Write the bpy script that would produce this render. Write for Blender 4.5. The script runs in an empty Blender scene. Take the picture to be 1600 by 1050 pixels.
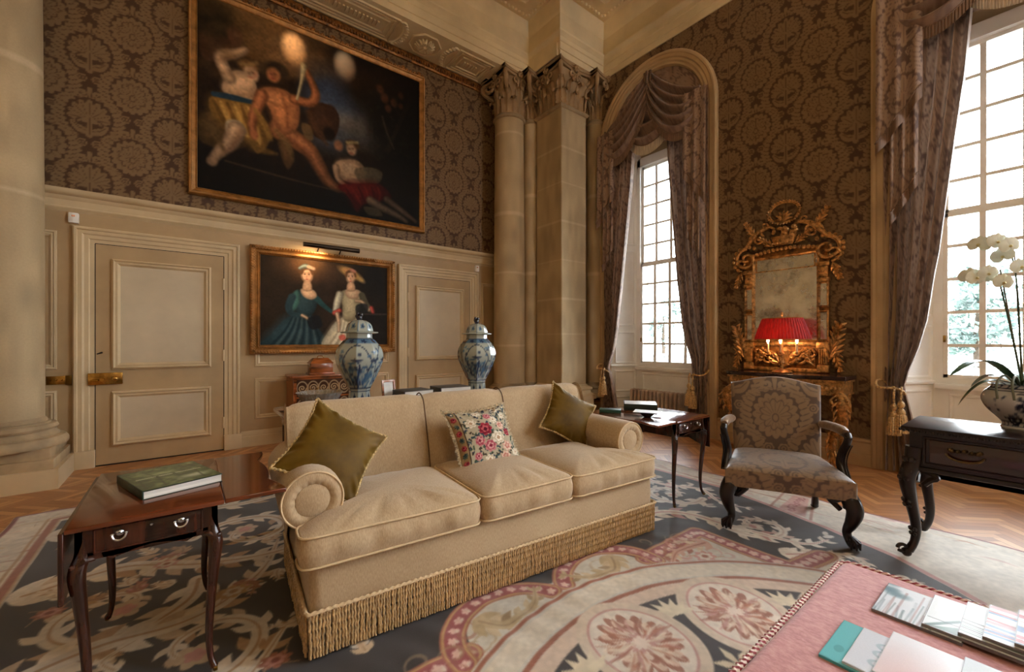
import bpy, bmesh, math, random
import numpy as np
from mathutils import Vector, Matrix
random.seed(7)
rng = np.random.default_rng(11)
PI = math.pi
sin, cos = math.sin, math.cos
scene = bpy.context.scene
COL = scene.collection
R = math.radians

# ------------------------------------------------------------------ colours
def lin(c):
    c = np.asarray(c, dtype=np.float64) / 255.0
    return np.where(c <= 0.04045, c / 12.92, ((c + 0.055) / 1.055) ** 2.4)
def L4(c):
    l = lin(c)
    return (float(l[0]), float(l[1]), float(l[2]), 1.0)

# ------------------------------------------------------------------ geometry builder
class G:
    def __init__(s):
        s.v = []; s.f = []
    def add(s, vs, fs):
        o = len(s.v)
        s.v += [tuple(map(float, p)) for p in vs]
        s.f += [tuple(i + o for i in f) for f in fs]
        return s
    def merge(s, g, m=None):
        vs = g.v if m is None else [tuple(m @ Vector(p)) for p in g.v]
        return s.add(vs, g.f)
    def bb(s, x0, x1, y0, y1, z0, z1):
        vs = [(x0,y0,z0),(x1,y0,z0),(x1,y1,z0),(x0,y1,z0),(x0,y0,z1),(x1,y0,z1),(x1,y1,z1),(x0,y1,z1)]
        return s.add(vs, [(0,3,2,1),(4,5,6,7),(0,1,5,4),(1,2,6,5),(2,3,7,6),(3,0,4,7)])
    def box(s, c, d):
        return s.bb(c[0]-d[0]/2, c[0]+d[0]/2, c[1]-d[1]/2, c[1]+d[1]/2, c[2]-d[2]/2, c[2]+d[2]/2)
    def rbox(s, x0, x1, y0, y1, z0, z1, r=.01, seg=2, rz=None):
        """box with rounded edges"""
        bm = bmesh.new()
        bmesh.ops.create_cube(bm, size=1)
        for v in bm.verts:
            v.co = Vector(((x0+x1)/2+v.co.x*(x1-x0), (y0+y1)/2+v.co.y*(y1-y0), (z0+z1)/2+v.co.z*(z1-z0)))
        r = min(r, (x1-x0)*.49, (y1-y0)*.49, (z1-z0)*.49)
        bmesh.ops.bevel(bm, geom=list(bm.edges), offset=r, segments=seg, affect='EDGES', profile=.5)
        bm.verts.index_update()
        vs = [v.co.copy() for v in bm.verts]; fs = [[v.index for v in f.verts] for f in bm.faces]
        bm.free()
        return s.add(vs, fs)
    def lathe(s, prof, n=24, c=(0,0,0), sx=1, sy=1, fn=None, a0=0, a1=2*PI):
        full = abs(a1-a0-2*PI) < 1e-6
        m = n if full else n+1
        vs = []; fs = []
        for (r, z) in prof:
            for i in range(m):
                a = a0+(a1-a0)*i/n
                rr = r*(fn(a, z) if fn else 1)
                vs.append((c[0]+rr*cos(a)*sx, c[1]+rr*sin(a)*sy, c[2]+z))
        for j in range(len(prof)-1):
            for i in range(n):
                k = (i+1) % m
                fs.append((j*m+i, j*m+k, (j+1)*m+k, (j+1)*m+i))
        if full:
            if prof[0][0] > 1e-6: fs.append(tuple(range(m-1, -1, -1)))
            if prof[-1][0] > 1e-6: fs.append(tuple((len(prof)-1)*m+i for i in range(m)))
        return s.add(vs, fs)
    def tube(s, pts, r, n=8, closed=False, flat=1.0, up=None, twist=None, caps=True):
        P = [Vector(p) for p in pts]; N = len(P)
        rs = r if hasattr(r, '__len__') else [r]*N
        vs = []; fs = []
        prev = None
        for i in range(N):
            if closed: t = P[(i+1) % N]-P[i-1]
            else: t = P[min(i+1, N-1)]-P[max(i-1, 0)]
            if t.length < 1e-9: t = Vector((0,0,1))
            t.normalize()
            if prev is None:
                u = Vector(up) if up else (Vector((0,0,1)) if abs(t.z) < .9 else Vector((1,0,0)))
            else: u = prev
            u = (u - t*u.dot(t))
            if u.length < 1e-6: u = t.orthogonal()
            u.normalize(); prev = u
            w = t.cross(u)
            for k in range(n):
                a = 2*PI*k/n
                rr = rs[i]*(twist(a, i) if twist else 1)
                vs.append(P[i]+u*(rr*sin(a)*flat)+w*(rr*cos(a)))
        M = N if closed else N-1
        for i in range(M):
            i2 = (i+1) % N
            for k in range(n):
                k2 = (k+1) % n
                fs.append((i*n+k, i*n+k2, i2*n+k2, i2*n+k))
        if not closed and caps:
            fs.append(tuple(range(n-1, -1, -1))); fs.append(tuple((N-1)*n+k for k in range(n)))
        return s.add(vs, fs)
    def rope(s, pts, r, pitch=.03, n=8, closed=False, strands=2):
        P = resample(pts, pitch/6, closed)
        return s.tube(P, r, n, closed, twist=lambda a, i: 1+.28*cos(strands*a-2*PI*i/6*1.0))
    def sweep(s, path, prof, closed=False, frame=None):
        """path: list of (point, side, up) ; prof: list of (a,b) -> p + side*a + up*b"""
        n = len(prof); vs = []; fs = []
        for (p, sd, up) in path:
            p = Vector(p); sd = Vector(sd); up = Vector(up)
            for (a, b) in prof: vs.append(p+sd*a+up*b)
        M = len(path) if closed else len(path)-1
        for i in range(M):
            i2 = (i+1) % len(path)
            for k in range(n-1):
                fs.append((i*n+k, i*n+k+1, i2*n+k+1, i2*n+k))
        return s.add(vs, fs)
    def grid(s, fn, nu, nv, cu=False, cv=False):
        vs = []; fs = []
        for j in range(nv):
            for i in range(nu):
                u = i/(nu if cu else nu-1); v = j/(nv if cv else nv-1)
                vs.append(fn(u, v))
        for j in range(nv if cv else nv-1):
            for i in range(nu if cu else nu-1):
                i2 = (i+1) % nu; j2 = (j+1) % nv
                fs.append((j*nu+i, j*nu+i2, j2*nu+i2, j2*nu+i))
        return s.add(vs, fs)
    def ball(s, c, r, n=12, m=8, sx=1, sy=1, sz=1):
        return s.lathe([(max(r*sin(PI*j/m), 1e-5), -r*cos(PI*j/m)*sz) for j in range(m+1)], n, c, sx, sy)
    def prism(s, poly, z0, z1):
        n = len(poly)
        vs = [(x, y, z0) for x, y in poly]+[(x, y, z1) for x, y in poly]
        fs = [tuple(range(n-1, -1, -1)), tuple(range(n, 2*n))]
        fs += [(i, (i+1) % n, n+(i+1) % n, n+i) for i in range(n)]
        return s.add(vs, fs)
    def mould(s, o, ax, az, nn, x0, x1, z0, z1, prof):
        """mitred rectangular moulding; prof (inset, height)"""
        o = Vector(o); ax = Vector(ax); az = Vector(az); nn = Vector(nn)
        n = len(prof); vs = []; fs = []
        for (i, h) in prof:
            for (x, z) in ((x0+i, z0+i), (x1-i, z0+i), (x1-i, z1-i), (x0+i, z1-i)):
                vs.append(o+ax*x+az*z+nn*h)
        for k in range(n-1):
            for c in range(4):
                d = (c+1) % 4
                fs.append((k*4+c, k*4+d, (k+1)*4+d, (k+1)*4+c))
        return s.add(vs, fs)

def resample(pts, step, closed=False):
    P = [Vector(p) for p in pts]
    if closed: P = P+[P[0]]
    ds = [0]
    for a, b in zip(P, P[1:]): ds.append(ds[-1]+(b-a).length)
    n = max(2, int(ds[-1]/step))
    out = []; j = 0
    for i in range(n if closed else n+1):
        d = ds[-1]*i/n
        while j < len(ds)-2 and ds[j+1] < d: j += 1
        t = (d-ds[j])/max(ds[j+1]-ds[j], 1e-9)
        out.append(P[j].lerp(P[j+1], min(max(t, 0), 1)))
    return out
def catmull(pts, n=8, closed=False):
    P = [np.array(p, dtype=float) for p in pts]; N = len(P); out = []
    for i in range(N if closed else N-1):
        if closed: p0, p1, p2, p3 = P[i-1], P[i], P[(i+1) % N], P[(i+2) % N]
        else: p0, p1, p2, p3 = P[max(i-1, 0)], P[i], P[i+1], P[min(i+2, N-1)]
        for k in range(n):
            t = k/n
            out.append(.5*((2*p1)+(-p0+p2)*t+(2*p0-5*p1+4*p2-p3)*t*t+(-p0+3*p1-3*p2+p3)*t**3))
    if not closed: out.append(P[-1])
    return [tuple(o) for o in out]

# ------------------------------------------------------------------ objects
def finish(o, parent, label, cat, group, kind):
    COL.objects.link(o)
    if parent is not None: o.parent = parent
    if label: o['label'] = label
    if cat: o['category'] = cat
    if group: o['group'] = group
    if kind: o['kind'] = kind
    return o
def obj(name, g, mat, parent=None, label=None, cat=None, group=None, kind=None, ang=40, bevel=0, sub=0, loc=None, rz=0, wn=False):
    me = bpy.data.meshes.new(name)
    me.from_pydata(g.v, [], g.f); me.update()
    bm = bmesh.new(); bm.from_mesh(me)
    bmesh.ops.recalc_face_normals(bm, faces=bm.faces); bm.to_mesh(me); bm.free()
    if ang:
        me.shade_smooth(); me.set_sharp_from_angle(angle=R(ang))
    me.materials.append(mat)
    o = bpy.data.objects.new(name, me)
    if loc: o.location = loc
    if rz: o.rotation_euler = (0, 0, rz)
    finish(o, parent, label, cat, group, kind)
    if bevel:
        b = o.modifiers.new('bevel', 'BEVEL'); b.width = bevel; b.segments = 2; b.limit_method = 'ANGLE'; b.angle_limit = R(35)
    if sub:
        m = o.modifiers.new('sub', 'SUBSURF'); m.levels = sub; m.render_levels = sub
    return o
def thing(name, label, cat, loc=(0,0,0), rz=0, group=None, rot=None, kind=None):
    o = bpy.data.objects.new(name, None); o.empty_display_size = .1
    o.location = loc; o.rotation_euler = rot if rot else (0, 0, rz)
    return finish(o, None, label, cat, group, kind)
def copy_tree(o, parent=None):
    c = o.copy(); COL.objects.link(c)
    if parent is not None: c.parent = parent
    for ch in list(o.children): copy_tree(ch, c)
    return c
def painted(name, P, C, mat, parent=None, mask=None, flip=False, smooth=True, **k):
    """P (h,w,3) points, C (h,w,3) sRGB 0-255; mask (h-1,w-1) True = keep face"""
    h, w = P.shape[:2]
    idx = np.arange(h*w).reshape(h, w)
    q = np.stack([idx[:-1, :-1], idx[:-1, 1:], idx[1:, 1:], idx[1:, :-1]], -1)
    if flip: q = q[..., ::-1]
    q = q[mask] if mask is not None else q.reshape(-1, 4)
    me = bpy.data.meshes.new(name)
    me.vertices.add(h*w); me.vertices.foreach_set('co', np.ascontiguousarray(P, dtype=np.float32).ravel())
    n = len(q)
    me.loops.add(n*4); me.loops.foreach_set('vertex_index', np.ascontiguousarray(q, dtype=np.int32).ravel())
    me.polygons.add(n); me.polygons.foreach_set('loop_start', np.arange(0, n*4, 4, dtype=np.int32))
    me.update(calc_edges=True); me.validate()
    if smooth: me.shade_smooth()
    a = me.color_attributes.new('Col', 'FLOAT_COLOR', 'POINT')
    A = np.ones((h*w, 4), dtype=np.float32); A[:, :3] = lin(np.clip(C, 0, 255)).reshape(-1, 3)
    a.data.foreach_set('color', A.ravel())
    me.materials.append(mat)
    o = bpy.data.objects.new(name, me)
    return finish(o, parent, k.get('label'), k.get('cat'), k.get('group'), k.get('kind'))

# ------------------------------------------------------------------ materials
def mat_base(name):
    m = bpy.data.materials.new(name); m.use_nodes = True
    nt = m.node_tree; b = nt.nodes['Principled BSDF']
    return m, nt, b
def coords(nt, scale=1.0, vec='Object', stretch=None):
    tc = nt.nodes.new('ShaderNodeTexCoord'); mp = nt.nodes.new('ShaderNodeMapping')
    s = stretch or (1, 1, 1)
    mp.inputs['Scale'].default_value = (s[0]*scale, s[1]*scale, s[2]*scale)
    nt.links.new(tc.outputs[vec], mp.inputs['Vector'])
    return mp.outputs['Vector']
def noise(nt, vec, detail=4, rough=.6, scale=1.0):
    n = nt.nodes.new('ShaderNodeTexNoise'); n.inputs['Scale'].default_value = scale
    n.inputs['Detail'].default_value = detail; n.inputs['Roughness'].default_value = rough
    nt.links.new(vec, n.inputs['Vector']); return n.outputs['Fac']
def ramp(nt, fac, stops):
    r = nt.nodes.new('ShaderNodeValToRGB'); nt.links.new(fac, r.inputs['Fac'])
    e = r.color_ramp.elements
    while len(e) < len(stops): e.new(.5)
    for i, (p, c) in enumerate(stops):
        e[i].position = p; e[i].color = c
    return r.outputs['Color']
def bump(nt, b, h, strength=.2, dist=.01):
    n = nt.nodes.new('ShaderNodeBump'); n.inputs['Strength'].default_value = strength; n.inputs['Distance'].default_value = dist
    nt.links.new(h, n.inputs['Height']); nt.links.new(n.outputs['Normal'], b.inputs['Normal'])
MATS = {}
def M(name, col, rough=.6, metal=0.0, var=.12, scale=6.0, stretch=None, bmp=0.0, bscale=None, spec=None, col2=None, sheen=0, coat=0, detail=4):
    """noise-varied procedural material"""
    if name in MATS: return MATS[name]
    m, nt, b = mat_base(name)
    v = coords(nt, scale, stretch=stretch)
    n = noise(nt, v, detail)
    c = np.array(col, float)
    d = np.array(col2, float) if col2 is not None else c*(1-var*1.6)
    hi = c if col2 is not None else np.clip(c*(1+var*.6), 0, 255)
    out = ramp(nt, n, [(.3, L4(d)), (.7, L4(hi))])
    nt.links.new(out, b.inputs['Base Color'])
    b.inputs['Roughness'].default_value = rough; b.inputs['Metallic'].default_value = metal
    if spec is not None: b.inputs['Specular IOR Level'].default_value = spec
    if sheen: b.inputs['Sheen Weight'].default_value = sheen; b.inputs['Sheen Roughness'].default_value = .4
    if coat: b.inputs['Coat Weight'].default_value = coat; b.inputs['Coat Roughness'].default_value = .08
    if bmp:
        v2 = coords(nt, bscale or scale*8, stretch=stretch)
        bump(nt, b, noise(nt, v2, 3), bmp, .005)
    MATS[name] = m
    return m
def vcol(name, rough=.7, spec=.3, bmp=.15, bscale=400, sheen=0, metal=0, wn=0, coat=0):
    if name in MATS: return MATS[name]
    m, nt, b = mat_base(name)
    a = nt.nodes.new('ShaderNodeAttribute'); a.attribute_name = 'Col'
    v = coords(nt, bscale); n = noise(nt, v, 2)
    mx = nt.nodes.new('ShaderNodeMix'); mx.data_type = 'RGBA'; mx.blend_type = 'MULTIPLY'
    mx.inputs[0].default_value = wn or .25
    r = ramp(nt, n, [(.3, (.72, .72, .72, 1)), (.7, (1, 1, 1, 1))])
    nt.links.new(a.outputs['Color'], mx.inputs[6]); nt.links.new(r, mx.inputs[7])
    nt.links.new(mx.outputs[2], b.inputs['Base Color'])
    b.inputs['Roughness'].default_value = rough; b.inputs['Specular IOR Level'].default_value = spec; b.inputs['Metallic'].default_value = metal
    if sheen: b.inputs['Sheen Weight'].default_value = sheen
    if coat: b.inputs['Coat Weight'].default_value = coat; b.inputs['Coat Roughness'].default_value = .1
    if bmp: bump(nt, b, n, bmp, .003)
    MATS[name] = m
    return m

# ------------------------------------------------------------------ raster drawing into arrays
class Cv:
    def __init__(s, x0, x1, y0, y1, step, bg):
        s.w = int(round((x1-x0)/step))+1; s.h = int(round((y1-y0)/step))+1
        s.xs = np.linspace(x0, x1, s.w); s.ys = np.linspace(y0, y1, s.h)
        s.C = np.empty((s.h, s.w, 3), np.float32); s.C[:] = bg; s.st = step
    def _win(s, x0, x1, y0, y1):
        i0 = max(np.searchsorted(s.xs, x0), 0); i1 = min(np.searchsorted(s.xs, x1), s.w)
        j0 = max(np.searchsorted(s.ys, y0), 0); j1 = min(np.searchsorted(s.ys, y1), s.h)
        if i1 <= i0 or j1 <= j0: return None
        X, Y = np.meshgrid(s.xs[i0:i1], s.ys[j0:j1])
        return (slice(j0, j1), slice(i0, i1)), X, Y
    def _put(s, sl, A, col):
        c = np.asarray(col, np.float32)
        s.C[sl] = s.C[sl]*(1-A[..., None])+c*A[..., None]
    def poly(s, pts, col, a=1.0, soft=0, smooth=0):
        if smooth: pts = catmull(pts, smooth, True)
        soft = max(soft, s.st*.6)
        p = np.array(pts, float)[:, :2]
        w = s._win(p[:, 0].min()-soft, p[:, 0].max()+soft, p[:, 1].min()-soft, p[:, 1].max()+soft)
        if w is None: return
        sl, X, Y = w
        ins = np.zeros(X.shape, bool); D = np.full(X.shape, 1e9)
        q = np.roll(p, -1, 0)
        for (ax, ay), (bx, by) in zip(p, q):
            c = (ay > Y) != (by > Y)
            with np.errstate(all='ignore'):
                ins ^= c & (X < (bx-ax)*(Y-ay)/((by-ay) if by != ay else 1e-12)+ax)
            dx, dy = bx-ax, by-ay; l = dx*dx+dy*dy+1e-12
            t = np.clip(((X-ax)*dx+(Y-ay)*dy)/l, 0, 1)
            D = np.minimum(D, (X-ax-t*dx)**2+(Y-ay-t*dy)**2)
        D = np.sqrt(D)*np.where(ins, 1, -1)
        s._put(sl, np.clip(.5+D/(2*soft), 0, 1)*a, col)
    def ell(s, cx, cy, rx, ry, col, a=1.0, rot=0, soft=0, petals=0, pa=.15, ph=0, ring=0):
        m = max(rx, ry)*(1+pa)+soft+s.st
        w = s._win(cx-m, cx+m, cy-m, cy+m)
        if w is None: return
        sl, X, Y = w
        c, n = cos(rot), sin(rot)
        u = ((X-cx)*c+(Y-cy)*n)/rx; v = (-(X-cx)*n+(Y-cy)*c)/ry
        r = np.hypot(u, v)
        lim = 1.0
        if petals: lim = 1-pa+pa*np.abs(np.cos(petals/2*(np.arctan2(v, u)+ph)))*1.6
        sf = max(soft, s.st*.6)/min(rx, ry)
        D = lim-r
        if ring: D = ring/min(rx, ry)-np.abs(D)
        s._put(sl, np.clip(.5+D/(2*sf), 0, 1)*a, col)
    def stroke(s, pts, wd, col, a=1.0, soft=0, smooth=0):
        """wd: scalar or per-point half-widths"""
        p = np.array([tuple(q)[:2] for q in pts], float)
        ww = np.full(len(p), wd, float) if not hasattr(wd, '__len__') else np.interp(np.linspace(0, 1, len(p)), np.linspace(0, 1, len(wd)), wd)
        if smooth:
            z = catmull([(x, y, h) for (x, y), h in zip(p, ww)], smooth); z = np.array(z); p, ww = z[:, :2], z[:, 2]
        soft = max(soft, s.st*.6); mw = ww.max()+soft
        w = s._win(p[:, 0].min()-mw, p[:, 0].max()+mw, p[:, 1].min()-mw, p[:, 1].max()+mw)
        if w is None: return
        sl, X, Y = w
        D = np.full(X.shape, -1e9)
        for (ax, ay), (bx, by), wa, wb in zip(p[:-1], p[1:], ww[:-1], ww[1:]):
            dx, dy = bx-ax, by-ay; l = dx*dx+dy*dy+1e-12
            t = np.clip(((X-ax)*dx+(Y-ay)*dy)/l, 0, 1)
            D = np.maximum(D, wa+(wb-wa)*t-np.hypot(X-ax-t*dx, Y-ay-t*dy))
        s._put(sl, np.clip(.5+D/(2*soft), 0, 1)*a, col)
    def blur(s, n=1):
        for _ in range(n):
            C = np.pad(s.C, ((1, 1), (1, 1), (0, 0)), mode='edge')
            s.C = (C[:-2, 1:-1]+C[2:, 1:-1]+C[1:-1, :-2]+C[1:-1, 2:]+2*C[1:-1, 1:-1])/6
    def noise(s, amp, cell, aniso=(1, 1)):
        """smooth value noise multiplied into the picture"""
        gx = max(2, int((s.xs[-1]-s.xs[0])/(cell*aniso[0]))+2); gy = max(2, int((s.ys[-1]-s.ys[0])/(cell*aniso[1]))+2)
        g = rng.random((gy, gx))
        u = np.linspace(0, gx-1.001, s.w); v = np.linspace(0, gy-1.001, s.h)
        i = u.astype(int); j = v.astype(int); fu = u-i; fv = v-j
        fu = fu*fu*(3-2*fu); fv = fv*fv*(3-2*fv)
        A = g[j][:, i]*(1-fu)+g[j][:, i+1]*fu; B = g[j+1][:, i]*(1-fu)+g[j+1][:, i+1]*fu
        n = A*(1-fv[:, None])+B*fv[:, None]
        s.C *= (1+amp*(n-.5)*2)[..., None]
def spiral(cx, cy, r0, turns, a0, dirn=1, n=40, r1=.12):
    return [(cx+(r0*(1-t)**1.1+r0*r1*t)*cos(a0+dirn*2*PI*turns*t), cy+(r0*(1-t)**1.1+r0*r1*t)*sin(a0+dirn*2*PI*turns*t)) for t in [k/n for k in range(n+1)]]
def acanthus(cv, pts, w, cols, lobes=9, side=(1, 1)):
    """leafy stem along pts: tapered body with lobes on both sides and a lighter vein"""
    P = np.array(catmull(pts, 10)); n = len(P)
    for k in range(lobes):
        t = (k+.6)/lobes; i = min(int(t*(n-1)), n-2)
        d = P[min(i+1, n-1)]-P[max(i-1, 0)]; d /= np.hypot(*d)+1e-9
        nn = np.array((-d[1], d[0])); sz = w*(1.5-.9*t)
        for sg in (1, -1):
            if side[0 if sg == 1 else 1] == 0: continue
            c = P[i]+nn*sg*sz*1.0
            tip = c+d*sz*1.1+nn*sg*sz*.75
            cv.stroke([P[i]-d*sz*.4, c, tip], [sz*.55, sz*.6, sz*.06], cols[k % len(cols)], smooth=4)
    cv.stroke(P, [w, w*.8, w*.15], cols[0])
    cv.stroke(P, [w*.22, w*.12, w*.05], cols[-1])

# damask tile: 1 = raised satin motif, 0 = ground ; periods (1,1), half-drop
def make_damask(n=200):
    cv = Cv(-.5, .5, -.5, .5, 1/n, (0, 0, 0))
    W = (1, 1, 1); K = (0, 0, 0)
    bw = lambda t: .25+.085*cos(2*PI*t)
    for ox in (-1, 0, 1):
        for oy in (-1, 0, 1):
            for (bx, by) in ((ox, oy), (ox+.5, oy+.5)):
                for sg in (-1, 1):
                    cv.stroke([(bx+sg*bw(t), by+t) for t in np.linspace(-.26, .26, 22)], .042, W)
                    for e_ in (-.05, .05): cv.stroke([(bx+sg*bw(t)+e_, by+t) for t in np.linspace(-.26, .26, 16)], .005, K, .7)
                    for k, t in enumerate(np.linspace(-.24, .24, 8)):
                        x = bx+sg*bw(t); y = by+t
                        cv.ell(x+sg*.046, y, .038, .031, W, rot=sg*.7)
                        cv.ell(x-sg*.036, y+.015, .031, .026, W, rot=-sg*.7)
                        cv.stroke([(x-sg*.034, y-.02), (x, y-.004), (x+sg*.045, y+.018)], [.003, .007, .003], K, .8)
                # scrolls and florets filling the narrow neck
                for sg in (-1, 1):
                    cv.ell(bx+sg*.085, by-.395, .062, .06, W, petals=6, pa=.12); cv.ell(bx+sg*.085, by-.395, .036, .034, K, .8, ring=.007); cv.ell(bx+sg*.085, by-.395, .014, .014, K, .8)
                    cv.stroke(spiral(bx+sg*.09, by+.385, .07, 1.2, PI/2-sg*.9, -sg), [.014, .022, .012], W)
                cv.stroke([(bx, by+.33), (bx, by+.45)], [.015, .03], W)
                for sg in (-1, 1):
                    for (dx, dy, rr) in ((.19, .26, .7), (.235, .33, -.5), (.16, .31, .2), (.29, .22, 1.0), (.20, -.255, -.8), (.15, -.285, .3), (.26, -.235, .9), (.05, .335, .6), (.10, .305, -.4)):
                        cv.ell(bx+sg*dx, by+dy, .036, .020, W, rot=sg*rr); cv.stroke([(bx+sg*(dx-.025), by+dy-.01*rr), (bx+sg*(dx+.025), by+dy+.01*rr)], .0035, K, .6)
    for ox in (-1, 0, 1):
        for oy in (-1, 0, 1):
            bx, by = ox, oy
            cv.ell(bx, by, .268, .29, K, .85)
            cv.ell(bx, by, .25, .27, W, petals=16, pa=.10)
            cv.ell(bx, by+.01, .165, .175, K, .7, petals=11, pa=.16, ring=.008)
            for k in range(9):
                a = PI/2+(k-4)*.36
                cv.stroke([(bx+.06*cos(a), by-.02+.06*sin(a)), (bx+.22*cos(a), by-.01+.23*sin(a))], [.003, .010, .003], K, .7)
            for k in range(7):
                a = -PI/2+(k-3)*.33
                cv.stroke([(bx+.06*cos(a), by+.06*sin(a)), (bx+.21*cos(a), by+.22*sin(a))], [.003, .009, .003], K, .6)
            cv.ell(bx, by-.03, .055, .07, W); cv.ell(bx, by-.03, .035, .048, K, .7, ring=.007)
            bx, by = ox+.5, oy+.5
            cv.ell(bx, by, .262, .285, K, .85)
            for k in range(9):
                a = PI/2+(k-4)*.40; l = .25-.010*abs(k-4)
                cv.stroke([(bx, by-.05), (bx+l*.6*cos(a), by-.03+l*.7*sin(a)), (bx+l*cos(a), by+l*sin(a))], [.03, .055, .034], W)
            for k in range(9):
                a = PI/2+(k-4)*.40; l = .235
                cv.stroke([(bx+.05*cos(a), by-.02+.05*sin(a)), (bx+l*cos(a), by+l*sin(a))], [.003, .009, .004], K, .7)
            for sg in (-1, 1):
                cv.stroke([(bx, by-.22), (bx+sg*.11, by-.19), (bx+sg*.19, by-.10)], [.035, .055, .03], W, smooth=5)
                cv.stroke(spiral(bx+sg*.1, by-.09, .06, 1.1, PI/2, -sg), [.010, .013, .008], K, .8)
                cv.stroke([(bx+sg*.02, by-.2), (bx+sg*.11, by-.18), (bx+sg*.18, by-.11)], .006, K, .7)
            cv.stroke([(bx, by-.27), (bx, by+.02)], [.04, .026], W); cv.stroke([(bx, by-.25), (bx, by+.0)], .006, K, .7)
    return cv.C[:-1, :-1, 0]
DAM = make_damask()
def damask(u, v, dark, light, amp=1.0):
    """u,v arrays in repeats -> sRGB colours"""
    n = DAM.shape[0]
    fu = ((np.asarray(u)+.5) % 1.0)*n; fv = ((np.asarray(v)+.5) % 1.0)*n
    i = fu.astype(int) % n; j = fv.astype(int) % n
    a = fu-np.floor(fu); b = fv-np.floor(fv); i2 = (i+1) % n; j2 = (j+1) % n
    t = DAM[j, i]*(1-a)*(1-b)+DAM[j, i2]*a*(1-b)+DAM[j2, i]*(1-a)*b+DAM[j2, i2]*a*b
    t = t[..., None]*amp
    return np.array(dark)*(1-t)+np.array(light)*t
# ================================================================== camera, world
H = 1.38
cam_d = bpy.data.cameras.new('camera'); cam = bpy.data.objects.new('camera', cam_d); COL.objects.link(cam)
cam.location = (0, 0, H); cam.rotation_euler = (PI/2, 0, -R(37.75))
cam_d.sensor_width = 36; cam_d.lens = 655/1600*36; cam_d.shift_y = 8/1600; cam_d.clip_start = .05; cam_d.clip_end = 300
scene.camera = cam
vs_ = scene.view_settings; vs_.view_transform = 'Standard'; vs_.look = 'None'; vs_.gamma = 1; vs_.exposure = 0.93
scene.cycles.use_denoising = True
scene.cycles.max_bounces = 10; scene.cycles.diffuse_bounces = 6; scene.cycles.glossy_bounces = 4
scene.cycles.transmission_bounces = 4; scene.cycles.transparent_max_bounces = 12
scene.cycles.caustics_reflective = False; scene.cycles.caustics_refractive = False
scene.cycles.sample_clamp_indirect = 6

world = bpy.data.worlds.new('overcast_sky'); scene.world = world; world.use_nodes = True
wn = world.node_tree; bg = wn.nodes['Background']
SKY = 8.0
tcw = wn.nodes.new('ShaderNodeTexCoord'); nw = wn.nodes.new('ShaderNodeTexNoise'); nw.inputs['Scale'].default_value = 2.2; nw.inputs['Detail'].default_value = 5
wn.links.new(tcw.outputs['Generated'], nw.inputs['Vector'])
rw = wn.nodes.new('ShaderNodeValToRGB'); wn.links.new(nw.outputs['Fac'], rw.inputs['Fac'])
rw.color_ramp.elements[0].position = .3; rw.color_ramp.elements[0].color = (.76, .88, 1.0, 1)
rw.color_ramp.elements[1].position = .7; rw.color_ramp.elements[1].color = (.95, .98, 1.0, 1)
wn.links.new(rw.outputs['Color'], bg.inputs['Color'])
# overcast sky, brightest where the veiled sun stands
dp = wn.nodes.new('ShaderNodeVectorMath'); dp.operation = 'DOT_PRODUCT'; dp.inputs[1].default_value = Vector((.78, -.42, .46)).normalized()
wn.links.new(tcw.outputs['Generated'], dp.inputs[0])
mr = wn.nodes.new('ShaderNodeMapRange'); mr.inputs[1].default_value = -.2; mr.inputs[2].default_value = 1.0; mr.inputs[3].default_value = SKY*.6; mr.inputs[4].default_value = SKY*1.6
wn.links.new(dp.outputs['Value'], mr.inputs[0]); wn.links.new(mr.outputs[0], bg.inputs['Strength'])

def struct(o, label, cat):
    o['kind'] = 'structure'; o['label'] = label; o['category'] = cat; return o

# ================================================================== shared materials
paint = M('stone_white_paint', (210, 188, 150), rough=.45, var=.06, scale=1.5, bmp=.03)
paint_d = M('panel_paint', (186, 159, 119), rough=.45, var=.06, scale=1.5, bmp=.03)
plaster = M('ceiling_plaster', (228, 208, 166), rough=.8, var=.06, scale=1.2)
frame_paint = M('window_paint', (248, 246, 240), rough=.4, var=.03, scale=2)
arch_paint = M('arch_paint', (198, 168, 126), rough=.5, var=.07, scale=2)
stone = M('warm_stone', (176, 152, 116), rough=.75, var=.18, scale=2.2, bmp=.08)
stone_d = M('carved_stone', (168, 138, 100), rough=.8, var=.10, scale=3, bmp=.05)
gilt = M('gilded_wood', (196, 144, 84), rough=.38, metal=.55, var=.35, scale=22, bmp=.25, bscale=160)
gilt_dull = M('dull_gilding', (150, 98, 48), rough=.42, metal=.55, var=.4, scale=18, bmp=.25, bscale=120)
brass = M('polished_brass', (190, 150, 80), rough=.22, metal=1, var=.15, scale=20)
steel = M('silver_metal', (205, 205, 205), rough=.25, metal=1, var=.1, scale=20)
mahog = M('polished_mahogany', (104, 50, 26), rough=.16, var=.16, scale=2, stretch=(1, 9, 9), spec=.6, coat=.5)
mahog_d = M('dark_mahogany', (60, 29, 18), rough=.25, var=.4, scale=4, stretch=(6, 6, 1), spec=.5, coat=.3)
dark_wood = M('ebonised_wood', (30, 16, 12), rough=.3, var=.3, scale=5, stretch=(6, 6, 1), spec=.35, coat=.08)
white_plastic = M('white_plastic', (235, 232, 225), rough=.4, var=.02)
black_line = M('gap_black', (18, 14, 12), rough=.8)
stonecol = vcol('painted_stone', rough=.75, bmp=.1, bscale=60)
damask_mat = vcol('damask_silk', rough=.55, spec=.35, bmp=.25, bscale=700, sheen=.15)

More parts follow.
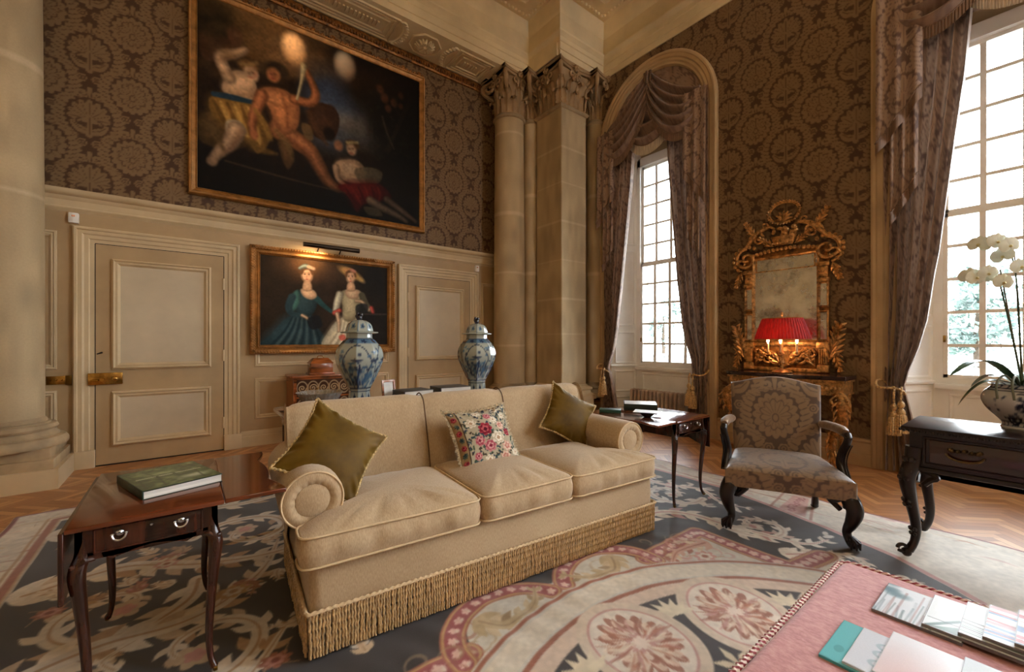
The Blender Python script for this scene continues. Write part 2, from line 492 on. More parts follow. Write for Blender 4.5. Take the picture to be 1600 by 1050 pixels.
# ================================================================== floor: oak herringbone
def floor_mat():
    m, nt, b = mat_base('oak_herringbone')
    N = nt.nodes; Lk = nt.links
    def mth(op, a, c=None):
        n = N.new('ShaderNodeMath'); n.operation = op
        for k, x in enumerate((a, c)):
            if x is None: continue
            if isinstance(x, (int, float)): n.inputs[k].default_value = x
            else: Lk.new(x, n.inputs[k])
        return n.outputs[0]
    tc = N.new('ShaderNodeTexCoord'); mp = N.new('ShaderNodeMapping')
    mp.inputs['Rotation'].default_value = (0, 0, R(45)); mp.inputs['Scale'].default_value = (1/.062,)*3
    Lk.new(tc.outputs['Object'], mp.inputs['Vector'])
    sp = N.new('ShaderNodeSeparateXYZ'); Lk.new(mp.outputs[0], sp.inputs[0])
    x = mth('ADD', sp.outputs[0], 400.0); y = mth('ADD', sp.outputs[1], 400.0)
    ix = mth('FLOOR', x); iy = mth('FLOOR', y); n = 5
    k = mth('MODULO', mth('ADD', mth('SUBTRACT', ix, iy), 2000.0), 2*n)
    hor = mth('LESS_THAN', k, n-.5)
    fx = mth('FRACT', x); fy = mth('FRACT', y)
    # horizontal plank: origin ix-k ; vertical plank: origin iy-(2n-1-k)
    idhx = mth('SUBTRACT', ix, k); idvy = mth('SUBTRACT', iy, mth('SUBTRACT', 2*n-1, k))
    ax = mth('ADD', mth('MULTIPLY', idhx, hor), mth('MULTIPLY', ix, mth('SUBTRACT', 1, hor)))
    ay = mth('ADD', mth('MULTIPLY', iy, hor), mth('MULTIPLY', idvy, mth('SUBTRACT', 1, hor)))
    cb = N.new('ShaderNodeCombineXYZ'); Lk.new(ax, cb.inputs[0]); Lk.new(ay, cb.inputs[1]); Lk.new(hor, cb.inputs[2])
    wnz = N.new('ShaderNodeTexWhiteNoise'); Lk.new(cb.outputs[0], wnz.inputs['Vector'])
    across = mth('ADD', mth('MULTIPLY', fy, hor), mth('MULTIPLY', fx, mth('SUBTRACT', 1, hor)))
    edge = mth('LESS_THAN', mth('MINIMUM', across, mth('SUBTRACT', 1, across)), .035)
    # grain stretched along plank
    u = mth('ADD', mth('MULTIPLY', x, hor), mth('MULTIPLY', y, mth('SUBTRACT', 1, hor)))
    v = mth('ADD', mth('MULTIPLY', y, hor), mth('MULTIPLY', x, mth('SUBTRACT', 1, hor)))
    cg = N.new('ShaderNodeCombineXYZ'); Lk.new(mth('MULTIPLY', u, .35), cg.inputs[0]); Lk.new(mth('MULTIPLY', v, 5.0), cg.inputs[1]); Lk.new(mth('MULTIPLY', wnz.outputs['Value'], 40.0), cg.inputs[2])
    g = noise(nt, cg.outputs[0], 3, .6)
    t = mth('ADD', mth('MULTIPLY', wnz.outputs['Value'], .7), mth('MULTIPLY', g, .45))
    c = ramp(nt, t, [(.2, L4((150, 98, 54))), (.55, L4((178, 122, 74))), (.95, L4((200, 148, 96)))])
    mx = N.new('ShaderNodeMix'); mx.data_type = 'RGBA'; Lk.new(edge, mx.inputs[0]); Lk.new(c, mx.inputs[6]); mx.inputs[7].default_value = L4((122, 76, 40))
    Lk.new(mx.outputs[2], b.inputs['Base Color'])
    b.inputs['Roughness'].default_value = .36; b.inputs['Specular IOR Level'].default_value = .7
    bump(nt, b, mth('SUBTRACT', 1, edge), .15, .002)
    return m
g = G().bb(-4, 6.5, -3.6, 6.7, -.1, 0)
struct(obj('floor', g, floor_mat(), ang=0), 'honey coloured oak herringbone parquet floor', 'floor')

# ================================================================== walls
YA = 6.46; XB = 5.94; CY = (3.96, .16, -3.64); PERIOD = .70
GROUND_C = (74, 46, 22); MOTIF_C = (128, 101, 68)
g = G().bb(-4, 6.5, YA, YA+.25, 0, 7.3)
struct(obj('wall_back', g, paint_d, ang=0), 'beige painted lower wall with panelling and two doors', 'wall')
st = .013
xs = np.arange(-3.99, 4.75, st); zs = np.arange(2.95, 6.10, st)
X, Z = np.meshgrid(xs, zs)
P = np.stack([X, np.full_like(X, YA-.012), Z], -1)
struct(painted('wall_back_damask', P, damask((X+.496)/PERIOD, (Z-4.17)/.705, GROUND_C, MOTIF_C), damask_mat, flip=False), 'brown floral damask wall hanging above the dado rail', 'wall covering')
# window wall
SPR = 4.88; RO = 1.06; RI = .85
st = .0135
ys = np.arange(-1.25, 6.45, st); zs = np.arange(.26, 6.10, st)
Y, Z = np.meshgrid(ys, zs)
yc = (Y[:-1, :-1]+Y[1:, 1:])/2; zc = (Z[:-1, :-1]+Z[1:, 1:])/2
hole = np.zeros(yc.shape, bool)
for c in CY[:2]:
    d = np.abs(yc-c); hole |= (d < .95) & ((zc < SPR) | (np.hypot(d, zc-SPR) < .95))
P = np.stack([np.full_like(Y, XB), Y, Z], -1)
struct(painted('wall_right', P, damask((Y-2.408)/PERIOD, (Z-4.88)/.705, GROUND_C, MOTIF_C), damask_mat, mask=~hole, flip=False), 'brown floral damask wall between the tall arched windows', 'wall')
# outer masonry of the window wall, with square openings
XS = 6.42; SW = .62; SILL = .93; HEAD = 4.52
g = G(); ye = [-3.6, -2.9, -1.6]
for c in sorted(CY[:2]): ye += [c-SW, c+SW]
ye.append(6.7)
ye = ye[1:] if False else ye
for k in range(0, len(ye)-1, 2): g.bb(XS+.06, XS+.32, ye[k], ye[k+1], -.1, 7.3)
g.bb(XS+.06, XS+.32, -2.9, -1.6, -.1, .3); g.bb(XS+.06, XS+.32, -2.9, -1.6, 6.4, 7.3)  # unseen bay opening, added to let in more side light
for c in CY[:2]:
    g.bb(XS+.06, XS+.32, c-SW, c+SW, -.1, SILL-.06); g.bb(XS+.06, XS+.32, c-SW, c+SW, HEAD+.05, 7.3)
g.bb(XB, XB+.05, -3.6, -2.9, 0, 7.3)
struct(obj('wall_outside', g, paint, ang=0), 'outer masonry of the window wall seen at the window reveals', 'wall')
# walls behind the photographer; an unseen opening is added for fill light
g = G()
OP = [(4.8, 5.6)]
e = [-4.2]+[q for o in OP for q in o]+[6.7]
for k in range(0, len(e)-1, 2): g.bb(e[k], e[k+1], -3.8, -3.6, 0, 7.3)
for a, b_ in OP: g.bb(a, b_, -3.8, -3.6, 0, 3.0 if a > 3 else 4.0); g.bb(a, b_, -3.8, -3.6, 6.2, 7.3)
struct(obj('wall_front', g, paint, ang=0), 'plain wall behind the viewer', 'wall')
g = G(); OPL = []
e = [-3.6]+[q for o in OPL for q in o]+[6.7]
for k in range(0, len(e)-1, 2): g.bb(-4.2, -4, e[k], e[k+1], 0, 7.3)
for a, b_ in OPL: g.bb(-4.2, -4, a, b_, 0, .9); g.bb(-4.2, -4, a, b_, 5.2, 7.3)
struct(obj('wall_left', g, paint, ang=0), 'plain end wall beyond the left column', 'wall')
g = G().bb(-4.2, 6.7, -3.8, 6.8, 7.03, 7.3)
ceil = struct(obj('ceiling', g, plaster, ang=0), 'cream plaster ceiling with coffered ornament', 'ceiling')
# ceiling coffer ornament near the corner
g = G(); pr = [(0, 0), (.02, .035), (.05, .04), (.08, .02), (.12, .02), (.14, .0)]
for (x0, x1, y0, y1) in ((-3.5, 4.5, 4.75, 5.42), (-3.5, 4.5, -3, 4.55), (4.72, 5.56, -3, 4.62)):
    g.mould((0, 0, 7.03), (1, 0, 0), (0, 1, 0), (0, 0, -1), x0, x1, y0, y1, pr)
obj('coffer_moulding', g, plaster, ceil)
g = G()
for (x0, y0, x1, y1) in ((-3.5, 5.60, 4.68, 5.60), (4.68, 5.60, 4.68, 4.80), (4.68, 4.80, 5.72, 4.80), (5.72, 4.80, 5.72, -3)):
    n = int(math.hypot(x1-x0, y1-y0)/.075)
    for k in range(n):
        t = (k+.5)/n
        g.ball((x0+(x1-x0)*t, y0+(y1-y0)*t, 7.025), .028, 8, 5, sz=.9)
obj('egg_ornament', g, plaster, ceil)
g = G()
for k in range(22):
    for (cx, cy) in ((4.3-.36*k, 5.08), (5.14, 4.4-.36*k)):
        for j in range(6):
            a = j*2*PI/6+k; g.ball((cx+.09*cos(a), cy+.09*sin(a), 7.03), .045, 8, 4, sz=.6)
        g.ball((cx, cy, 7.02), .04, 8, 4); g.tube([(cx+.14, cy-.12, 7.02), (cx+.2, cy, 7.01), (cx+.14, cy+.12, 7.02)], .02, 5)
obj('coffer_rosette', g, plaster, ceil)

# ------------------------------------------------------------------ entablature
def vec_path(pts, z):
    """plan polyline -> sweep frames, side pointing to the room (left of travel is wall)"""
    out = []
    n = len(pts)
    for i in range(n):
        p = Vector((*pts[i], 0))
        ds = []
        if i > 0: ds.append((Vector((*pts[i], 0))-Vector((*pts[i-1], 0))).normalized())
        if i < n-1: ds.append((Vector((*pts[i+1], 0))-Vector((*pts[i], 0))).normalized())
        ns = [Vector((d.y, -d.x, 0)) for d in ds]
        if len(ns) == 2:
            b = (ns[0]+ns[1]); s = b/(b.dot(ns[0]))
        else: s = ns[0]
        out.append(((p.x, p.y, z), s, (0, 0, 1)))
    return out
ENT = [(-4, 5.76), (4.84, 5.76), (4.84, 4.96), (5.92, 4.96), (5.92, -3.6)]
prof = [(-.45, 0), (0, 0), (0, .10), (.015, .105), (.015, .22), (.03, .23), (.03, .30), (.05, .32), (.085, .345), (.09, .37), (.02, .375), (.01, .40), (.01, .70), (.025, .72), (.04, .75), (.045, .80),
        (.06, .84), (.075, .90), (.08, .95), (.0, .97)]
g = G().sweep(vec_path(ENT, 6.08), prof)
g.bb(-4, 4.84, 5.8, YA, 6.085, 6.3); g.bb(4.80, 5.94, 5.0, YA, 6.085, 6.3)
ent = struct(obj('trim_1', g, plaster, ang=30), 'cream classical entablature running round the top of the room', 'cornice')
# soffit ornament: long fretted panels and octagonal rosettes
def soffit_panel(x0, x1):
    g = G()
    for (i, h) in ((0, .022), (.055, .018), (.12, .02)):
        g.mould((0, 0, 6.08), (1, 0, 0), (0, 1, 0), (0, 0, -1), x0+i, x1-i, 5.84+i, 6.38-i, [(0, 0), (.004, h), (.02, h), (.026, 0)])
    n = int((x1-x0-.4)/.055)
    for k in range(n):
        x = x0+.2+k*.055
        g.bb(x, x+.03, 6.06, 6.16, 6.058, 6.08)
    for s in (0, 1):
        m = int((x1-x0-.1)/.035)
        for k in range(m):
            g.ball((x0+.06+k*.035, 5.885 if s else 6.335, 6.08), .013, 6, 4)
    return g
def soffit_rosette(cx, cy=6.11):
    g = G()
    oc = [(cx+.25*cos(R(22.5+45*k)), cy+.25*sin(R(22.5+45*k)), 6.07) for k in range(8)]
    g.tube(oc, .018, 6, closed=True)
    for k in range(5):
        a = k*2*PI/5+.3
        for s in (-1, 0, 1):
            g.tube([(cx+.05*cos(a), cy+.05*sin(a), 6.045), (cx+.11*cos(a+s*.35), cy+.11*sin(a+s*.35), 6.04), (cx+.16*cos(a+s*.42), cy+.16*sin(a+s*.42), 6.06)], [.022, .03, .012], 6)
    g.ball((cx, cy, 6.05), .045, 10, 6)
    for sx in (-1, 1):
        n = 13
        for k in range(n):
            a = (k-(n-1)/2)*.17
            x = cx+sx*(.62-.28*cos(a)); y = cy+.34*sin(a)*1.0
            if abs(y-cy) < .27: g.ball((x, y, 6.065), .022, 6, 4, sx=1.9)
        g.tube([(cx+sx*(.67-.28*cos(a)), cy+.34*sin(a), 6.065) for a in np.linspace(-.85, .85, 9)], .016, 6)
    return g
for k in range(-3, 3):
    cx = 2.98+k*2.3
    obj('soffit_rosette', soffit_rosette(cx), plaster, ent)
    x0 = cx+.5; x1 = min(cx+1.8, 4.16)
    if x1-x0 > .5: obj('soffit_panel', soffit_panel(x0, x1), plaster, ent)
# dark gilt carved fillet under the soffit on both walls
g = G(); fil = [(0, 0), (.03, .0), (.035, .02), (.02, .03), (.03, .05), (.05, .08), (.05, .12), (.03, .14), (0, .14)]
g.sweep([((-4, YA-.012, 5.94), (0, -1, 0), (0, 0, 1)), ((4.75, YA-.012, 5.94), (0, -1, 0), (0, 0, 1))], fil)
for k in range(150):
    x = -1.9+k*.044; g.ball((x, YA-.055, 6.0), .022, 6, 4, sz=1.4)
struct(obj('trim_2', g, gilt_dull, ang=30), 'dark gilded carved fillet along the top of the damask', 'moulding')

# ------------------------------------------------------------------ dado rail, baseboards
dado = [(0, -.02), (.015, 0), (.03, .015), (.03, .028), (.02, .035), (.028, .10), (.05, .125), (.055, .14), (.09, .15), (.105, .165), (.112, .185), (.115, .205), (0, .21)]
g = G().sweep([((-4, YA, 2.785), (0, -1, 0), (0, 0, 1)), ((4.85, YA, 2.785), (0, -1, 0), (0, 0, 1))], dado)
struct(obj('trim_3', g, paint, ang=30), 'moulded cream dado cornice dividing painted panelling from damask', 'dado rail')
bs = [(0, 0), (.03, 0), (.03, .13), (.02, .14), (.022, .17), (.012, .2), (0, .205)]
g = G()
for x0, x1 in ((-1.2, -.965), (.55, 2.69), (4.2, 4.5)):
    g.sweep([((x0, YA, 0), (0, -1, 0), (0, 0, 1)), ((x1, YA, 0), (0, -1, 0), (0, 0, 1))], bs)
struct(obj('baseboard_back', g, paint, ang=30), 'painted baseboard along the panelled wall with the doors', 'baseboard')
bs2 = [(0, 0), (.05, 0), (.05, .13), (.035, .14), (.03, .25), (.045, .27), (.035, .29), (0, .30)]
g = G()
for y0, y1 in ((CY[0]-RO, CY[1]+RO), (CY[1]-RO, -1.25), (5.3, CY[0]+RO)):
    g.sweep([((XB, y0, 0), (-1, 0, 0), (0, 0, 1)), ((XB, y1, 0), (-1, 0, 0), (0, 0, 1))], bs2)
struct(obj('baseboard_right', g, arch_paint, ang=30), 'tall tan baseboard under the damask between the windows', 'baseboard')
# thin fillets framing the damask panel beside each arch
g = G()
for y in (CY[0]-RO-.0, CY[1]+RO):
    s = -1 if y > 2 else 1
    g.bb(XB-.02, XB+.001, min(y, y+s*.05), max(y, y+s*.05), 0, SPR+.3) if False else None
# ------------------------------------------------------------------ wall panelling (back wall)
pm = [(0, 0), (.006, .018), (.02, .022), (.03, .012), (.042, .016), (.06, .004), (.062, 0)]
def wall_panel(n, x0, x1, z0, z1, label):
    g = G().mould((0, YA, 0), (1, 0, 0), (0, 0, 1), (0, -1, 0), x0, x1, z0, z1, pm)
    struct(obj(n, g, paint, ang=30), label, 'panel moulding')
wall_panel('trim_4', .70, 2.52, .35, .89, 'low wide panel moulding below the portrait')
wall_panel('trim_5', .70, 2.52, 1.04, 2.55, 'upper panel moulding behind the portrait')
wall_panel('trim_6', -1.75, -1.09, 1.08, 2.55, 'tall panel moulding beside the left stone column')
wall_panel('trim_7', -1.75, -1.09, .30, .855, 'low panel moulding beside the left column base')
wall_panel('trim_8', 4.28, 4.72, .35, 2.45, 'narrow panel moulding between far door and corner column')

# ------------------------------------------------------------------ doors
arp = [(0, 0), (0, .05), (.012, .06), (.03, .06), (.036, .045), (.07, .05), (.085, .034), (.12, .034), (.13, .022), (.165, .022), (.165, 0)]
def door(n, x0, x1, hinge_right, label):
    y = YA
    d = thing(n, label, 'door', (x0, y, 0), kind='structure'); w = x1-x0; zt = 2.45
    g = G().bb(0, w, -.022, 0, .012, zt)
    leaf = obj('door_leaf', g, paint_d, d, ang=30)
    for (z0, z1) in ((1.06, 2.30), (.21, .82)):
        g = G().mould((0, -.022, 0), (1, 0, 0), (0, 0, 1), (0, -1, 0), .13, w-.13, z0, z1, [(0, 0), (.004, .028), (.02, .042), (.034, .024), (.052, .028), (.07, .006), (.075, .002)])
        obj('panel_moulding', g, paint, leaf, ang=30)
        g = G().bb(.2, w-.2, -.0245, -.02, z0+.07, z1-.07)
        obj('door_panel', g, M('door_panel_paint', (206, 190, 162), rough=.4, var=.05, scale=1.5), leaf, ang=0)
    # architrave: jambs and head swept round the opening
    g = G(); fr = []
    pts = [((-.17, 0, 0), (1, 0, 0)), ((-.17, 0, zt+.17), (1, 0, -1)), ((w+.17, 0, zt+.17), (-1, 0, -1)), ((w+.17, 0, 0), (-1, 0, 0))]
    g.sweep([(p, s, (0, -1, 0)) for p, s in pts], arp)
    obj('architrave', g, paint, d, ang=30)
    g = G().rbox(-.185, -.0, -.075, 0, 0, .19, .004); g.rbox(w, w+.185, -.075, 0, 0, .19, .004)
    obj('plinth_block', g, paint, d)
    g = G().bb(-.004, .003, -.023, -.001, 0, zt); g.bb(w-.003, w+.004, -.023, -.001, 0, zt); g.bb(0, w, -.023, -.001, zt-.002, zt+.005); g.bb(0, w, -.0235, -.001, 0, .013)
    obj('door_gap', g, black_line, d, ang=0)
    hx = w-.005 if hinge_right else .005
    for z in (.35, 1.2, 2.1):
        obj('hinge', G().tube([(hx, -.03, z-.07), (hx, -.03, z+.07)], .012, 8), paint, d)
    return d
d1 = door('door_1', -.80, .365, True, 'two panel beige door with a brass lock, beside the left column')
d2 = door('door_2', 2.84, 4.02, False, 'two panel beige door partly hidden behind the right blue and white vase')
# brass rim lock
lk = obj('door_lock', G().rbox(-.055, .225, -.06, -.02, .90, 1.03, .006), brass, d1)
g = G().tube([(.165, -.06, .965), (.165, -.09, .965)], .014, 10); g.ball((.165, -.105, .965), .03, 14, 10, sy=.8)
obj('door_knob', g, brass, lk)
obj('keyhole_cover', G().tube([(.06, -.06, .955), (.06, -.072, .955)], .02, 12), brass, lk)
g = G().tube([(.0, -.06, .95), (.0, -.085, .95)], .01, 10); g.tube([(-.03, -.085, .95), (.03, -.085, .95)], .009, 8)
obj('key', g, brass, lk)
obj('coat_hook', G().tube([(.02, -.02, 1.24), (.02, -.05, 1.24), (.06, -.075, 1.255)], [.008, .007, .010], 8), dark_wood, d1)
# brass plate left of the door
t = thing('brass_switch_plate', 'small brass switch plate on wall beside left column', 'switch', (-1.075, YA, .965))
obj('plate', G().rbox(-.095, .055, -.012, 0, -.045, .045, .004), brass, t)
obj('bolt_box', G().rbox(.05, .10, -.045, 0, -.05, .05, .004), M('old_brass', (110, 84, 40), rough=.3, metal=1), t)
for x in (-.06, -.02, .02): obj('toggle', G().tube([(x, -.012, 0), (x, -.03, .008)], .007, 8), brass, t)
for (x, z, lab) in ((-.965, 2.70, 'white alarm sensor box under dado rail above left door corner'), (4.17, 2.70, 'white alarm sensor box under dado rail above far door')):
    t = thing('alarm_sensor', lab, 'sensor', (x, YA, z), group='white alarm sensors')
    obj('housing', G().rbox(-.04, .04, -.05, 0, -.055, .055, .01), white_plastic, t)
    obj('sensor_lens', G().rbox(-.014, .014, -.055, -.045, .01, .03, .004), M('amber_lens', (225, 160, 120), rough=.2), t)
# ================================================================== stone columns and pier
def stone_shaft(n, x, y, r0, r1, z0, z1, joints, parent, na=56, half=None):
    aa = np.linspace(0, 2*PI, na+1); zz = np.linspace(z0, z1, 150)
    A, Z = np.meshgrid(aa, zz); t = (Z-z0)/(z1-z0)
    r = r0+(r1-r0)*np.clip((t-.25)/.75, 0, 1)**1.3
    P = np.stack([r*cos_(A), r*sin_(A), Z], -1)
    cv = Cv(0, 2*PI*r0, z0, z1, .03, (186, 163, 126)); cv.noise(.05, .25); cv.noise(.05, .08, (1, 3)); cv.noise(.04, .9)
    iy = np.clip(((zz-z0)/.03).astype(int), 0, cv.h-1); ix = np.clip((aa*r0/.03).astype(int), 0, cv.w-1)
    C = cv.C[iy][:, ix].astype(float)
    for j in joints: C += np.where(np.abs(Z-j) < .02, 18, 0)[..., None]
    return painted(n, P, C, stonecol, parent)
cos_, sin_ = np.cos, np.sin
def leaf(g, base, out, up, w, h, reach, lobes=3):
    """acanthus leaf curling outwards; base point, unit out dir"""
    base = Vector(base); out = Vector(out).normalized(); upv = Vector((0, 0, 1)); sd = upv.cross(out)
    nu, nv = 7, 9
    def fn(u, v):
        ww = w*(1-.35*v-.45*v**4)*(1+.16*cos(v*lobes*2*PI+1))
        s = (u-.5)*ww
        if v < .8: hh = h*v/.8; o = reach*.35*(v/.8)**2.5
        else:
            a = (v-.8)/.2*PI*.75; hh = h-reach*.45*(1-cos(a))*.9; o = reach*.35+reach*.65*sin(min(a, PI/2))
        o += -.02*abs(u-.5)*2+.012*cos((u-.5)*4*PI)
        return base+out*o+sd*s+upv*hh
    g.grid(fn, nu, nv)
def capital(parent, r, z0, h, half, square=None, dark=stone_d):
    """corinthian capital: bell, two tiers of leaves, volutes and concave abacus, local to parent"""
    g = G()
    if square:
        a = square
        for k in range(6):
            t0, t1 = k/6, (k+1)/6
            e0 = a*(1+.12*t0**3); e1 = a*(1+.12*t1**3)
            g.add([(-e0, -e0, z0+h*.85*t0), (e0, -e0, z0+h*.85*t0), (e0, e0, z0+h*.85*t0), (-e0, e0, z0+h*.85*t0), (-e1, -e1, z0+h*.85*t1), (e1, -e1, z0+h*.85*t1), (e1, e1, z0+h*.85*t1), (-e1, e1, z0+h*.85*t1)],
                  [(0, 1, 5, 4), (1, 2, 6, 5), (2, 3, 7, 6), (3, 0, 4, 7)])
    else:
        g.lathe([(r*.98, z0), (r*.98, z0+h*.5), (r*1.06, z0+h*.75), (r*1.25, z0+h*.86)], 32)
    bell = obj('bell', g, dark, parent)
    g = G()
    if square:
        a = square
        for tier, (hh, off, rc) in enumerate(((h*.36, 0, .10), (h*.62, .5, .13))):
            for s in range(4):
                an = s*PI/2; o = (cos(an), sin(an), 0); sd = Vector((-sin(an), cos(an), 0))
                for k in (range(-1, 2) if tier == 0 else (-1, 0)):
                    p = Vector(o)*(a+.008)+sd*((k+off)*a*.72); p.z = z0+.01
                    leaf(g, p, o, 1, a*.66, hh, rc)
            for s in range(4):
                an = s*PI/2+PI/4; p = Vector((cos(an), sin(an), 0))*(a*1.38); p.z = z0+.01
                leaf(g, p, (cos(an), sin(an), 0), 1, a*.6, hh, rc)
    else:
        for tier, (hh, ph, rc) in enumerate(((h*.36, 0, .10), (h*.62, .5, .13))):
            for k in range(8):
                an = (k+ph)*PI/4+PI/8
                leaf(g, (r*1.0*cos(an), r*1.0*sin(an), z0+.01), (cos(an), sin(an), 0), 1, r*.78, hh, rc)
    obj('acanthus_leaves', g, dark, parent)
    g = G()
    for s in range(4):
        an = s*PI/2+PI/4; o = Vector((cos(an), sin(an), 0))
        rv = half*1.18
        pts = []
        for k in range(26):
            t = k/25; b = -PI*.35+t*2*PI*1.35; rr = .095*(1-t)+.018
            pts.append(o*(rv-.02+rr*cos(b))+Vector((0, 0, z0+h*.80+rr*sin(b))))
        pts = [o*(r*1.02 if not square else square*1.25)+Vector((0, 0, z0+h*.48))]+pts
        g.tube(pts, [.034]*3+[.036]*(len(pts)-6)+[.024]*3, 7, flat=1.0)
        for sd in (-1, 1):      # inner spirals on the faces
            an2 = s*PI/2; o2 = Vector((cos(an2), sin(an2), 0)); tt = Vector((-sin(an2), cos(an2), 0))
            pts = []
            for k in range(20):
                t = k/19; b = -PI*.4+t*2*PI*1.2; rr = .06*(1-t)+.012
                pts.append(o2*(half*.86)+tt*sd*(.085+rr*cos(b)*-1)+Vector((0, 0, z0+h*.76+rr*sin(b))))
            g.tube(pts, .024, 6)
        an2 = s*PI/2; o2 = Vector((cos(an2), sin(an2), 0))
        c = o2*(half*.93)+Vector((0, 0, z0+h*.93))
        for k in range(6):
            b = k*PI/3; tt = Vector((-sin(an2), cos(an2), 0))
            q = c+tt*.04*cos(b)+Vector((0, 0, .04*sin(b))); g.ball(tuple(q), .026, 8, 5)
        g.ball(tuple(c+o2*.015), .022, 8, 5)
    obj('volutes', g, dark, parent)
    # abacus, four concave sides and chamfered horns
    pl = []
    for s in range(4):
        a0 = s*PI/2-PI/4
        for k in range(9):
            t = k/8-.5; q = Vector((half*(1.0-.17*(1-4*t*t)), t*2*half*1.02)); an = s*PI/2
            pl.append((q.x*cos(an)-q.y*sin(an), q.x*sin(an)+q.y*cos(an)))
    g = G().prism(pl, z0+h*.88, z0+h*.94)
    g.prism([(x*1.05, y*1.05) for x, y in pl], z0+h*.94, z0+h+.004)
    obj('abacus', g, dark, parent, ang=30)
def base_rings(r):
    return [(r*1.55, .37), (r*1.58, .385), (r*1.58, .42), (r*1.5, .455), (r*1.36, .465), (r*1.36, .475), (r*1.26, .505), (r*1.25, .52), (r*1.3, .525), (r*1.33, .545), (r*1.28, .575), (r*1.15, .58), (r*1.15, .595), (r*1.06, .60), (r*1.06, .615), (r*1.0, .64)]
def column(x, y, r, label, joints, plinth=True, cap=True, ph=.44):
    t = thing('stone_column', label, 'column', (x, y, 0), kind='structure')
    stone_shaft('shaft', x, y, r, r*.93, .60, 5.36, joints, t)
    obj('base', G().lathe(base_rings(r), 48), stone, t, ang=35)
    if plinth:
        p = obj('plinth', G().rbox(-ph+.035, ph-.035, -ph+.075, ph-.04, .18, .275, .006).rbox(-ph+.065, ph-.065, -ph+.105, ph-.05, .275, .372, .006), stone, t)
        obj('painted_plinth', G().bb(-ph, ph, -ph+.04, ph-.06, 0, .185), paint, t, ang=0)
    obj('neck_ring', G().lathe([(r*.93, 5.30), (r*1.0, 5.31), (r*1.06, 5.335), (r*1.0, 5.36), (r*.95, 5.37), (r*.93, 5.38)], 40), stone, t)
    capital(t, r*.93, 5.38, .70, .35)
    return t
column(-1.40, 6.10, .285, 'large round stone column at the left edge beside the brass locked door', (2.78, 4.0), ph=.445)
column(4.60, 6.02, .28, 'round stone column standing where the panelled wall meets the corner pier', (1.3, 2.58, 3.62, 5.05))
column(4.985, 5.86, .15, 'slim dark column tucked between the round column and the square pier', (2.6, 4.0), plinth=False)
column(5.93, 5.16, .16, 'slender dark column between the square pier and the arched window', (2.6, 4.0), plinth=False)
# square pier
pr_ = thing('stone_pier', 'square stone pier with carved leafy capital in the room corner', 'pier', (5.25, 5.35, 0), kind='structure')
hx = .30; hy = .31
per = []
for (x0, y0, x1, y1) in ((-hx, hy, -hx, -hy), (-hx, -hy, hx, -hy), (hx, -hy, hx, hy), (hx, hy, -hx, hy)):
    n = 24
    for k in range(n): per.append((x0+(x1-x0)*k/n, y0+(y1-y0)*k/n))
per.append(per[0]); per = np.array(per); zz = np.linspace(.6, 5.36, 260)
Pq = np.zeros((len(zz), len(per), 3)); Pq[..., 0] = per[:, 0]; Pq[..., 1] = per[:, 1]; Pq[..., 2] = zz[:, None]
cv = Cv(0, 2.5, .6, 5.4, .025, (182, 160, 124)); cv.noise(.06, .3); cv.noise(.05, .07, (1, 4)); cv.noise(.04, .8)
C = cv.C[np.clip(((zz-.6)/.025).astype(int), 0, cv.h-1)][:, np.linspace(0, cv.w-1, len(per)).astype(int)].astype(float)
for j in (1.5, 2.1, 2.75, 3.4, 4.05, 4.65): C += np.where(np.abs(zz-j) < .012, 14, 0)[:, None, None]
sh = painted('shaft', Pq, C, stonecol, pr_, smooth=False)
def sq_rings(prof):
    g = G()
    for k in range(len(prof)-1):
        (a, z0), (b, z1) = prof[k], prof[k+1]
        g.add([(-a, -a, z0), (a, -a, z0), (a, a, z0), (-a, a, z0), (-b, -b, z1), (b, -b, z1), (b, b, z1), (-b, b, z1)], [(0, 1, 5, 4), (1, 2, 6, 5), (2, 3, 7, 6), (3, 0, 4, 7)])
    return g
obj('base', sq_rings([(.40, 0), (.40, .36), (.43, .37), (.43, .44), (.37, .48), (.36, .52), (.385, .54), (.385, .57), (.33, .60), (.32, .62), (.30, .64)]), paint, pr_, ang=30)
obj('neck_ring', sq_rings([(.305, 5.30), (.33, 5.315), (.345, 5.34), (.33, 5.37), (.305, 5.38)]), stone, pr_, ang=30)
capital(pr_, .3, 5.38, .70, .40, square=.30)
# plain masonry filling the corner behind the pier
g = G().bb(5.1, 5.96, 5.66, 6.5, 0, 6.1).bb(5.45, 5.96, 5.34, 5.8, 0, 6.1).bb(4.70, 5.2, 6.12, 6.5, 0, 6.1)
struct(obj('wall_corner', g, stone_d, ang=0), 'dark stone masonry filling the corner behind the pier', 'wall')

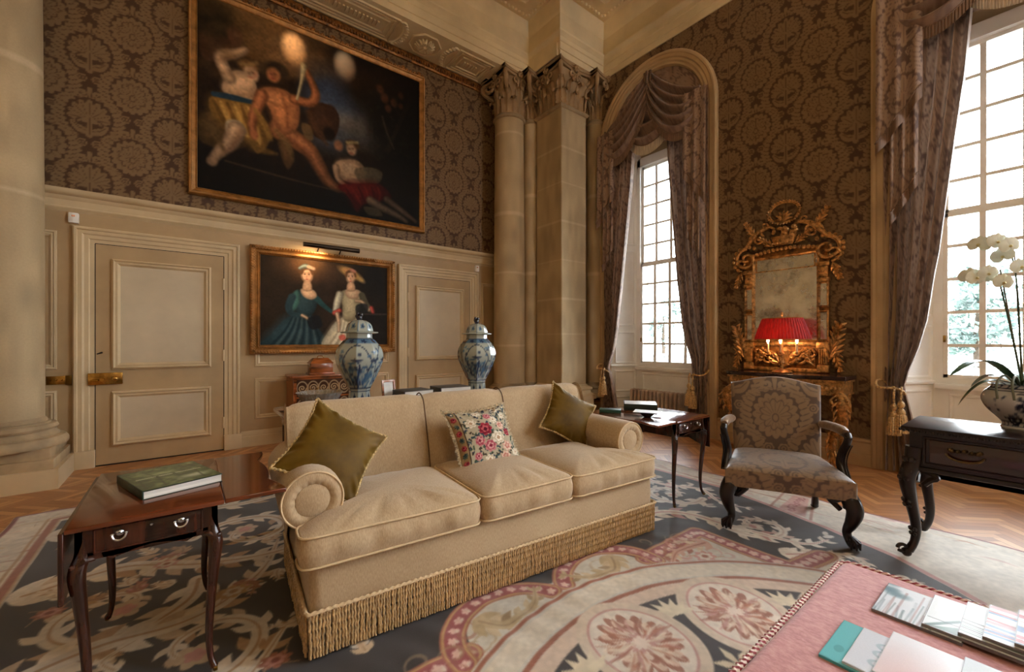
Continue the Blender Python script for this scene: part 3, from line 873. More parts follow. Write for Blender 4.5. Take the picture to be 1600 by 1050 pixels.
# ================================================================== arches, windows
af = [(0, 0), (0, .05), (.02, .065), (.045, .065), (.055, .05), (.10, .055), (.12, .04), (.15, .045), (.175, .03), (.20, .03), (.21, .012), (.22, 0)]
damflat = damask_mat
for wi, c in enumerate(CY[:2]):
    if wi < 2:
        # arch moulding
        path = [((XB, c+RO, .0), (0, -1, 0), (-1, 0, 0)), ((XB, c+RO, SPR), (0, -1, 0), (-1, 0, 0))]
        for k in range(1, 33):
            a = PI*k/33
            path.append(((XB, c+RO*cos(a), SPR+RO*sin(a)), (0, -cos(a), -sin(a)), (-1, 0, 0)))
        path += [((XB, c-RO, SPR), (0, 1, 0), (-1, 0, 0)), ((XB, c-RO, 0), (0, 1, 0), (-1, 0, 0))]
        struct(obj('trim_%d' % (10+wi), G().sweep(path, af), arch_paint, ang=30), ('moulded tan arch framing the window nearest the corner', 'moulded tan arch framing the right-hand window')[wi], 'arch moulding')
        # embrasure: splayed reveals and vault
        g = G()
        for s in (1, -1):
            g.add([(XB, c+s*RI, 0), (XS+.07, c+s*(SW-.02), 0), (XS+.07, c+s*(SW-.02), SPR), (XB, c+s*RI, SPR)], [(0, 1, 2, 3)])
        gv = G()
        n = 24
        for k in range(n):
            a0, a1 = PI*k/n, PI*(k+1)/n
            gv.add([(XB, c+RI*cos(a0), SPR+RI*sin(a0)), (XB, c+RI*cos(a1), SPR+RI*sin(a1)), (XS+.07, c+(SW-.02)*cos(a1), SPR+(SW-.02)*sin(a1)), (XS+.07, c+(SW-.02)*cos(a0), SPR+(SW-.02)*sin(a0))], [(0, 1, 2, 3)])
        g.add([(XB, c+RI, 0), (XB, c-RI, 0), (XS+.07, c-RI, 0), (XS+.07, c+RI, 0)], [(0, 1, 2, 3)])
        rev = struct(obj('trim_%d' % (13+wi), g, frame_paint, ang=20), ('white splayed shutter reveal of the corner window', 'white splayed shutter reveal of the right-hand window')[wi], 'window reveal')
        obj('vault', gv, arch_paint, rev, ang=20)
        for s in (1, -1):
            o = Vector((XB, c+s*RI, 0)); e = Vector((XS+.07-XB, s*(SW-.02-RI), 0)); L = e.length; e.normalize()
            nn = Vector((-e.y, e.x, 0)) if s < 0 else Vector((e.y, -e.x, 0))
            if nn.y*s > 0: nn = -nn
            g = G()
            for z0, z1 in ((.08, .40), (.48, .86), (.98, 1.55), (1.65, 3.0), (3.1, 4.4)):
                g.mould(o, e, (0, 0, 1), nn, .08, L-.13, z0, z1, [(0, 0), (.006, .014), (.02, .016), (.032, .004), (.034, 0)])
            g.sweep([(o+nn*.0+Vector((0, 0, .92)), nn, (0, 0, 1)), (o+e*(L-.02)+Vector((0, 0, .92)), nn, (0, 0, 1))], [(0, 0), (.03, .005), (.035, .025), (.01, .035), (0, .04)])
            obj('shutter_panel', g, frame_paint, rev, ang=30)
        # apron below sash
        g = G().bb(XS-.02, XS+.08, c-SW-.02, c+SW+.02, 0, SILL-.02)
        g.mould((XS-.02, c, 0), (0, 1, 0), (0, 0, 1), (-1, 0, 0), -SW+.1, SW-.1, .2, .42, [(0, 0), (.006, .014), (.02, .016), (.034, 0)])
        g.mould((XS-.02, c, 0), (0, 1, 0), (0, 0, 1), (-1, 0, 0), -SW+.1, SW-.1, .52, .82, [(0, 0), (.006, .014), (.02, .016), (.034, 0)])
        obj('apron_panel', g, frame_paint, rev, ang=30)
    w = thing('window_%d' % (wi+1), ('tall multi-pane sash window nearest the room corner', 'tall multi-pane sash window at the right behind the orchid', 'sash window beyond the right edge')[wi], 'window', (XS, c, 0), kind='structure')
    g = G()
    top, bot = HEAD, SILL+.05; hw = SW-.055; mid = bot+.353*5
    g.bb(-.02, .10, -SW-.02, -hw, SILL-.02, top+.1); g.bb(-.02, .10, hw, SW+.02, SILL-.02, top+.1); g.bb(-.02, .10, -SW, SW, top-.03, top+.12)
    for (z0, z1, dx) in ((bot, mid, 0), (mid, top-.03, .045)):
        g.bb(dx, dx+.045, -hw, -hw+.035, z0, z1); g.bb(dx, dx+.045, hw-.035, hw, z0, z1)
        g.bb(dx, dx+.045, -hw, hw, z0, z0+.045); g.bb(dx, dx+.045, -hw, hw, z1-.04, z1+.005)
        n = 5
        for k in range(1, n): g.bb(dx+.0115, dx+.0335, -hw, hw, z0+(z1-z0)*k/n-.017, z0+(z1-z0)*k/n+.017)
        for k in range(1, 4): g.bb(dx+.006, dx+.039, -hw+2*hw*k/4-.023, -hw+2*hw*k/4+.023, z0, z1)
    obj('sash_frame', g, frame_paint, w, ang=0)
    obj('sill', G().rbox(-.10, .14, -SW-.0, SW+.0, SILL-.055, SILL+.0, .008).bb(-.03, .10, -SW, SW, SILL, bot+.01), frame_paint, w)
    g = G()
    for dx, z0, z1 in ((.022, bot, mid), (.067, mid, top)):
        g.add([(dx, -hw, z0), (dx, hw, z0), (dx, hw, z1), (dx, -hw, z1)], [(0, 1, 2, 3)])
    if 'glass' not in MATS:
        m, nt, b = mat_base('window_glass'); MATS['glass'] = m
        tr = nt.nodes.new('ShaderNodeBsdfTransparent'); tr.inputs[0].default_value = (.97, .98, .98, 1)
        gl = nt.nodes.new('ShaderNodeBsdfGlossy'); gl.inputs['Roughness'].default_value = .02
        lw = nt.nodes.new('ShaderNodeLayerWeight'); lw.inputs[0].default_value = .25
        mx = nt.nodes.new('ShaderNodeMixShader'); nt.links.new(lw.outputs['Fresnel'], mx.inputs[0]); nt.links.new(tr.outputs[0], mx.inputs[1]); nt.links.new(gl.outputs[0], mx.inputs[2])
        nt.links.new(mx.outputs[0], nt.nodes['Material Output'].inputs['Surface'])
    obj('pane', g, MATS['glass'], w, ang=0)
    if wi < 2:
        g = G().rbox(-.015, .0, hw-.02, hw+.01, 1.37, 1.44, .003); g.rbox(-.015, 0, hw-.0, hw+.025, 1.5, 1.58, .003)
        obj('sash_catch', g, brass, w)

# ================================================================== curtains
curt = vcol('curtain_damask', rough=.5, spec=.35, bmp=.2, bscale=500, sheen=.3)
_nt = curt.node_tree; _tl = _nt.nodes.new('ShaderNodeBsdfTranslucent'); _mx = _nt.nodes.new('ShaderNodeMixShader'); _mx.inputs[0].default_value = .10
_at = [n for n in _nt.nodes if n.type == 'ATTRIBUTE'][0]; _nt.links.new(_at.outputs['Color'], _tl.inputs[0])
_nt.links.new(_nt.nodes['Principled BSDF'].outputs[0], _mx.inputs[1]); _nt.links.new(_tl.outputs[0], _mx.inputs[2]); _nt.links.new(_mx.outputs[0], _nt.nodes['Material Output'].inputs['Surface'])
fringe_m = M('silk_fringe', (128, 98, 76), rough=.6, var=.3, scale=1, stretch=(200, 200, 4), sheen=.3)
tassel_m = M('gold_silk', (205, 168, 112), rough=.5, var=.25, scale=60, sheen=.3)
pale_fringe = M('pale_lace_fringe', (214, 200, 182), rough=.7, var=.2, scale=1, stretch=(150, 150, 5))
CG = (104, 79, 68); CM = (164, 136, 116)
XC = 5.86
def curtain(c, s, label):
    zt = np.linspace(5.05, .015, 170); uu = np.linspace(0, 1, 110)
    U, Z = np.meshgrid(uu, zt)
    din = np.interp(Z, [0, .3, .75, .92, 1.1, 1.31, 1.59, 2.04, 2.26, 2.66, 3.3, 3.92, 4.6, 5.1], [.60, .66, .74, .765, .73, .66, .594, .54, .506, .468, .405, .336, .287, .27])
    dout = np.interp(Z, [0, .5, .92, 1.4, 5], [.97, .95, .93, .945, .93])
    d = dout+(din-dout)*U
    wdt = dout-din
    ph = 2*PI*6.0*U+.5*np.sin(5*U+Z*.3)
    amp = np.interp(Z, [0, .6, .92, 1.5, 3, 5], [.055, .045, .03, .045, .055, .06])
    Xx = XC+amp*np.sin(ph)+.35*amp*np.sin(2.3*ph+1.7)+.03*np.sin(Z*1.1+3*U)
    d = d+.28*amp*np.cos(ph)
    C = damask(U*2.2/PERIOD+.2, Z/.705+.1*np.sin(ph), CG, CM)
    P = np.stack([Xx-np.interp(Z, [.7, .92, 1.15], [0, .05, 0]), c+s*d, Z], -1)
    return P, C
SIDES = {(0, 1): 'brown damask curtain tied back beside the corner pier', (0, -1): 'brown damask curtain on the mirror side of the corner window',
         (1, 1): 'brown damask curtain tied back on the left of the right-hand window'}
for (wi, s), lab in SIDES.items():
    c = CY[wi]
    P, C = curtain(c, s, lab)
    cu = painted('curtain', P, C, curt, None, label=lab, cat='curtain', group='tied back damask curtains')
    # rope tie-back with two tassels
    tb = thing('tieback', ['gold rope tieback with tassels around curtain by the corner pier', 'gold rope tieback around curtain next to the mirror wall', 'gold rope tieback with two large tassels left of the black desk', 'gold rope tieback with tassels at the far right curtain'][wi*2+(0 if s == 1 else 1)], 'tieback', (XC-.05, c+s*.86, .90), group='rope tiebacks')
    pts = [(.10*cos(a)-.04, s*(.02+.115*sin(a)), .05*sin(a)+.03*sin(2*a)) for a in np.linspace(0, 2*PI, 28, endpoint=False)]
    obj('rope', G().rope(pts, .011, .03, closed=True), tassel_m, tb)
    for k, (dy, dz) in enumerate(((-.03, 0), (-.085, .03))):
        x0 = -.15; y0 = s*dy
        g = G().rope([(x0+.03, y0, .02), (x0, y0, -.05+dz), (x0, y0, -.16+dz)], .009, .03)
        g.lathe([(.008, -.15), (.022, -.165), (.03, -.19), (.022, -.215), (.014, -.225), (.03, -.245), (.036, -.27), (.03, -.29)], 14, (x0, y0, dz))
        tas = obj('tassel_head', g, tassel_m, tb)
        obj('tassel_skirt', G().lathe([(.03, -.285), (.042, -.30), (.05, -.38), (.058, -.47), (.05, -.472)], 36, (x0, y0, dz), fn=lambda a, z: 1+.05*cos(18*a)), tassel_m, tb)
# swags
def swag_rows(A, B, A2, B2, sag0, sag1, nu=46, nv=44, bow=.0, folds=4.5):
    """A,B = (d,z) top ends ; A2,B2 = bottom ends"""
    u = np.linspace(0, 1, nu); v = np.linspace(0, 1, nv); U, V = np.meshgrid(u, v)
    ad = A[0]+(A2[0]-A[0])*V; az = A[1]+(A2[1]-A[1])*V; bd = B[0]+(B2[0]-B[0])*V; bz = B[1]+(B2[1]-B[1])*V
    prof = (4*U*(1-U))**.85
    sag = sag0+(sag1-sag0)*V
    sk = U+.10*np.sin(PI*U)
    D = ad+(bd-ad)*U; Zz = az+(bz-az)*U-sag*prof
    fold = np.sin(V*2*PI*folds+.6*np.sin(3*U))*np.minimum(1, prof*1.6)
    Xx = -.04-.10*prof*np.sin(PI*np.minimum(V*1.1, 1)*.5)-.055*fold
    Zz = Zz+.022*fold
    return U, V, D, Zz, Xx
def swag_obj(par, name, c, args, X0, col, fr=.11, frm=None, **kw):
    U, V, D, Zz, Xx = swag_rows(*args, **kw)
    P = np.stack([X0+Xx, c+D, Zz], -1)-np.array([XC, c, 0])
    C = damask(U*1.5/PERIOD+.3, V*1.25, np.array(CG)*.6+np.array(CM)*.4-8, np.array(CG)*.35+np.array(CM)*.65)
    o = painted(name, P, C, curt, par)
    b = P[-1]
    g = G(); n = len(b)
    fn = lambda u, v: tuple(np.array([np.interp(u, np.linspace(0, 1, n), b[:, k]) for k in range(3)])+np.array([-.012-.004*cos(u*n*PI*2), 0, .012-v*fr]))
    g.grid(fn, n*3, 4)
    obj('bullion_fringe' if name != 'center_swag' else 'lace_fringe', g, frm or fringe_m, o)
    g = G().rope([tuple(p+np.array([-.014, 0, .012])) for p in b], .008, .03)
    obj('swag_cord', g, fringe_m, o)
    return o
for wi, lab in ((0, 'swagged damask pelmet filling the head of the corner window arch'), (1, 'swagged damask pelmet at the head of the right-hand window')):
    c = CY[wi]
    t = thing('curtain_pelmet', lab, 'pelmet', (XC, c, 0), group='swagged pelmets')
    # shaped backing board following the arch
    n = 40; X_, Z_ = np.meshgrid(np.linspace(-1, 1, 60), np.linspace(0, 1, 50))
    hgt = .36+np.sqrt(np.clip(.872**2-(X_*.872)**2, 0, None))
    Pz = 4.53+hgt*Z_; P = np.stack([np.full_like(X_, .095)+.004*np.sin(X_*30), X_*.872, Pz], -1)
    painted('backing_panel', P, damask((X_*.86+c-2.408)/PERIOD, (Pz-4.88)/.705, CG, CM), curt, t)
    swag_obj(t, 'center_swag', c, ((.22, 5.45), (-.22, 5.45), (.46, 4.88), (-.46, 4.88), .18, .36), XC+.06, None, .16, pale_fringe, folds=3.5)
    for s in (1, -1):
        swag_obj(t, 'swag', c, ((s*.03, 5.69), (s*.84, 5.06), (s*-.10, 5.48), (s*.95, 4.86), .12, .66), XC, None, .12)
        # cascading tail: two stepped falls with slanting fringed hems
        for (d0, d1, zt0, zb0, zb1, xo) in ((.88, .665, 4.7, 2.66, 3.05, -.085), (.985, .63, 4.98, 3.42, 3.90, -.125)):
            U, V = np.meshgrid(np.linspace(0, 1, 60), np.linspace(0, 1, 70))
            D = d0+(d1-d0)*U; zb = zb0+(zb1-zb0)*U
            Zz = zt0+(zb-zt0)*V
            P = np.stack([xo-.022*np.sin(U*2*PI*2.5+.6)*(.4+.6*V)-.01*V, s*D, Zz], -1)
            tl = painted('tail', P, damask(U*(d0-d1)*1.3/PERIOD+.1, Zz/.705, CG, CM), curt, t)
            b = P[-1]; g = G(); m = len(b)
            g.grid(lambda u, v: tuple(np.array([np.interp(u, np.linspace(0, 1, m), b[:, q]) for q in range(3)])+np.array([-.012, 0, .02-v*.13])), m*2, 3)
            obj('tail_fringe', g, fringe_m, tl)
            obj('tail_cord', G().rope([tuple(q+np.array([-.016, 0, .02])) for q in b], .007, .03), fringe_m, tl)
    g = G()
    for s in (-.05, 0, .05):
        g.lathe([(.010, .0), (.026, .06), (.02, .15), (.024, .2)], 12, (-.06-.02*(s == 0), s, 5.47))
    obj('center_pleats', g, curt if False else M('pelmet_plain', (104, 80, 62), rough=.6, var=.2, scale=8), t)

# ================================================================== radiator
t = thing('cast_iron_radiator', 'brown column radiator below the corner window', 'radiator', (6.19, 4.06, 0))
rad_m = M('radiator_bronze', (200, 176, 156), rough=.35, metal=.0, var=.12)
for k in range(13):
    y = -.45+k*.075
    pts = [(-.055, y, .10), (-.055, y, .49), (-.03, y, .525), (.03, y, .525), (.055, y, .49), (.055, y, .10), (.03, y, .075), (-.03, y, .075)]
    obj('radiator_section', G().tube(catmull(pts, 3, True), .028, 8, closed=True).tube([(0, y, .09), (0, y, .51)], .02, 6), rad_m, t)
g = G()
for y in (-.43, .43): g.tube([(-.05, y, 0), (-.05, y, .1)], .016, 6); g.tube([(.05, y, 0), (.05, y, .1)], .016, 6)
obj('radiator_foot', g, rad_m, t)

# ================================================================== outside: terrace, balustrade, trees
gravel = M('pale_terrace_gravel', (196, 194, 188), rough=.95, var=.2, scale=1.5)
struct(obj('ground', G().bb(6.9, 120, -60, 120, -.7, -.5), gravel, ang=0), 'pale gravel terrace outside the windows', 'terrace')
bal_m = M('weathered_limestone', (150, 150, 146), rough=.9, var=.25, scale=1.5)
t = thing('stone_balustrade', 'distant pale stone balustrade on the terrace outside the right-hand window', 'balustrade', (29, 3, -.5))
obj('coping', G().bb(-.2, .2, -12, 26, .72, .86), bal_m, t, ang=0)
obj('plinth_course', G().bb(-.2, .2, -12, 26, 0, .14), bal_m, t, ang=0)
for k in range(9): obj('pier', G().bb(-.22, .22, -12+k*4.6-.3, -12+k*4.6+.3, 0, .92), bal_m, t, ang=0)
bm_ = None
nb = 0
for k in range(150):
    y = -12+k*.255
    if abs(((y+12) % 4.6)) < .38 or abs(((y+12) % 4.6)-4.6) < .38 or nb >= 100: continue
    if bm_ is None:
        bm_ = obj('baluster', G().lathe([(.07, .14), (.07, .18), (.045, .22), (.085, .36), (.06, .5), (.04, .6), (.06, .66), (.07, .72)], 8, (0, 0, 0)), bal_m, t); bm_.location = (0, y, 0)
    else:
        q = bm_.copy(); COL.objects.link(q); q.parent = t; q.location = (0, y, 0)
    nb += 1
leaf_ms = [M('tree_leaves_a', (136, 156, 148), rough=.8, var=.35, scale=.6), M('tree_leaves_b', (152, 170, 154), rough=.8, var=.35, scale=.6), M('tree_leaves_c', (126, 148, 146), rough=.8, var=.35, scale=.6)]  # leaf colours paled so that they carry the outdoor haze
bark = M('tree_bark', (90, 76, 62), rough=.9, var=.2)
def tree(x, y, h, r, mi, label, seed):
    rg = random.Random(seed)
    t = thing('garden_tree', label, 'tree', (x, y, -.5), group='trees in the garden outside')
    obj('trunk', G().tube([(0, 0, 0), (.1, .1, h*.3), (0, 0, h*.65)], [.28, .22, .1], 7), bark, t)
    g = G()
    for b in range(22):
        a = rg.uniform(0, 2*PI); zz = rg.uniform(.16, .92); rr = r*math.sqrt(max(.05, 1-((zz-.5)/.5)**2))*rg.uniform(.3, .9)
        bx, by, bz = rr*cos(a), rr*sin(a), zz*h; br = r*rg.uniform(.28, .45)
        for k in range(70):
            d = Vector((rg.gauss(0, 1), rg.gauss(0, 1), rg.gauss(0, .8))).normalized()*br*rg.uniform(.6, 1)
            p = Vector((bx, by, bz))+d; e1 = Vector((rg.gauss(0, 1), rg.gauss(0, 1), rg.gauss(0, 1))).normalized(); e2 = e1.orthogonal(); s = rg.uniform(.12, .3)
            g.add([p-e1*s, p-e2*s*.6, p+e1*s, p+e2*s*.6], [(0, 1, 2, 3)])
    obj('crown', g, leaf_ms[mi], t, ang=0)
for k, (x, y, h, r, mi, lab) in enumerate(((44, 3.2, 7.2, 2.6, 0, 'rounded tree beyond the balustrade, left in the right-hand window'), (52, -1.6, 6.6, 2.8, 1, 'bushy pale tree beyond the balustrade behind the orchid stems'), 
                                         (56, 35.5, 8.5, 3.0, 0, 'blue green tree seen through the middle of the corner window'), (66, 46.5, 7, 3.0, 2, 'dark tree seen low through the left panes of the corner window'), (37, 8.6, 4.6, 2.2, 2, 'small tree beyond the balustrade close to the window curtain'))):
    tree(x, y, h, r, mi, lab, 100+k)
# ================================================================== pictures on the back wall
_F = 655.; _a = R(37.75)
def onY(px, py, Y):
    """where a sight line of the photograph meets the wall plane: used to read positions off it"""
    u = (px-800)/_F; v = (533-py)/_F
    dx = sin(_a)+u*cos(_a); dy = cos(_a)-u*sin(_a); t = Y/dy
    return (dx*t, H+v*t)
canvas_mat = vcol('oil_on_canvas', rough=.55, spec=.12, bmp=.12, bscale=250)
YP = 6.37
def zp(x, y): return onY(280+x/2.7625, y/2.7625, YP)
def zl(*pts): return [zp(x, y) for x, y in pts]
X0, Z0, X1, Z1 = .005, 3.17, 3.11, 5.74
cv = Cv(X0+.06, X1-.06, Z0+.06, Z1-.06, .006, (36, 24, 16))
S = .0031
def E_(x, y, rx, ry, col, a=1, rot=0, soft=.02, **k):
    q = zp(x, y); cv.ell(q[0], q[1], rx*S, ry*S, col, a, rot, soft, **k)
def P_(pts, col, a=1, soft=.012):
    c = np.array(col, float); cv.poly(zl(*pts), c*.70 if a == 1 else c, a, soft, smooth=5)
    if a == 1:
        x0 = sum(p[0] for p in pts)/len(pts); y0 = sum(p[1] for p in pts)/len(pts)
        ex = max(p[0] for p in pts)-min(p[0] for p in pts)
        cv.poly(zl(*[(x0+(x-x0)*.86-ex*.03, y0+(y-y0)*.86-ex*.03) for x, y in pts]), c, .9, ex*S*.12, smooth=5)
        cv.poly(zl(*[(x0+(x-x0)*.45-ex*.08, y0+(y-y0)*.45-ex*.07) for x, y in pts]), np.minimum(c*1.15+8, 245), .6, ex*S*.14, smooth=5)
def K_(pts, w, col, a=1, soft=.01):
    c = np.array(col, float)
    if a == 1 and max(w) > 8 and c.sum() > 240:     # limbs and sleeves: turned with a dark side and a light
        m = max(w)*.30
        cv.stroke(zl(*pts), [q*S for q in w], c*.58, 1, soft*1.8, smooth=5)
        cv.stroke(zl(*[(x-m*.45, y-m*.35) for x, y in pts]), [q*S*.74 for q in w], c*.86, .95, max(w)*S*.35, smooth=5)
        cv.stroke(zl(*[(x-m*.9, y-m*.7) for x, y in pts]), [q*S*.34 for q in w], np.minimum(c*1.12+10, 245), .75, max(w)*S*.35, smooth=5)
    else: cv.stroke(zl(*pts), [q*S for q in w], col, a, soft, smooth=5)
for (x, y, rx, ry, c, a) in ((300, 90, 230, 110, (168, 120, 62), .95), (240, 40, 130, 70, (190, 142, 82), .8), (420, 190, 180, 90, (138, 96, 54), .8), (560, 250, 120, 90, (104, 74, 48), .6), (700, 300, 150, 60, (92, 60, 38), .5),
                             (640, 400, 90, 110, (58, 72, 98), .8), (700, 480, 120, 60, (70, 84, 106), .85), (770, 590, 110, 30, (108, 112, 116), .7), (730, 520, 60, 22, (176, 154, 122), .7), (650, 600, 70, 40, (96, 116, 140), .6), (480, 230, 90, 50, (150, 112, 72), .5),
                             (150, 80, 90, 80, (20, 14, 10), .9), (120, 180, 70, 90, (40, 26, 18), .8), (900, 420, 130, 170, (26, 19, 13), .9), (960, 300, 120, 120, (54, 32, 20), .7), (840, 330, 90, 60, (72, 44, 26), .6), (950, 600, 120, 160, (22, 18, 14), .95), (560, 870, 480, 90, (18, 12, 9), .95), (200, 730, 220, 110, (20, 13, 10), .95), (520, 760, 200, 70, (26, 17, 11), .9)):
    E_(x, y, rx, ry, c, a, soft=.16)
SK = (200, 160, 122); SKD = (150, 104, 70); TAN = (168, 104, 62); TAND = (104, 58, 34)
# dark companion behind, and cherubs in the tree
P_([(90, 140), (150, 120), (210, 160), (270, 150), (250, 240), (150, 260), (95, 230)], (70, 44, 30), .9); E_(240, 150, 28, 34, (92, 56, 38))
P_([(560, 470), (620, 440), (690, 490), (680, 580), (620, 600), (570, 560)], (66, 40, 26)); E_(655, 480, 30, 34, (54, 32, 22)); E_(650, 575, 26, 32, (30, 20, 14))
for (x, y, r) in ((890, 420, 20), (930, 440, 18), (905, 465, 16), (960, 410, 15), (870, 380, 18), (960, 455, 13)): E_(x, y, r, r*1.2, (140, 82, 52), .8)
# left woman, ochre drapery
P_([(85, 500), (140, 480), (260, 520), (300, 620), (200, 640), (90, 600)], (86, 62, 34))
P_([(130, 420), (200, 410), (310, 440), (400, 560), (390, 610), (340, 660), (300, 600), (240, 560), (150, 500)], (152, 110, 50))
for k in range(7): K_([(150+k*30, 430+k*6), (190+k*30, 510+k*14), (230+k*24, 560+k*12)], [5, 9, 3], (196, 152, 80) if k % 2 else (96, 66, 30), .7)
P_([(200, 330), (240, 300), (300, 310), (335, 370), (320, 430), (230, 410), (185, 380)], SK); E_(265, 372, 26, 24, (226, 190, 152), .6, soft=.06); E_(300, 400, 40, 24, SKD, .4, soft=.06)
K_([(215, 330), (180, 240), (250, 225), (290, 210)], [24, 22, 17, 10], SK); K_([(180, 252), (240, 236)], [6, 5], SKD, .5, .04)
E_(300, 284, 38, 26, (104, 70, 38)); E_(312, 312, 27, 32, SK, rot=.3); E_(318, 300, 16, 20, (150, 108, 80), .5, soft=.03); E_(330, 318, 8, 10, (190, 120, 92), .7)
for k in range(6): E_(270+k*13, 276-abs(k-2)*3, 7, 6, (150, 118, 70), .9)
K_([(150, 400), (230, 416), (330, 440)], [10, 12, 8], (36, 56, 70)); P_([(205, 520), (260, 520), (285, 570), (215, 580)], (206, 186, 150))
K_([(250, 555), (225, 610), (180, 650), (145, 690)], [34, 28, 20, 13], SK); E_(142, 695, 17, 16, SK); K_([(262, 560), (236, 622), (196, 660)], [8, 8, 5], SKD, .6, .04)
# central reclining figure
K_([(440, 560), (540, 625), (585, 670), (640, 770), (690, 815)], [46, 38, 30, 24, 14], TAN); K_([(450, 580), (540, 650), (575, 700), (630, 790)], [12, 12, 9, 6], TAND, .7, .04)
P_([(350, 385), (410, 372), (475, 395), (520, 450), (515, 540), (470, 580), (420, 545), (395, 470)], TAN); E_(430, 430, 42, 30, (204, 136, 84), .7, soft=.08); E_(470, 500, 30, 40, (190, 122, 74), .6, soft=.08)
K_([(445, 400), (465, 470), (470, 545)], [3, 4, 3], TAND, .7, .03); K_([(400, 440), (450, 455), (505, 445)], [3, 4, 3], TAND, .5, .03)
K_([(360, 405), (330, 480), (318, 530), (325, 575)], [24, 20, 16, 12], (164, 98, 58)); E_(325, 580, 14, 18, (160, 96, 60))
K_([(500, 425), (570, 440), (592, 400), (560, 320), (545, 290)], [22, 20, 19, 14, 12], (168, 100, 58)); K_([(540, 280), (530, 350), (512, 425)], [14, 5, 3], (220, 196, 146))
E_(425, 296, 42, 32, (30, 20, 14)); E_(408, 318, 26, 32, TAN, rot=-.2); E_(398, 318, 10, 12, (196, 110, 74), .7, soft=.03)
P_([(430, 600), (480, 620), (500, 680), (470, 730), (440, 660)], (88, 60, 34))
P_([(530, 530), (570, 540), (580, 600), (545, 590)], (120, 90, 50), .7)
# seated figure at right in red
E_(690, 625, 20, 24, (150, 104, 74)); E_(750, 622, 32, 24, (86, 58, 34)); E_(746, 642, 22, 27, SK, rot=.2); 
for k in range(5): E_(728+k*11, 612, 5, 5, (196, 176, 120))
P_([(690, 690), (770, 690), (810, 740), (790, 790), (710, 775), (670, 730)], SK); E_(735, 722, 22, 20, (228, 196, 160), .6, soft=.05)
P_([(760, 730), (830, 720), (880, 745), (860, 790), (790, 790)], (120, 104, 78), .9); K_([(680, 720), (690, 770), (740, 815)], [16, 13, 10], SK)
P_([(690, 800), (780, 790), (870, 795), (920, 850), (860, 870), (800, 880), (770, 915), (735, 850)], (134, 22, 18))
for k in range(6): K_([(720+k*28, 805), (740+k*26, 840), (770+k*18, 880)], [3, 7, 2], (176, 44, 32) if k % 2 else (84, 10, 10), .7)
K_([(830, 865), (880, 895), (940, 925), (985, 955)], [22, 20, 15, 9], SK); K_([(900, 860), (960, 905), (1025, 955)], [18, 16, 9], (186, 142, 108))
P_([(800, 890), (860, 900), (880, 930), (820, 925)], (160, 140, 104), .8)
K_([(200, 690), (480, 770), (720, 830)], [4, 4, 3], (92, 70, 48), .7); K_([(1000, 430), (940, 560), (900, 650)], [12, 10, 14], (44, 32, 24)); K_([(880, 500), (900, 570), (930, 640)], [5, 6, 4], (110, 92, 74), .6)
for k in range(90):
    x = rng.uniform(820, 1040); y = rng.uniform(330, 700); E_(x, y, rng.uniform(5, 16), rng.uniform(3, 9), (64+rng.uniform(-20, 16), 52+rng.uniform(-16, 10), 34), .35, rng.uniform(0, 3))
for k in range(60):
    x = rng.uniform(90, 200); y = rng.uniform(30, 150); E_(x, y, rng.uniform(6, 18), rng.uniform(4, 9), (50, 40, 24), .4, rng.uniform(0, 3))
for k in range(240):
    x, y = rng.uniform(90, 1040), rng.uniform(20, 320); c = [(150, 112, 66), (96, 66, 40), (60, 44, 30), (176, 136, 86)][k % 4]
    if x > 640 and y > 200: c = (44, 32, 22)
    E_(x, y, rng.uniform(12, 42), rng.uniform(6, 16), c, .16, rng.uniform(-.6, .6), soft=.05)
for (x, y, c) in ((408, 318, TAN), (312, 312, SK), (746, 642, SK)):
    E_(x-8, y-2, 3, 2.5, (60, 36, 24), .8); E_(x+6, y-3, 3, 2.5, (60, 36, 24), .8); E_(x-1, y+7, 2.5, 6, np.array(c)*.75, .7); E_(x-1, y+17, 6, 2.5, (140, 60, 48), .8)
for (pts, w, c) in (([(300, 600), (350, 640), (420, 660)], [10, 16, 6], (120, 88, 42)), ([(330, 470), (370, 540), (400, 600)], [8, 14, 5], (140, 104, 48)), ([(90, 520), (150, 560), (190, 640)], [10, 18, 6], (100, 76, 44)), ([(420, 560), (470, 620), (490, 690)], [10, 14, 5], (110, 82, 46)), ([(560, 480), (600, 560), (640, 620)], [12, 16, 8], (84, 54, 34))):
    cv.stroke(zl(*pts), [q*S for q in w], c, .75, .02, smooth=5)
XX, YY = np.meshgrid(cv.xs, cv.ys); q0 = zp(420, 420); dd = np.hypot((XX-q0[0])/1.75, (YY-q0[1])/1.35)
cv.C *= np.clip(1.12-.55*dd**1.6, .4, 1.1)[..., None]      # the painter's own dark corners
cv.blur(2); cv.noise(.10, .12); cv.noise(.10, .03)
def hang_picture(nm, label, group, cvs, x0, x1, z0, z1, yb, mat_fr, prof, depth):
    t = thing(nm, label, 'painting', ((x0+x1)/2, yb, (z0+z1)/2))
    hx_, hz_ = (x1-x0)/2, (z1-z0)/2
    XX, ZZ = np.meshgrid(cvs.xs-(x0+x1)/2, cvs.ys-(z0+z1)/2)
    painted('canvas', np.stack([XX, np.full_like(XX, -depth), ZZ], -1), cvs.C, canvas_mat, t)
    obj('stretcher', G().bb(-hx_+.04, hx_-.04, -depth+.004, 0, -hz_+.04, hz_-.04), dark_wood, t, ang=0)
    g = G().mould((0, 0, 0), (1, 0, 0), (0, 0, 1), (0, -1, 0), -hx_, hx_, -hz_, hz_, prof)
    return t, obj('frame', g, mat_fr, t, ang=30)
frame_g = M('old_gold_frame', (176, 124, 66), rough=.4, metal=.45, var=.16, scale=10, bmp=.15, bscale=90)
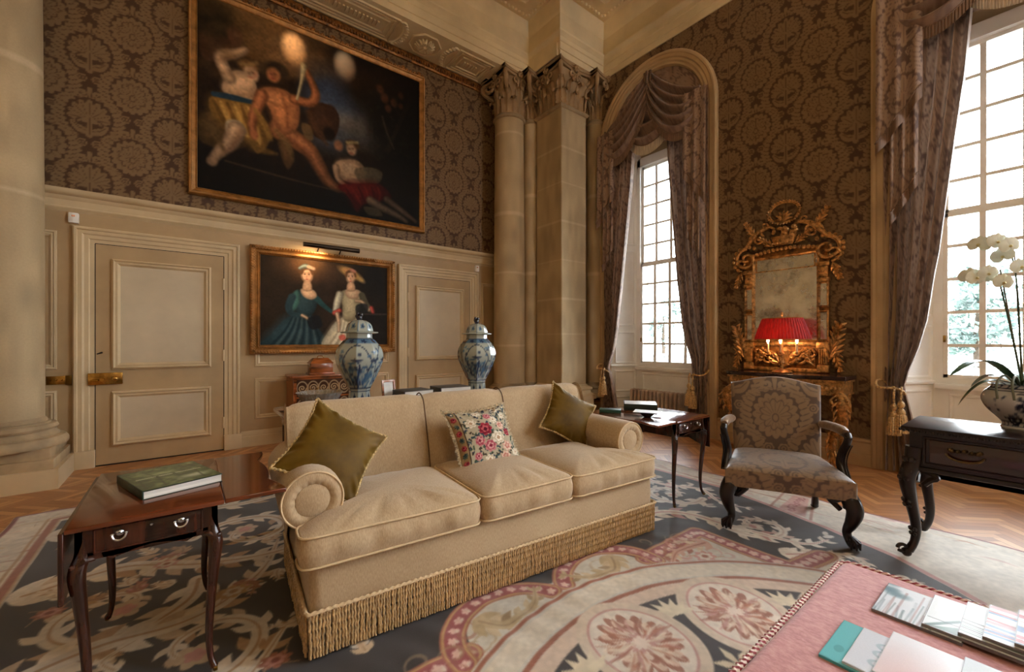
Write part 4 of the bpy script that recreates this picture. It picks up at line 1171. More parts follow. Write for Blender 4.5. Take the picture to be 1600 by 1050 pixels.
prof = [(0, 0), (0, .07), (.012, .09), (.028, .085), (.036, .07), (.06, .06), (.075, .05), (.082, .058), (.09, .05), (.095, .03)]
big, fr = hang_picture('large_painting', 'huge gilt framed oil painting of reclining figures in a dark landscape', None, cv, X0, X1, Z0, Z1, YA-.015, frame_g, prof, .045)
g = G()
W2, H2 = (X1-X0)/2, (Z1-Z0)/2
for k in range(46):
    x = -W2+.05+k*(2*W2-.1)/45
    for s in (1,):
        for q in range(3): g.ball((x+(q-1)*.016, -.075, s*(H2-.0)+.012*(q == 1)), .017, 6, 4)
    if k % 4 == 0:
        pts = [(x+.035*cos(b)*(1-.0)*(.3+.7*(1-b/9)), -.08, H2+.012+.035*sin(b)*(.3+.7*(1-b/9))) for b in np.linspace(0, 8, 16)]
        g.tube(pts, .009, 5)
obj('carved_edge', g, gilt_dull, fr)

# portrait of two ladies
YQ = 6.40
def zp(x, y): return onY(370+x/3.751, 360+y/3.751, YQ)
X0, X1, Z0, Z1 = .64, 2.60, 1.21, 2.645
cv = Cv(X0+.09, X1-.09, Z0+.09, Z1-.09, .004, (42, 32, 24)); S = .0021
for (x, y, rx, ry, c, a) in ((400, 200, 160, 90, (110, 74, 42), .8), (200, 350, 120, 200, (56, 42, 30), .6), (640, 240, 120, 90, (74, 56, 40), .5), (800, 300, 120, 160, (30, 28, 28), .8), (560, 400, 60, 180, (58, 42, 32), .6)):
    E_(x, y, rx, ry, c, a, soft=.12)
P_([(740, 480), (890, 480), (890, 690), (740, 690)], (34, 30, 28), .9); K_([(730, 490), (890, 492)], [5, 5], (72, 62, 54))
TE = (46, 68, 74); TEL = (88, 108, 108); TED = (20, 36, 44)
P_([(140, 690), (200, 610), (300, 510), (420, 485), (470, 560), (520, 690)], TE)
for k in range(11): K_([(330+k*11, 500), (280+k*19, 590), (190+k*31, 685)], [2, 6, 9], TEL if k % 2 else TED, .55, .008)
P_([(330, 375), (385, 345), (450, 350), (475, 400), (455, 480), (400, 505), (350, 480)], TE); P_([(330, 370), (360, 350), (370, 420), (330, 480), (300, 470), (305, 430)], (74, 116, 108))
K_([(325, 390), (305, 450), (330, 490), (395, 500)], [24, 22, 18, 12], TE); K_([(470, 400), (510, 440), (555, 475)], [20, 16, 12], (40, 76, 78))
P_([(378, 345), (448, 350), (470, 385), (440, 405), (395, 388)], (226, 184, 148)); P_([(395, 300), (432, 300), (440, 350), (390, 350)], (214, 170, 134))
E_(412, 262, 33, 44, (228, 182, 146)); E_(424, 266, 18, 36, (206, 154, 122), .5, soft=.02)
for (x, y, rx, ry, c) in ((399, 256, 6, 3, (60, 40, 30)), (424, 258, 6, 3, (60, 40, 30)), (411, 272, 3, 9, (196, 140, 110)), (412, 286, 8, 3, (168, 76, 66)), (399, 248, 8, 2, (110, 80, 56)), (424, 250, 8, 2, (110, 80, 56))): E_(x, y, rx, ry, c, .9, soft=.004)
K_([(380, 250), (392, 222), (430, 220), (446, 255)], [9, 13, 13, 8], (96, 66, 42)); K_([(370, 222), (405, 208), (450, 225)], [8, 13, 8], (132, 146, 138)); 
for k in range(5): E_(420+k*8, 212+k*3, 7, 7, (206, 160, 130))
K_([(385, 498), (410, 512), (425, 528)], [10, 10, 5], (226, 184, 148)); P_([(415, 520), (480, 500), (500, 560), (440, 580)], (26, 28, 32), .9)
CRM = (214, 200, 168)
P_([(505, 690), (540, 590), (610, 515), (700, 500), (720, 580), (720, 690)], CRM)
for k in range(9): K_([(620+k*9, 515), (590+k*14, 600), (530+k*24, 685)], [2, 6, 9], (238, 228, 202) if k % 2 else (160, 144, 116), .6, .008)
P_([(615, 360), (680, 345), (735, 365), (730, 430), (690, 525), (630, 525), (620, 440)], (186, 172, 136)); P_([(640, 350), (720, 352), (712, 395), (680, 402), (648, 390)], (228, 188, 152)); P_([(652, 310), (688, 310), (694, 352), (648, 352)], (216, 172, 136))
K_([(605, 375), (590, 430), (582, 475)], [24, 24, 20], (222, 212, 184)); K_([(575, 485), (605, 470)], [16, 14], (204, 84, 68)); K_([(590, 490), (600, 540), (600, 590)], [14, 12, 9], (228, 186, 150))
K_([(735, 380), (755, 430), (790, 470)], [22, 24, 16], (88, 84, 66)); K_([(790, 455), (800, 480)], [15, 12], (206, 84, 70)); K_([(775, 465), (735, 420), (700, 415)], [14, 12, 9], (228, 186, 150)); P_([(700, 440), (760, 430), (770, 470), (710, 500)], (42, 42, 40), .9)
E_(668, 252, 84, 30, (184, 142, 84), rot=-.42); E_(662, 240, 40, 22, (206, 150, 96), rot=-.3); E_(730, 290, 26, 14, (214, 176, 110), rot=-.6)
E_(668, 275, 28, 40, (230, 186, 150)); E_(678, 280, 15, 32, (206, 154, 122), .5, soft=.02)
for (x, y, rx, ry, c) in ((657, 270, 5, 3, (60, 40, 30)), (679, 271, 5, 3, (60, 40, 30)), (667, 284, 3, 8, (196, 140, 110)), (668, 298, 7, 3, (170, 76, 66)), (657, 262, 7, 2, (100, 72, 50)), (679, 263, 7, 2, (100, 72, 50))): E_(x, y, rx, ry, c, .9, soft=.004)
K_([(642, 268), (650, 244), (686, 240), (697, 270)], [7, 9, 9, 6], (110, 76, 48)); 
for k in range(4): E_(672+k*7, 232+k*3, 7, 7, (214, 140, 120))
P_([(600, 620), (630, 610), (640, 640), (610, 645)], (206, 84, 70), .8)
cv.blur(1); cv.noise(.08, .1); cv.noise(.06, .02)
prof = [(0, 0), (0, .05), (.01, .075), (.025, .08), (.035, .07), (.06, .045), (.08, .05), (.088, .062), (.096, .056), (.104, .04), (.112, .046), (.12, .03)]
por, fr = hang_picture('portrait_painting', 'gilt framed portrait of two ladies, one teal dress and one cream', None, cv, X0, X1, Z0, Z1, YA-.02, frame_g, prof, .03)
g = G(); W2, H2 = (X1-X0)/2, (Z1-Z0)/2
for (hw_, hz_, r, stp, d) in ((W2-.02, H2-.02, .016, .035, .075), (W2-.092, H2-.092, .009, .02, .06)):
    for k in range(int(2*hw_/stp)):
        x = -hw_+stp*(k+.5)
        for s in (-1, 1): g.ball((x, -d, s*hz_), r, 6, 4)
    for k in range(int(2*hz_/stp)):
        z = -hz_+stp*(k+.5)
        for s in (-1, 1): g.ball((s*hw_, -d, z), r, 6, 4)
for sx in (-1, 1):
    for sz in (-1, 1):
        for k in range(9):
            for (dx, dz) in ((k*.035, 0), (0, k*.035)):
                pts = [(sx*(W2-.035-dx)+.022*cos(b)*(1-b/9), -.082, sz*(H2-.035-dz)+.022*sin(b)*(1-b/9)) for b in np.linspace(0, 7, 10)]
                g.tube(pts, .008, 5)
obj('carved_ornament', g, frame_g, fr)
# picture light bar
t = thing('picture_light', 'dark bronze picture light bar above the portrait of two ladies', 'light', (1.62, 6.24, 2.70))
bronze = M('dark_bronze', (62, 50, 40), rough=.35, metal=.8, var=.2)
obj('lamp_tube', G().tube([(-.375, 0, 0), (.375, 0, 0)], .032, 12), bronze, t)
for x in (-.15, .15): obj('bracket_arm', G().tube([(x, .02, .0), (x, .1, .02), (x, .2, -.04)], .009, 8), bronze, t)
def lamp(name, kind, loc, energy, col, size=.05, rot=None, spot=None, blend=.5, sy=None):
    l = bpy.data.lights.new(name, kind); l.energy = energy; l.color = col
    if kind == 'AREA':
        l.size = size
        if sy: l.shape = 'RECTANGLE'; l.size_y = sy
    else: l.shadow_soft_size = size
    if spot: l.spot_size = spot; l.spot_blend = blend
    o = bpy.data.objects.new(name, l); o.location = loc
    if rot: o.rotation_euler = rot
    COL.objects.link(o); return o
def aim(o, tgt):
    o.rotation_euler = (Vector(tgt)-o.location).to_track_quat('-Z', 'Y').to_euler()
WARM = (1.0, .68, .36)
pl = lamp('picture_light_bulb', 'AREA', (1.40, 6.235, 2.655), 2.0, WARM, .3, sy=.03); aim(pl, (1.3, 6.42, 2.3))
for k, (px, py) in enumerate(((460, 67), (540, 95))):
    q = onY(px, py, YP)
    s = lamp('painting_spot_bulb', 'SPOT', (q[0], 5.79, 5.99), 80, WARM, .03, spot=R(25), blend=1.0)
    aim(s, (q[0], YP, q[1]))
lamp('upper_fill_glow', 'POINT', (.4, -1.2, 4.6), 45, (1.0, .84, .64), .5)  # added warm fill lamp without a fitting, lifts soffit and upper walls
# ================================================================== mirror, console table, lamp
t = thing('gilt_mirror', 'ornate carved giltwood mirror with wreath crest between the windows', 'mirror', (XB-.005, 2.06, 0))
# local frame: x away from wall is -x ; use (y,z)
m, nt, b = mat_base('antique_mirror'); MATS['antique_mirror'] = m
v = coords(nt, 3.0); n1 = noise(nt, v, 5, .7)
nt.links.new(ramp(nt, n1, [(.30, L4((120, 110, 92))), (.45, L4((205, 196, 176))), (.7, L4((236, 228, 210)))]), b.inputs['Base Color'])
b.inputs['Metallic'].default_value = .82
rr = nt.nodes.new('ShaderNodeMapRange'); nt.links.new(n1, rr.inputs[0]); rr.inputs[1].default_value = .35; rr.inputs[2].default_value = .65; rr.inputs[3].default_value = .42; rr.inputs[4].default_value = .06
nt.links.new(rr.outputs[0], b.inputs['Roughness'])
obj('mirror_plate', G().bb(-.03, -.02, -.36, .36, 1.38, 2.44), m, t, ang=0)
obj('back_board', G().bb(-.018, 0, -.46, .46, 1.0, 2.52), gilt_dull, t, ang=0)
g = G().mould((-.02, 0, 0), (0, 1, 0), (0, 0, 1), (-1, 0, 0), -.37, .37, 1.37, 2.46, [(0, 0), (0, .03), (.012, .04), (.024, .03), (.03, .01)])
g.mould((-.02, 0, 0), (0, 1, 0), (0, 0, 1), (-1, 0, 0), -.33, .33, 2.27, 2.44, [(0, 0), (.0, .02), (.012, .02), (.014, 0)])
obj('inner_moulding', g, gilt, t, ang=30)
strip_m = m
for s in (-1, 1):
    y0 = s*.41
    g = G()
    for z0, z1 in ((1.38, 1.74), (1.78, 2.08)): g.mould((-.02, y0, 0), (0, 1, 0), (0, 0, 1), (-1, 0, 0), -.055, .055, z0, z1, [(0, 0), (0, .04), (.012, .046), (.022, .03), (.024, .01)])
    g.rbox(-.07, -.01, y0-.06, y0+.06, 1.01, 1.10, .01); g.rbox(-.06, -.01, y0-.045, y0+.045, 1.10, 1.30, .01); g.rbox(-.075, -.01, y0-.065, y0+.065, 1.29, 1.37, .01)
    for k in range(4): g.tube([(-.065, y0-.03+k*.02, 1.11), (-.07, y0-.03+k*.02, 1.28)], .008, 6)
    g.rbox(-.075, -.01, y0-.06, y0+.06, 2.08, 2.13, .01); g.rbox(-.065, -.01, y0-.05, y0+.05, 2.13, 2.26, .01); g.rbox(-.08, -.01, y0-.068, y0+.068, 2.26, 2.31, .01)
    for k in range(3): g.ball((-.07, y0-.03+k*.03, 2.2), .018, 8, 5)
    post = obj('side_pilaster', g, gilt, t, ang=30)
    obj('mirror_strip', G().bb(-.035, -.03, y0-.04, y0+.04, 1.40, 1.72).bb(-.035, -.03, y0-.04, y0+.04, 1.80, 2.06), strip_m, post, ang=0)
def scroll(g, y, z, r, turns, a0, d, rad=.02, x=-.05, n=30, flat=1):
    pts = [(x-.01*sin(k), y+yy*1.0, z+zz_) for k, (yy, zz_) in enumerate(spiral(0, 0, r, turns, a0, d, n))]
    g.tube(pts, [rad*(1-.5*k/n) for k in range(n+1)], 7)
def spray(g, y, z, ang, L, n=5, x=-.05, w=.02):
    """leafy spray"""
    for k in range(n):
        t_ = (k+1)/n; py_ = y+cos(ang)*L*t_; pz_ = z+sin(ang)*L*t_
        for s in (-1, 1):
            a = ang+s*.8; l = L*.32*(1.2-t_*.6)
            g.tube([(x, py_-cos(ang)*L/n*.7, pz_-sin(ang)*L/n*.7), (x-.015, py_+cos(a)*l*.5, pz_+sin(a)*l*.5), (x, py_+cos(a)*l, pz_+sin(a)*l)], [w*.5, w, w*.2], 6)
    g.tube([(x, y, z), (x-.01, y+cos(ang)*L*.5, z+sin(ang)*L*.5), (x, y+cos(ang)*L, z+sin(ang)*L)], w*.4, 6)
for s in (-1, 1):
    g = G()
    scroll(g, s*.44, 2.46, .15, 1.6, PI/2, -s, .026); scroll(g, s*.50, 2.40, .09, 1.2, -PI/2, s, .02)
    for k in range(9):
        a = PI/2-s*(k*.38-.6); g.ball((-.05, s*.44+.165*cos(a), 2.46+.165*sin(a)), .024, 7, 5, sz=1.2)
    scroll(g, s*.30, 2.70, .10, 1.4, 0 if s > 0 else PI, s, .02); scroll(g, s*.22, 2.86, .05, 1.2, -PI/2, -s, .014)
    g.tube([(-.05, s*.46, 2.6), (-.06, s*.38, 2.70), (-.06, s*.28, 2.80), (-.05, s*.16, 2.84), (-.05, s*.1, 2.80)], [.02, .03, .028, .022, .012], 7)
    spray(g, s*.34, 2.74, PI/2+s*-.5, .22, 4); spray(g, s*.12, 2.58, PI/2-s*.9, .20, 4); spray(g, s*.5, 2.3, -PI/2+s*.35, .20, 4)
    obj('carved_side_trim', g, gilt, t)
    g = G(); spray(g, s*.46, 1.14, PI/2-s*.25, .42, 6, w=.024); spray(g, s*.5, 1.3, -PI/2+s*.3, .26, 4)
    obj('leaf_spray', g, gilt, t)
g = G()
for k in range(16):
    y = -.36+k*.048; g.ball((-.05, y, 2.49+.05*cos(y*4)), .026, 7, 5)
obj('flower_border', g, gilt, t)
g = G()
n = 30
g.tube([(-.05, .165*cos(2*PI*k/n), 2.985+.125*sin(2*PI*k/n)) for k in range(n)], .013, 7, closed=True)
for k in range(34):
    a = 2*PI*k/34
    g.tube([(-.05, .165*cos(a), 2.985+.125*sin(a)), (-.065, .185*cos(a+.1), 2.985+.145*sin(a+.1)), (-.055, .178*cos(a+.22), 2.985+.138*sin(a+.22))], [.008, .014, .004], 5)
obj('crest_wreath', g, gilt, t)
g = G()
for k in range(7):
    a = PI/2+(k-3)*.5; g.tube([(-.05, 0, 2.88), (-.06, .05*cos(a), 2.90+.06*sin(a)), (-.05, .10*cos(a), 2.90+.105*sin(a))], [.012, .018, .008], 6)
obj('crest_palmette', g, gilt, t)
g = G()
g.lathe([(.10, 2.58), (.12, 2.62), (.14, 2.68), (.15, 2.69)], 16, (-.05, 0, 0), sx=.4)
for k in range(9): g.ball((-.10, -.11+k*.0275, 2.60), .016, 6, 4)
for k in range(22): g.ball((-.05-.02*rng.random(), rng.uniform(-.14, .14), rng.uniform(2.70, 2.80)), rng.uniform(.02, .034), 7, 5)
obj('crest_basket', g, gilt, t)
g = G()
g.rbox(-.05, -.01, -.36, .36, 1.0, 1.05, .01); g.rbox(-.045, -.01, -.36, .36, 1.32, 1.37, .01)
for s in (-1, 1):
    scroll(g, s*.17, 1.16, .10, 1.4, PI if s > 0 else 0, -s, .022); scroll(g, s*.28, 1.24, .06, 1.2, -PI/2, s, .016)
    spray(g, s*.04, 1.10, PI/2-s*.9, .26, 5, w=.024); spray(g, s*.33, 1.08, PI/2+s*.5, .2, 4, w=.02)
g.lathe([(.02, 1.05), (.06, 1.08), (.05, 1.16), (.08, 1.26), (.03, 1.3)], 14, (-.045, 0, 0), sx=.5)
obj('carved_base', g, gilt, t)

# console table
t = thing('console_table', 'gilt console table with dark marble top below the ornate mirror', 'console table', (XB-.055, 1.96, 0))
marble = M('dark_marble', (64, 42, 40), rough=.14, var=.5, scale=6, col2=(30, 20, 20), spec=.6)
def serp(y): return -.44-.05*cos(y/.61*PI)*1.0 if abs(y) < .61 else -.39
poly = [(0, -.62), (0, .62)]+[(-.40-.07*(cos(y/.62*PI)*.5+.5), y) for y in np.linspace(.62, -.62, 24)]
obj('marble_top', G().prism(poly, .955, 1.0), marble, t, bevel=.006, ang=30)
poly2 = [(x*.93-.0, y*.95) for x, y in poly]
obj('apron', G().prism(poly2, .80, .955).prism([(x*.97, y*.98) for x, y in poly], .93, .956).prism([(x*.95, y*.965) for x, y in poly], .79, .815), gilt, t, ang=30)
g = G()
for k in range(30):
    y = -.56+k*.0386; x = (-.40-.07*(cos(y/.62*PI)*.5+.5))*.93-.004; g.ball((x, y, .87), .018, 6, 4)
for s in (-1, 1): scroll(g, s*.2, .78, .07, 1.3, PI/2, s, .016, x=-.44); 
g.lathe([(.02, .70), (.07, .76), (.09, .82), (.05, .86)], 14, (-.45, 0, 0), sx=.4)
obj('carved_frieze', g, gilt, t)
for s in (-1, 1):
    pts = catmull([(-.34, s*.54, .80), (-.40, s*.60, .70), (-.37, s*.58, .55), (-.30, s*.50, .38), (-.26, s*.46, .22), (-.30, s*.50, .08), (-.36, s*.55, .03)], 6)
    n = len(pts); rad = list(np.interp(np.linspace(0, 1, n), [0, .15, .35, .7, .9, 1], [.06, .07, .05, .032, .03, .04]))
    lg = obj('leg', G().tube(pts, rad, 10), gilt, t)
    g = G()
    for k in range(3, n-6, 3):
        p = Vector(pts[k]); r_ = rad[k]
        for sd in (-1, 1): g.tube([p+Vector((-r_*.7, sd*r_*.5, .04)), p+Vector((-r_*1.15, sd*r_*1.1, -.01)), p+Vector((-r_*.9, sd*r_*1.2, -.07))], [.008, .014, .003], 5)
    scroll(g, s*.56, .74, .05, 1.3, 0, s, .014, x=-.45)
    obj('leg_acanthus', g, gilt, lg)
    obj('leg', G().tube([(-.06, s*.54, .80), (-.06, s*.52, .4), (-.08, s*.5, .0)], [.05, .035, .03], 8), gilt, t)

# bouillotte lamp with red shade
t = thing('table_lamp', 'lit table lamp with oval pleated red shade in front of the mirror', 'lamp', (5.66, 2.0, 1.0))
m, nt, b = mat_base('red_silk_shade'); MATS['red_shade'] = m
tl = nt.nodes.new('ShaderNodeBsdfTranslucent'); v = coords(nt, 1, stretch=(60, 60, 2)); c_ = ramp(nt, noise(nt, v, 2), [(.3, L4((104, 10, 14))), (.7, L4((160, 24, 26)))])
nt.links.new(c_, tl.inputs[0]); nt.links.new(c_, b.inputs['Base Color']); b.inputs['Roughness'].default_value = .5
mx = nt.nodes.new('ShaderNodeMixShader'); mx.inputs[0].default_value = .22; nt.links.new(b.outputs[0], mx.inputs[1]); nt.links.new(tl.outputs[0], mx.inputs[2]); nt.links.new(mx.outputs[0], nt.nodes['Material Output'].inputs['Surface'])
sh = obj('lamp_shade', G().lathe([(.30, .40), (.285, .46), (.245, .58), (.215, .655)], 200, sx=.62, fn=lambda a, z: 1+.014*cos(50*a)), m, t, ang=60)
sh.data.flip_normals() if False else None
# open shade: remove caps by rebuilding without them
bm = bmesh.new(); bm.from_mesh(sh.data); bmesh.ops.delete(bm, geom=[f for f in bm.faces if len(f.verts) > 10], context='FACES'); bm.to_mesh(sh.data); bm.free()
obj('shade_trim', G().tube([(.30*.62*cos(a), .30*sin(a), .40) for a in np.linspace(0, 2*PI, 60, endpoint=False)], .006, 6, closed=True).tube([(.215*.62*cos(a), .215*sin(a), .655) for a in np.linspace(0, 2*PI, 60, endpoint=False)], .006, 6, closed=True), M('gold_braid', (196, 130, 66), rough=.5, var=.2), sh)
g = G().lathe([(.10, 0), (.11, .01), (.09, .025), (.05, .04), (.025, .06), (.02, .10), (.035, .12), (.02, .15), (.016, .20), (.03, .23), (.014, .26), (.009, .40), (.007, .68), (.016, .69), (.012, .72), (.003, .73)], 20)
obj('lamp_stem', g, gilt, t)
bulb_m, nt, b = mat_base('lamp_bulb'); b.inputs['Emission Color'].default_value = (1, .7, .4, 1); b.inputs['Emission Strength'].default_value = 8
ivory = M('candle_ivory', (236, 214, 170), rough=.5, var=.05)
for s in (-1, 0, 1):
    y = s*.155; x = -.05 if s == 0 else 0
    pts = catmull([(0, 0, .16), (x*.6, y*.4, .10), (x, y*.85, .13), (x, y, .20)], 6)
    arm = obj('candle_arm', G().tube(pts, .009, 8).lathe([(.008, .19), (.03, .205), (.034, .215), (.014, .22), (.016, .25)], 14, (x, y, 0)), gilt, t)
    obj('candle_sleeve', G().tube([(x, y, .245), (x, y, .35)], .012, 12), ivory, arm)
    obj('bulb', G().lathe([(.006, .35), (.014, .375), (.016, .395), (.008, .43), (.001, .45)], 12, (x, y, 0)), bulb_m, arm)
lamp('table_lamp_bulb', 'POINT', (5.66, 2.0, 1.45), 4.5, (1.0, .6, .3), .05)

# ================================================================== commode and casket under the portrait
t = thing('marquetry_commode', 'small walnut commode with inlaid dark front standing below the portrait', 'commode', (1.56, 6.17, 0))
wal = M('orange_walnut', (150, 82, 38), rough=.25, var=.35, scale=4, stretch=(1, 6, 6), coat=.3)
obj('top', G().rbox(-.51, .51, -.25, .25, .90, .93, .008), wal, t)
obj('carcass', G().bb(-.49, .49, -.235, .24, .18, .90), wal, t, ang=0)
for z0, z1 in ((.66, .88), (.43, .64), (.20, .41)):
    st = .006; cvq = Cv(-.455, .455, z0, z1, st, (66, 40, 26))
    for k in range(7):
        x = -.39+k*.13
        cvq.ell(x, (z0+z1)/2, .062, .085, (176, 150, 116), .9, ring=.006); cvq.stroke(spiral(x, (z0+z1)/2, .05, 1.6, 0, 1 if k % 2 else -1), .006, (190, 160, 120)); cvq.ell(x+.065, (z0+z1)/2, .012, .05, (160, 120, 80))
    XX, ZZ = np.meshgrid(cvq.xs, cvq.ys)
    d = painted('drawer_front', np.stack([XX, np.full_like(XX, -.243), ZZ], -1), cvq.C, vcol('inlay', rough=.25, bmp=0, coat=.3), t)
    for s in (-.25, .25):
        obj('drawer_handle', G().tube([(s+.05*cos(a), -.25-.015*abs(sin(a)), (z0+z1)/2-.03*sin(a)) for a in np.linspace(0, PI, 12)], .006, 6), brass, d)
for sx in (-.45, .45):
    for sy in (-.2, .2): obj('leg', G().tube([(sx, sy, .2), (sx*1.02, sy, .1), (sx, sy, 0)], [.04, .03, .022], 8), wal, t)
t = thing('wooden_casket', 'small orange walnut casket with sloped lid on the commode', 'box', (1.44, 6.15, .93))
obj('body', G().rbox(-.14, .14, -.10, .10, .02, .15, .004).rbox(-.16, .16, -.12, .12, 0, .025, .006), wal, t)
obj('lid', G().add([(-.15, -.11, .15), (.15, -.11, .15), (.15, .11, .15), (-.15, .11, .15), (-.09, -.05, .22), (.09, -.05, .22), (.09, .05, .22), (-.09, .05, .22)], [(0, 3, 2, 1), (0, 1, 5, 4), (1, 2, 6, 5), (2, 3, 7, 6), (3, 0, 4, 7), (4, 5, 6, 7)]), wal, t, ang=0)
obj('lid_handle', G().tube([(-.04, 0, .22), (-.03, 0, .245), (.03, 0, .245), (.04, 0, .22)], .006, 6), brass, t)
# ================================================================== sofa
def onZ(px, py, z):
    u = (px-800)/_F; v = (533-py)/_F; t = (z-H)/v
    return ((sin(_a)+u*cos(_a))*t, (cos(_a)-u*sin(_a))*t, z)
sofa_m, nt, b = mat_base('sofa_herringbone_weave')
v = coords(nt, 1, stretch=(260, 60, 60)); n1 = noise(nt, v, 3); v2 = coords(nt, 2.5); n2 = noise(nt, v2, 3)
mxs = nt.nodes.new('ShaderNodeMix'); mxs.data_type = 'RGBA'; mxs.inputs[0].default_value = .35
nt.links.new(ramp(nt, n2, [(.3, L4((172, 146, 112))), (.7, L4((192, 168, 134)))]), mxs.inputs[6]); nt.links.new(ramp(nt, n1, [(.35, L4((152, 127, 94))), (.65, L4((210, 188, 154)))]), mxs.inputs[7])
nt.links.new(mxs.outputs[2], b.inputs['Base Color']); b.inputs['Roughness'].default_value = .75; b.inputs['Sheen Weight'].default_value = .25; b.inputs['Specular IOR Level'].default_value = .25
bump(nt, b, n1, .25, .003)
pipe_m = M('sofa_piping', (212, 186, 146), rough=.7, var=.05, scale=30)
bul_m = M('bullion_silk', (196, 162, 112), rough=.5, var=.28, scale=1, stretch=(160, 160, 30), sheen=.3, bmp=.2, bscale=60)
SL = 2.27
sofa = thing('sofa', 'long beige three seat sofa with rolled arms and bullion fringe', 'sofa', (.415, 1.955, .006), -R(4.4))
obj('base', G().rbox(0, SL, .0, .95, .10, .40, .05, 4), sofa_m, sofa)
# backrest
bp = [(.66, .38), (.66, .50), (.69, .65), (.735, .80), (.765, .90), (.785, .955), (.815, .99), (.86, 1.005), (.905, .99), (.935, .955), (.94, .91), (.925, .86), (.92, .6), (.925, .10)]
bp = catmull(bp, 3)
seams = (.82, 1.46)
def back_fn(u, v):
    x = -.02+(SL+.04)*u
    k = v*(len(bp)-1); i = min(int(k), len(bp)-2); f = k-i
    y = bp[i][0]*(1-f)+bp[i+1][0]*f; z = bp[i][1]*(1-f)+bp[i+1][1]*f
    e = (0,)+seams+(SL,)
    d = min(abs(x-s) for s in e); pf = min(1, d/.10)**.6 if d < .10 else 1
    amt = .022*(pf-1)
    cy_, cz_ = .83, .6 if z < .85 else .9
    dy, dz = y-.83, (z-.90 if z > .85 else 0); L_ = math.hypot(dy, dz)+1e-6
    y += dy/L_*amt; z += dz/L_*amt
    en = min(x+.02, SL+.02-x)
    if en < .05:
        q = 1-en/.05; y += (.83-y)*.25*q*q; z += (.86-z)*.10*q*q if z > .7 else 0
    return (x, y+.004*sin(x*9+z*7), z)
back = obj('backrest', G().grid(back_fn, 120, 40), sofa_m, sofa)
for s in seams:
    obj('seam_piping', G().tube([(s, y-.006*(y < .8)+.0, z+.002*(y > .8)) for y, z in bp[2:34]], .0045, 6), M('dark_seam', (96, 70, 44), rough=.8, var=.1), back)
g = G()
for x in (-.018, SL+.018):
    n = len(bp); g.add([(x, y, z) for y, z in bp], [tuple(range(n))])
obj('side_panel', g, sofa_m, back)
# arms
def arm(x0, s):
    """s=+1 left arm (outside is -x), mirrored for the right"""
    cx, cz, r = .035, .633, .140
    pr = [(.15, .30), (.15, .50)]
    for k in range(23):
        a = R(-28)+R(278)*k/22; pr.append((cx+r*cos(a), cz+r*sin(a)))
    pr += [(.018, .48), (.0, .40), (.0, .12)]
    ys = [.15, .155, .17, .20, .45, .7, .93]; ins = [.014, .005, .001, 0, 0, 0, 0]
    g = G(); n = len(pr); vs = []; fs = []
    for y, i_ in zip(ys, ins):
        for (x, z) in pr:
            dx, dz = x-cx, z-cz; L_ = math.hypot(dx, dz); k_ = (L_-i_)/L_
            vs.append((x0+s*(cx+dx*k_), y, cz+dz*k_))
    for j in range(len(ys)-1):
        for k in range(n-1): fs.append((j*n+k, j*n+k+1, (j+1)*n+k+1, (j+1)*n+k))
    g.add(vs, fs)
    a_ = obj('armrest', g, sofa_m, sofa)
    # pleated roll front
    g = G()
    def fn(u, v):
        a = 2*PI*u; rr = r-.010-v*(r-.074)
        y = .152-.013*sin(PI*min(v*1.05, 1))+(.012*v)+.0045*cos(17*a)*max(0, v-.3)*(1 if a < 3.6 else .3)
        return (x0+s*(cx+rr*cos(a)), y, cz+rr*sin(a))
    g.grid(fn, 132, 12, cu=True)
    obj('pleated_front', g, sofa_m, a_)
    g = G().lathe([(.076, 0), (.074, .008), (.06, .013), (.0, .016)], 32)
    g = G().merge(g, Matrix.Translation((x0+s*cx, .162, cz)) @ Matrix.Rotation(PI/2, 4, 'X'))
    obj('front_disc', g, sofa_m, a_)
    g = G().add([(x0+s*.0, .152, .12), (x0+s*.15, .152, .12), (x0+s*.15, .152, .52), (x0+s*.10, .152, .53), (x0+s*0, .152, .48)], [(0, 1, 2, 3, 4)])
    obj('front_panel', g, sofa_m, a_)
    obj('arm_piping', G().tube([(x0+s*(cx+(r-.008)*cos(t)), .150, cz+(r-.008)*sin(t)) for t in np.linspace(R(-30), R(245), 40)], .005, 6), pipe_m, a_)
    return a_
arm(0, 1); arm(SL-.035, -1)
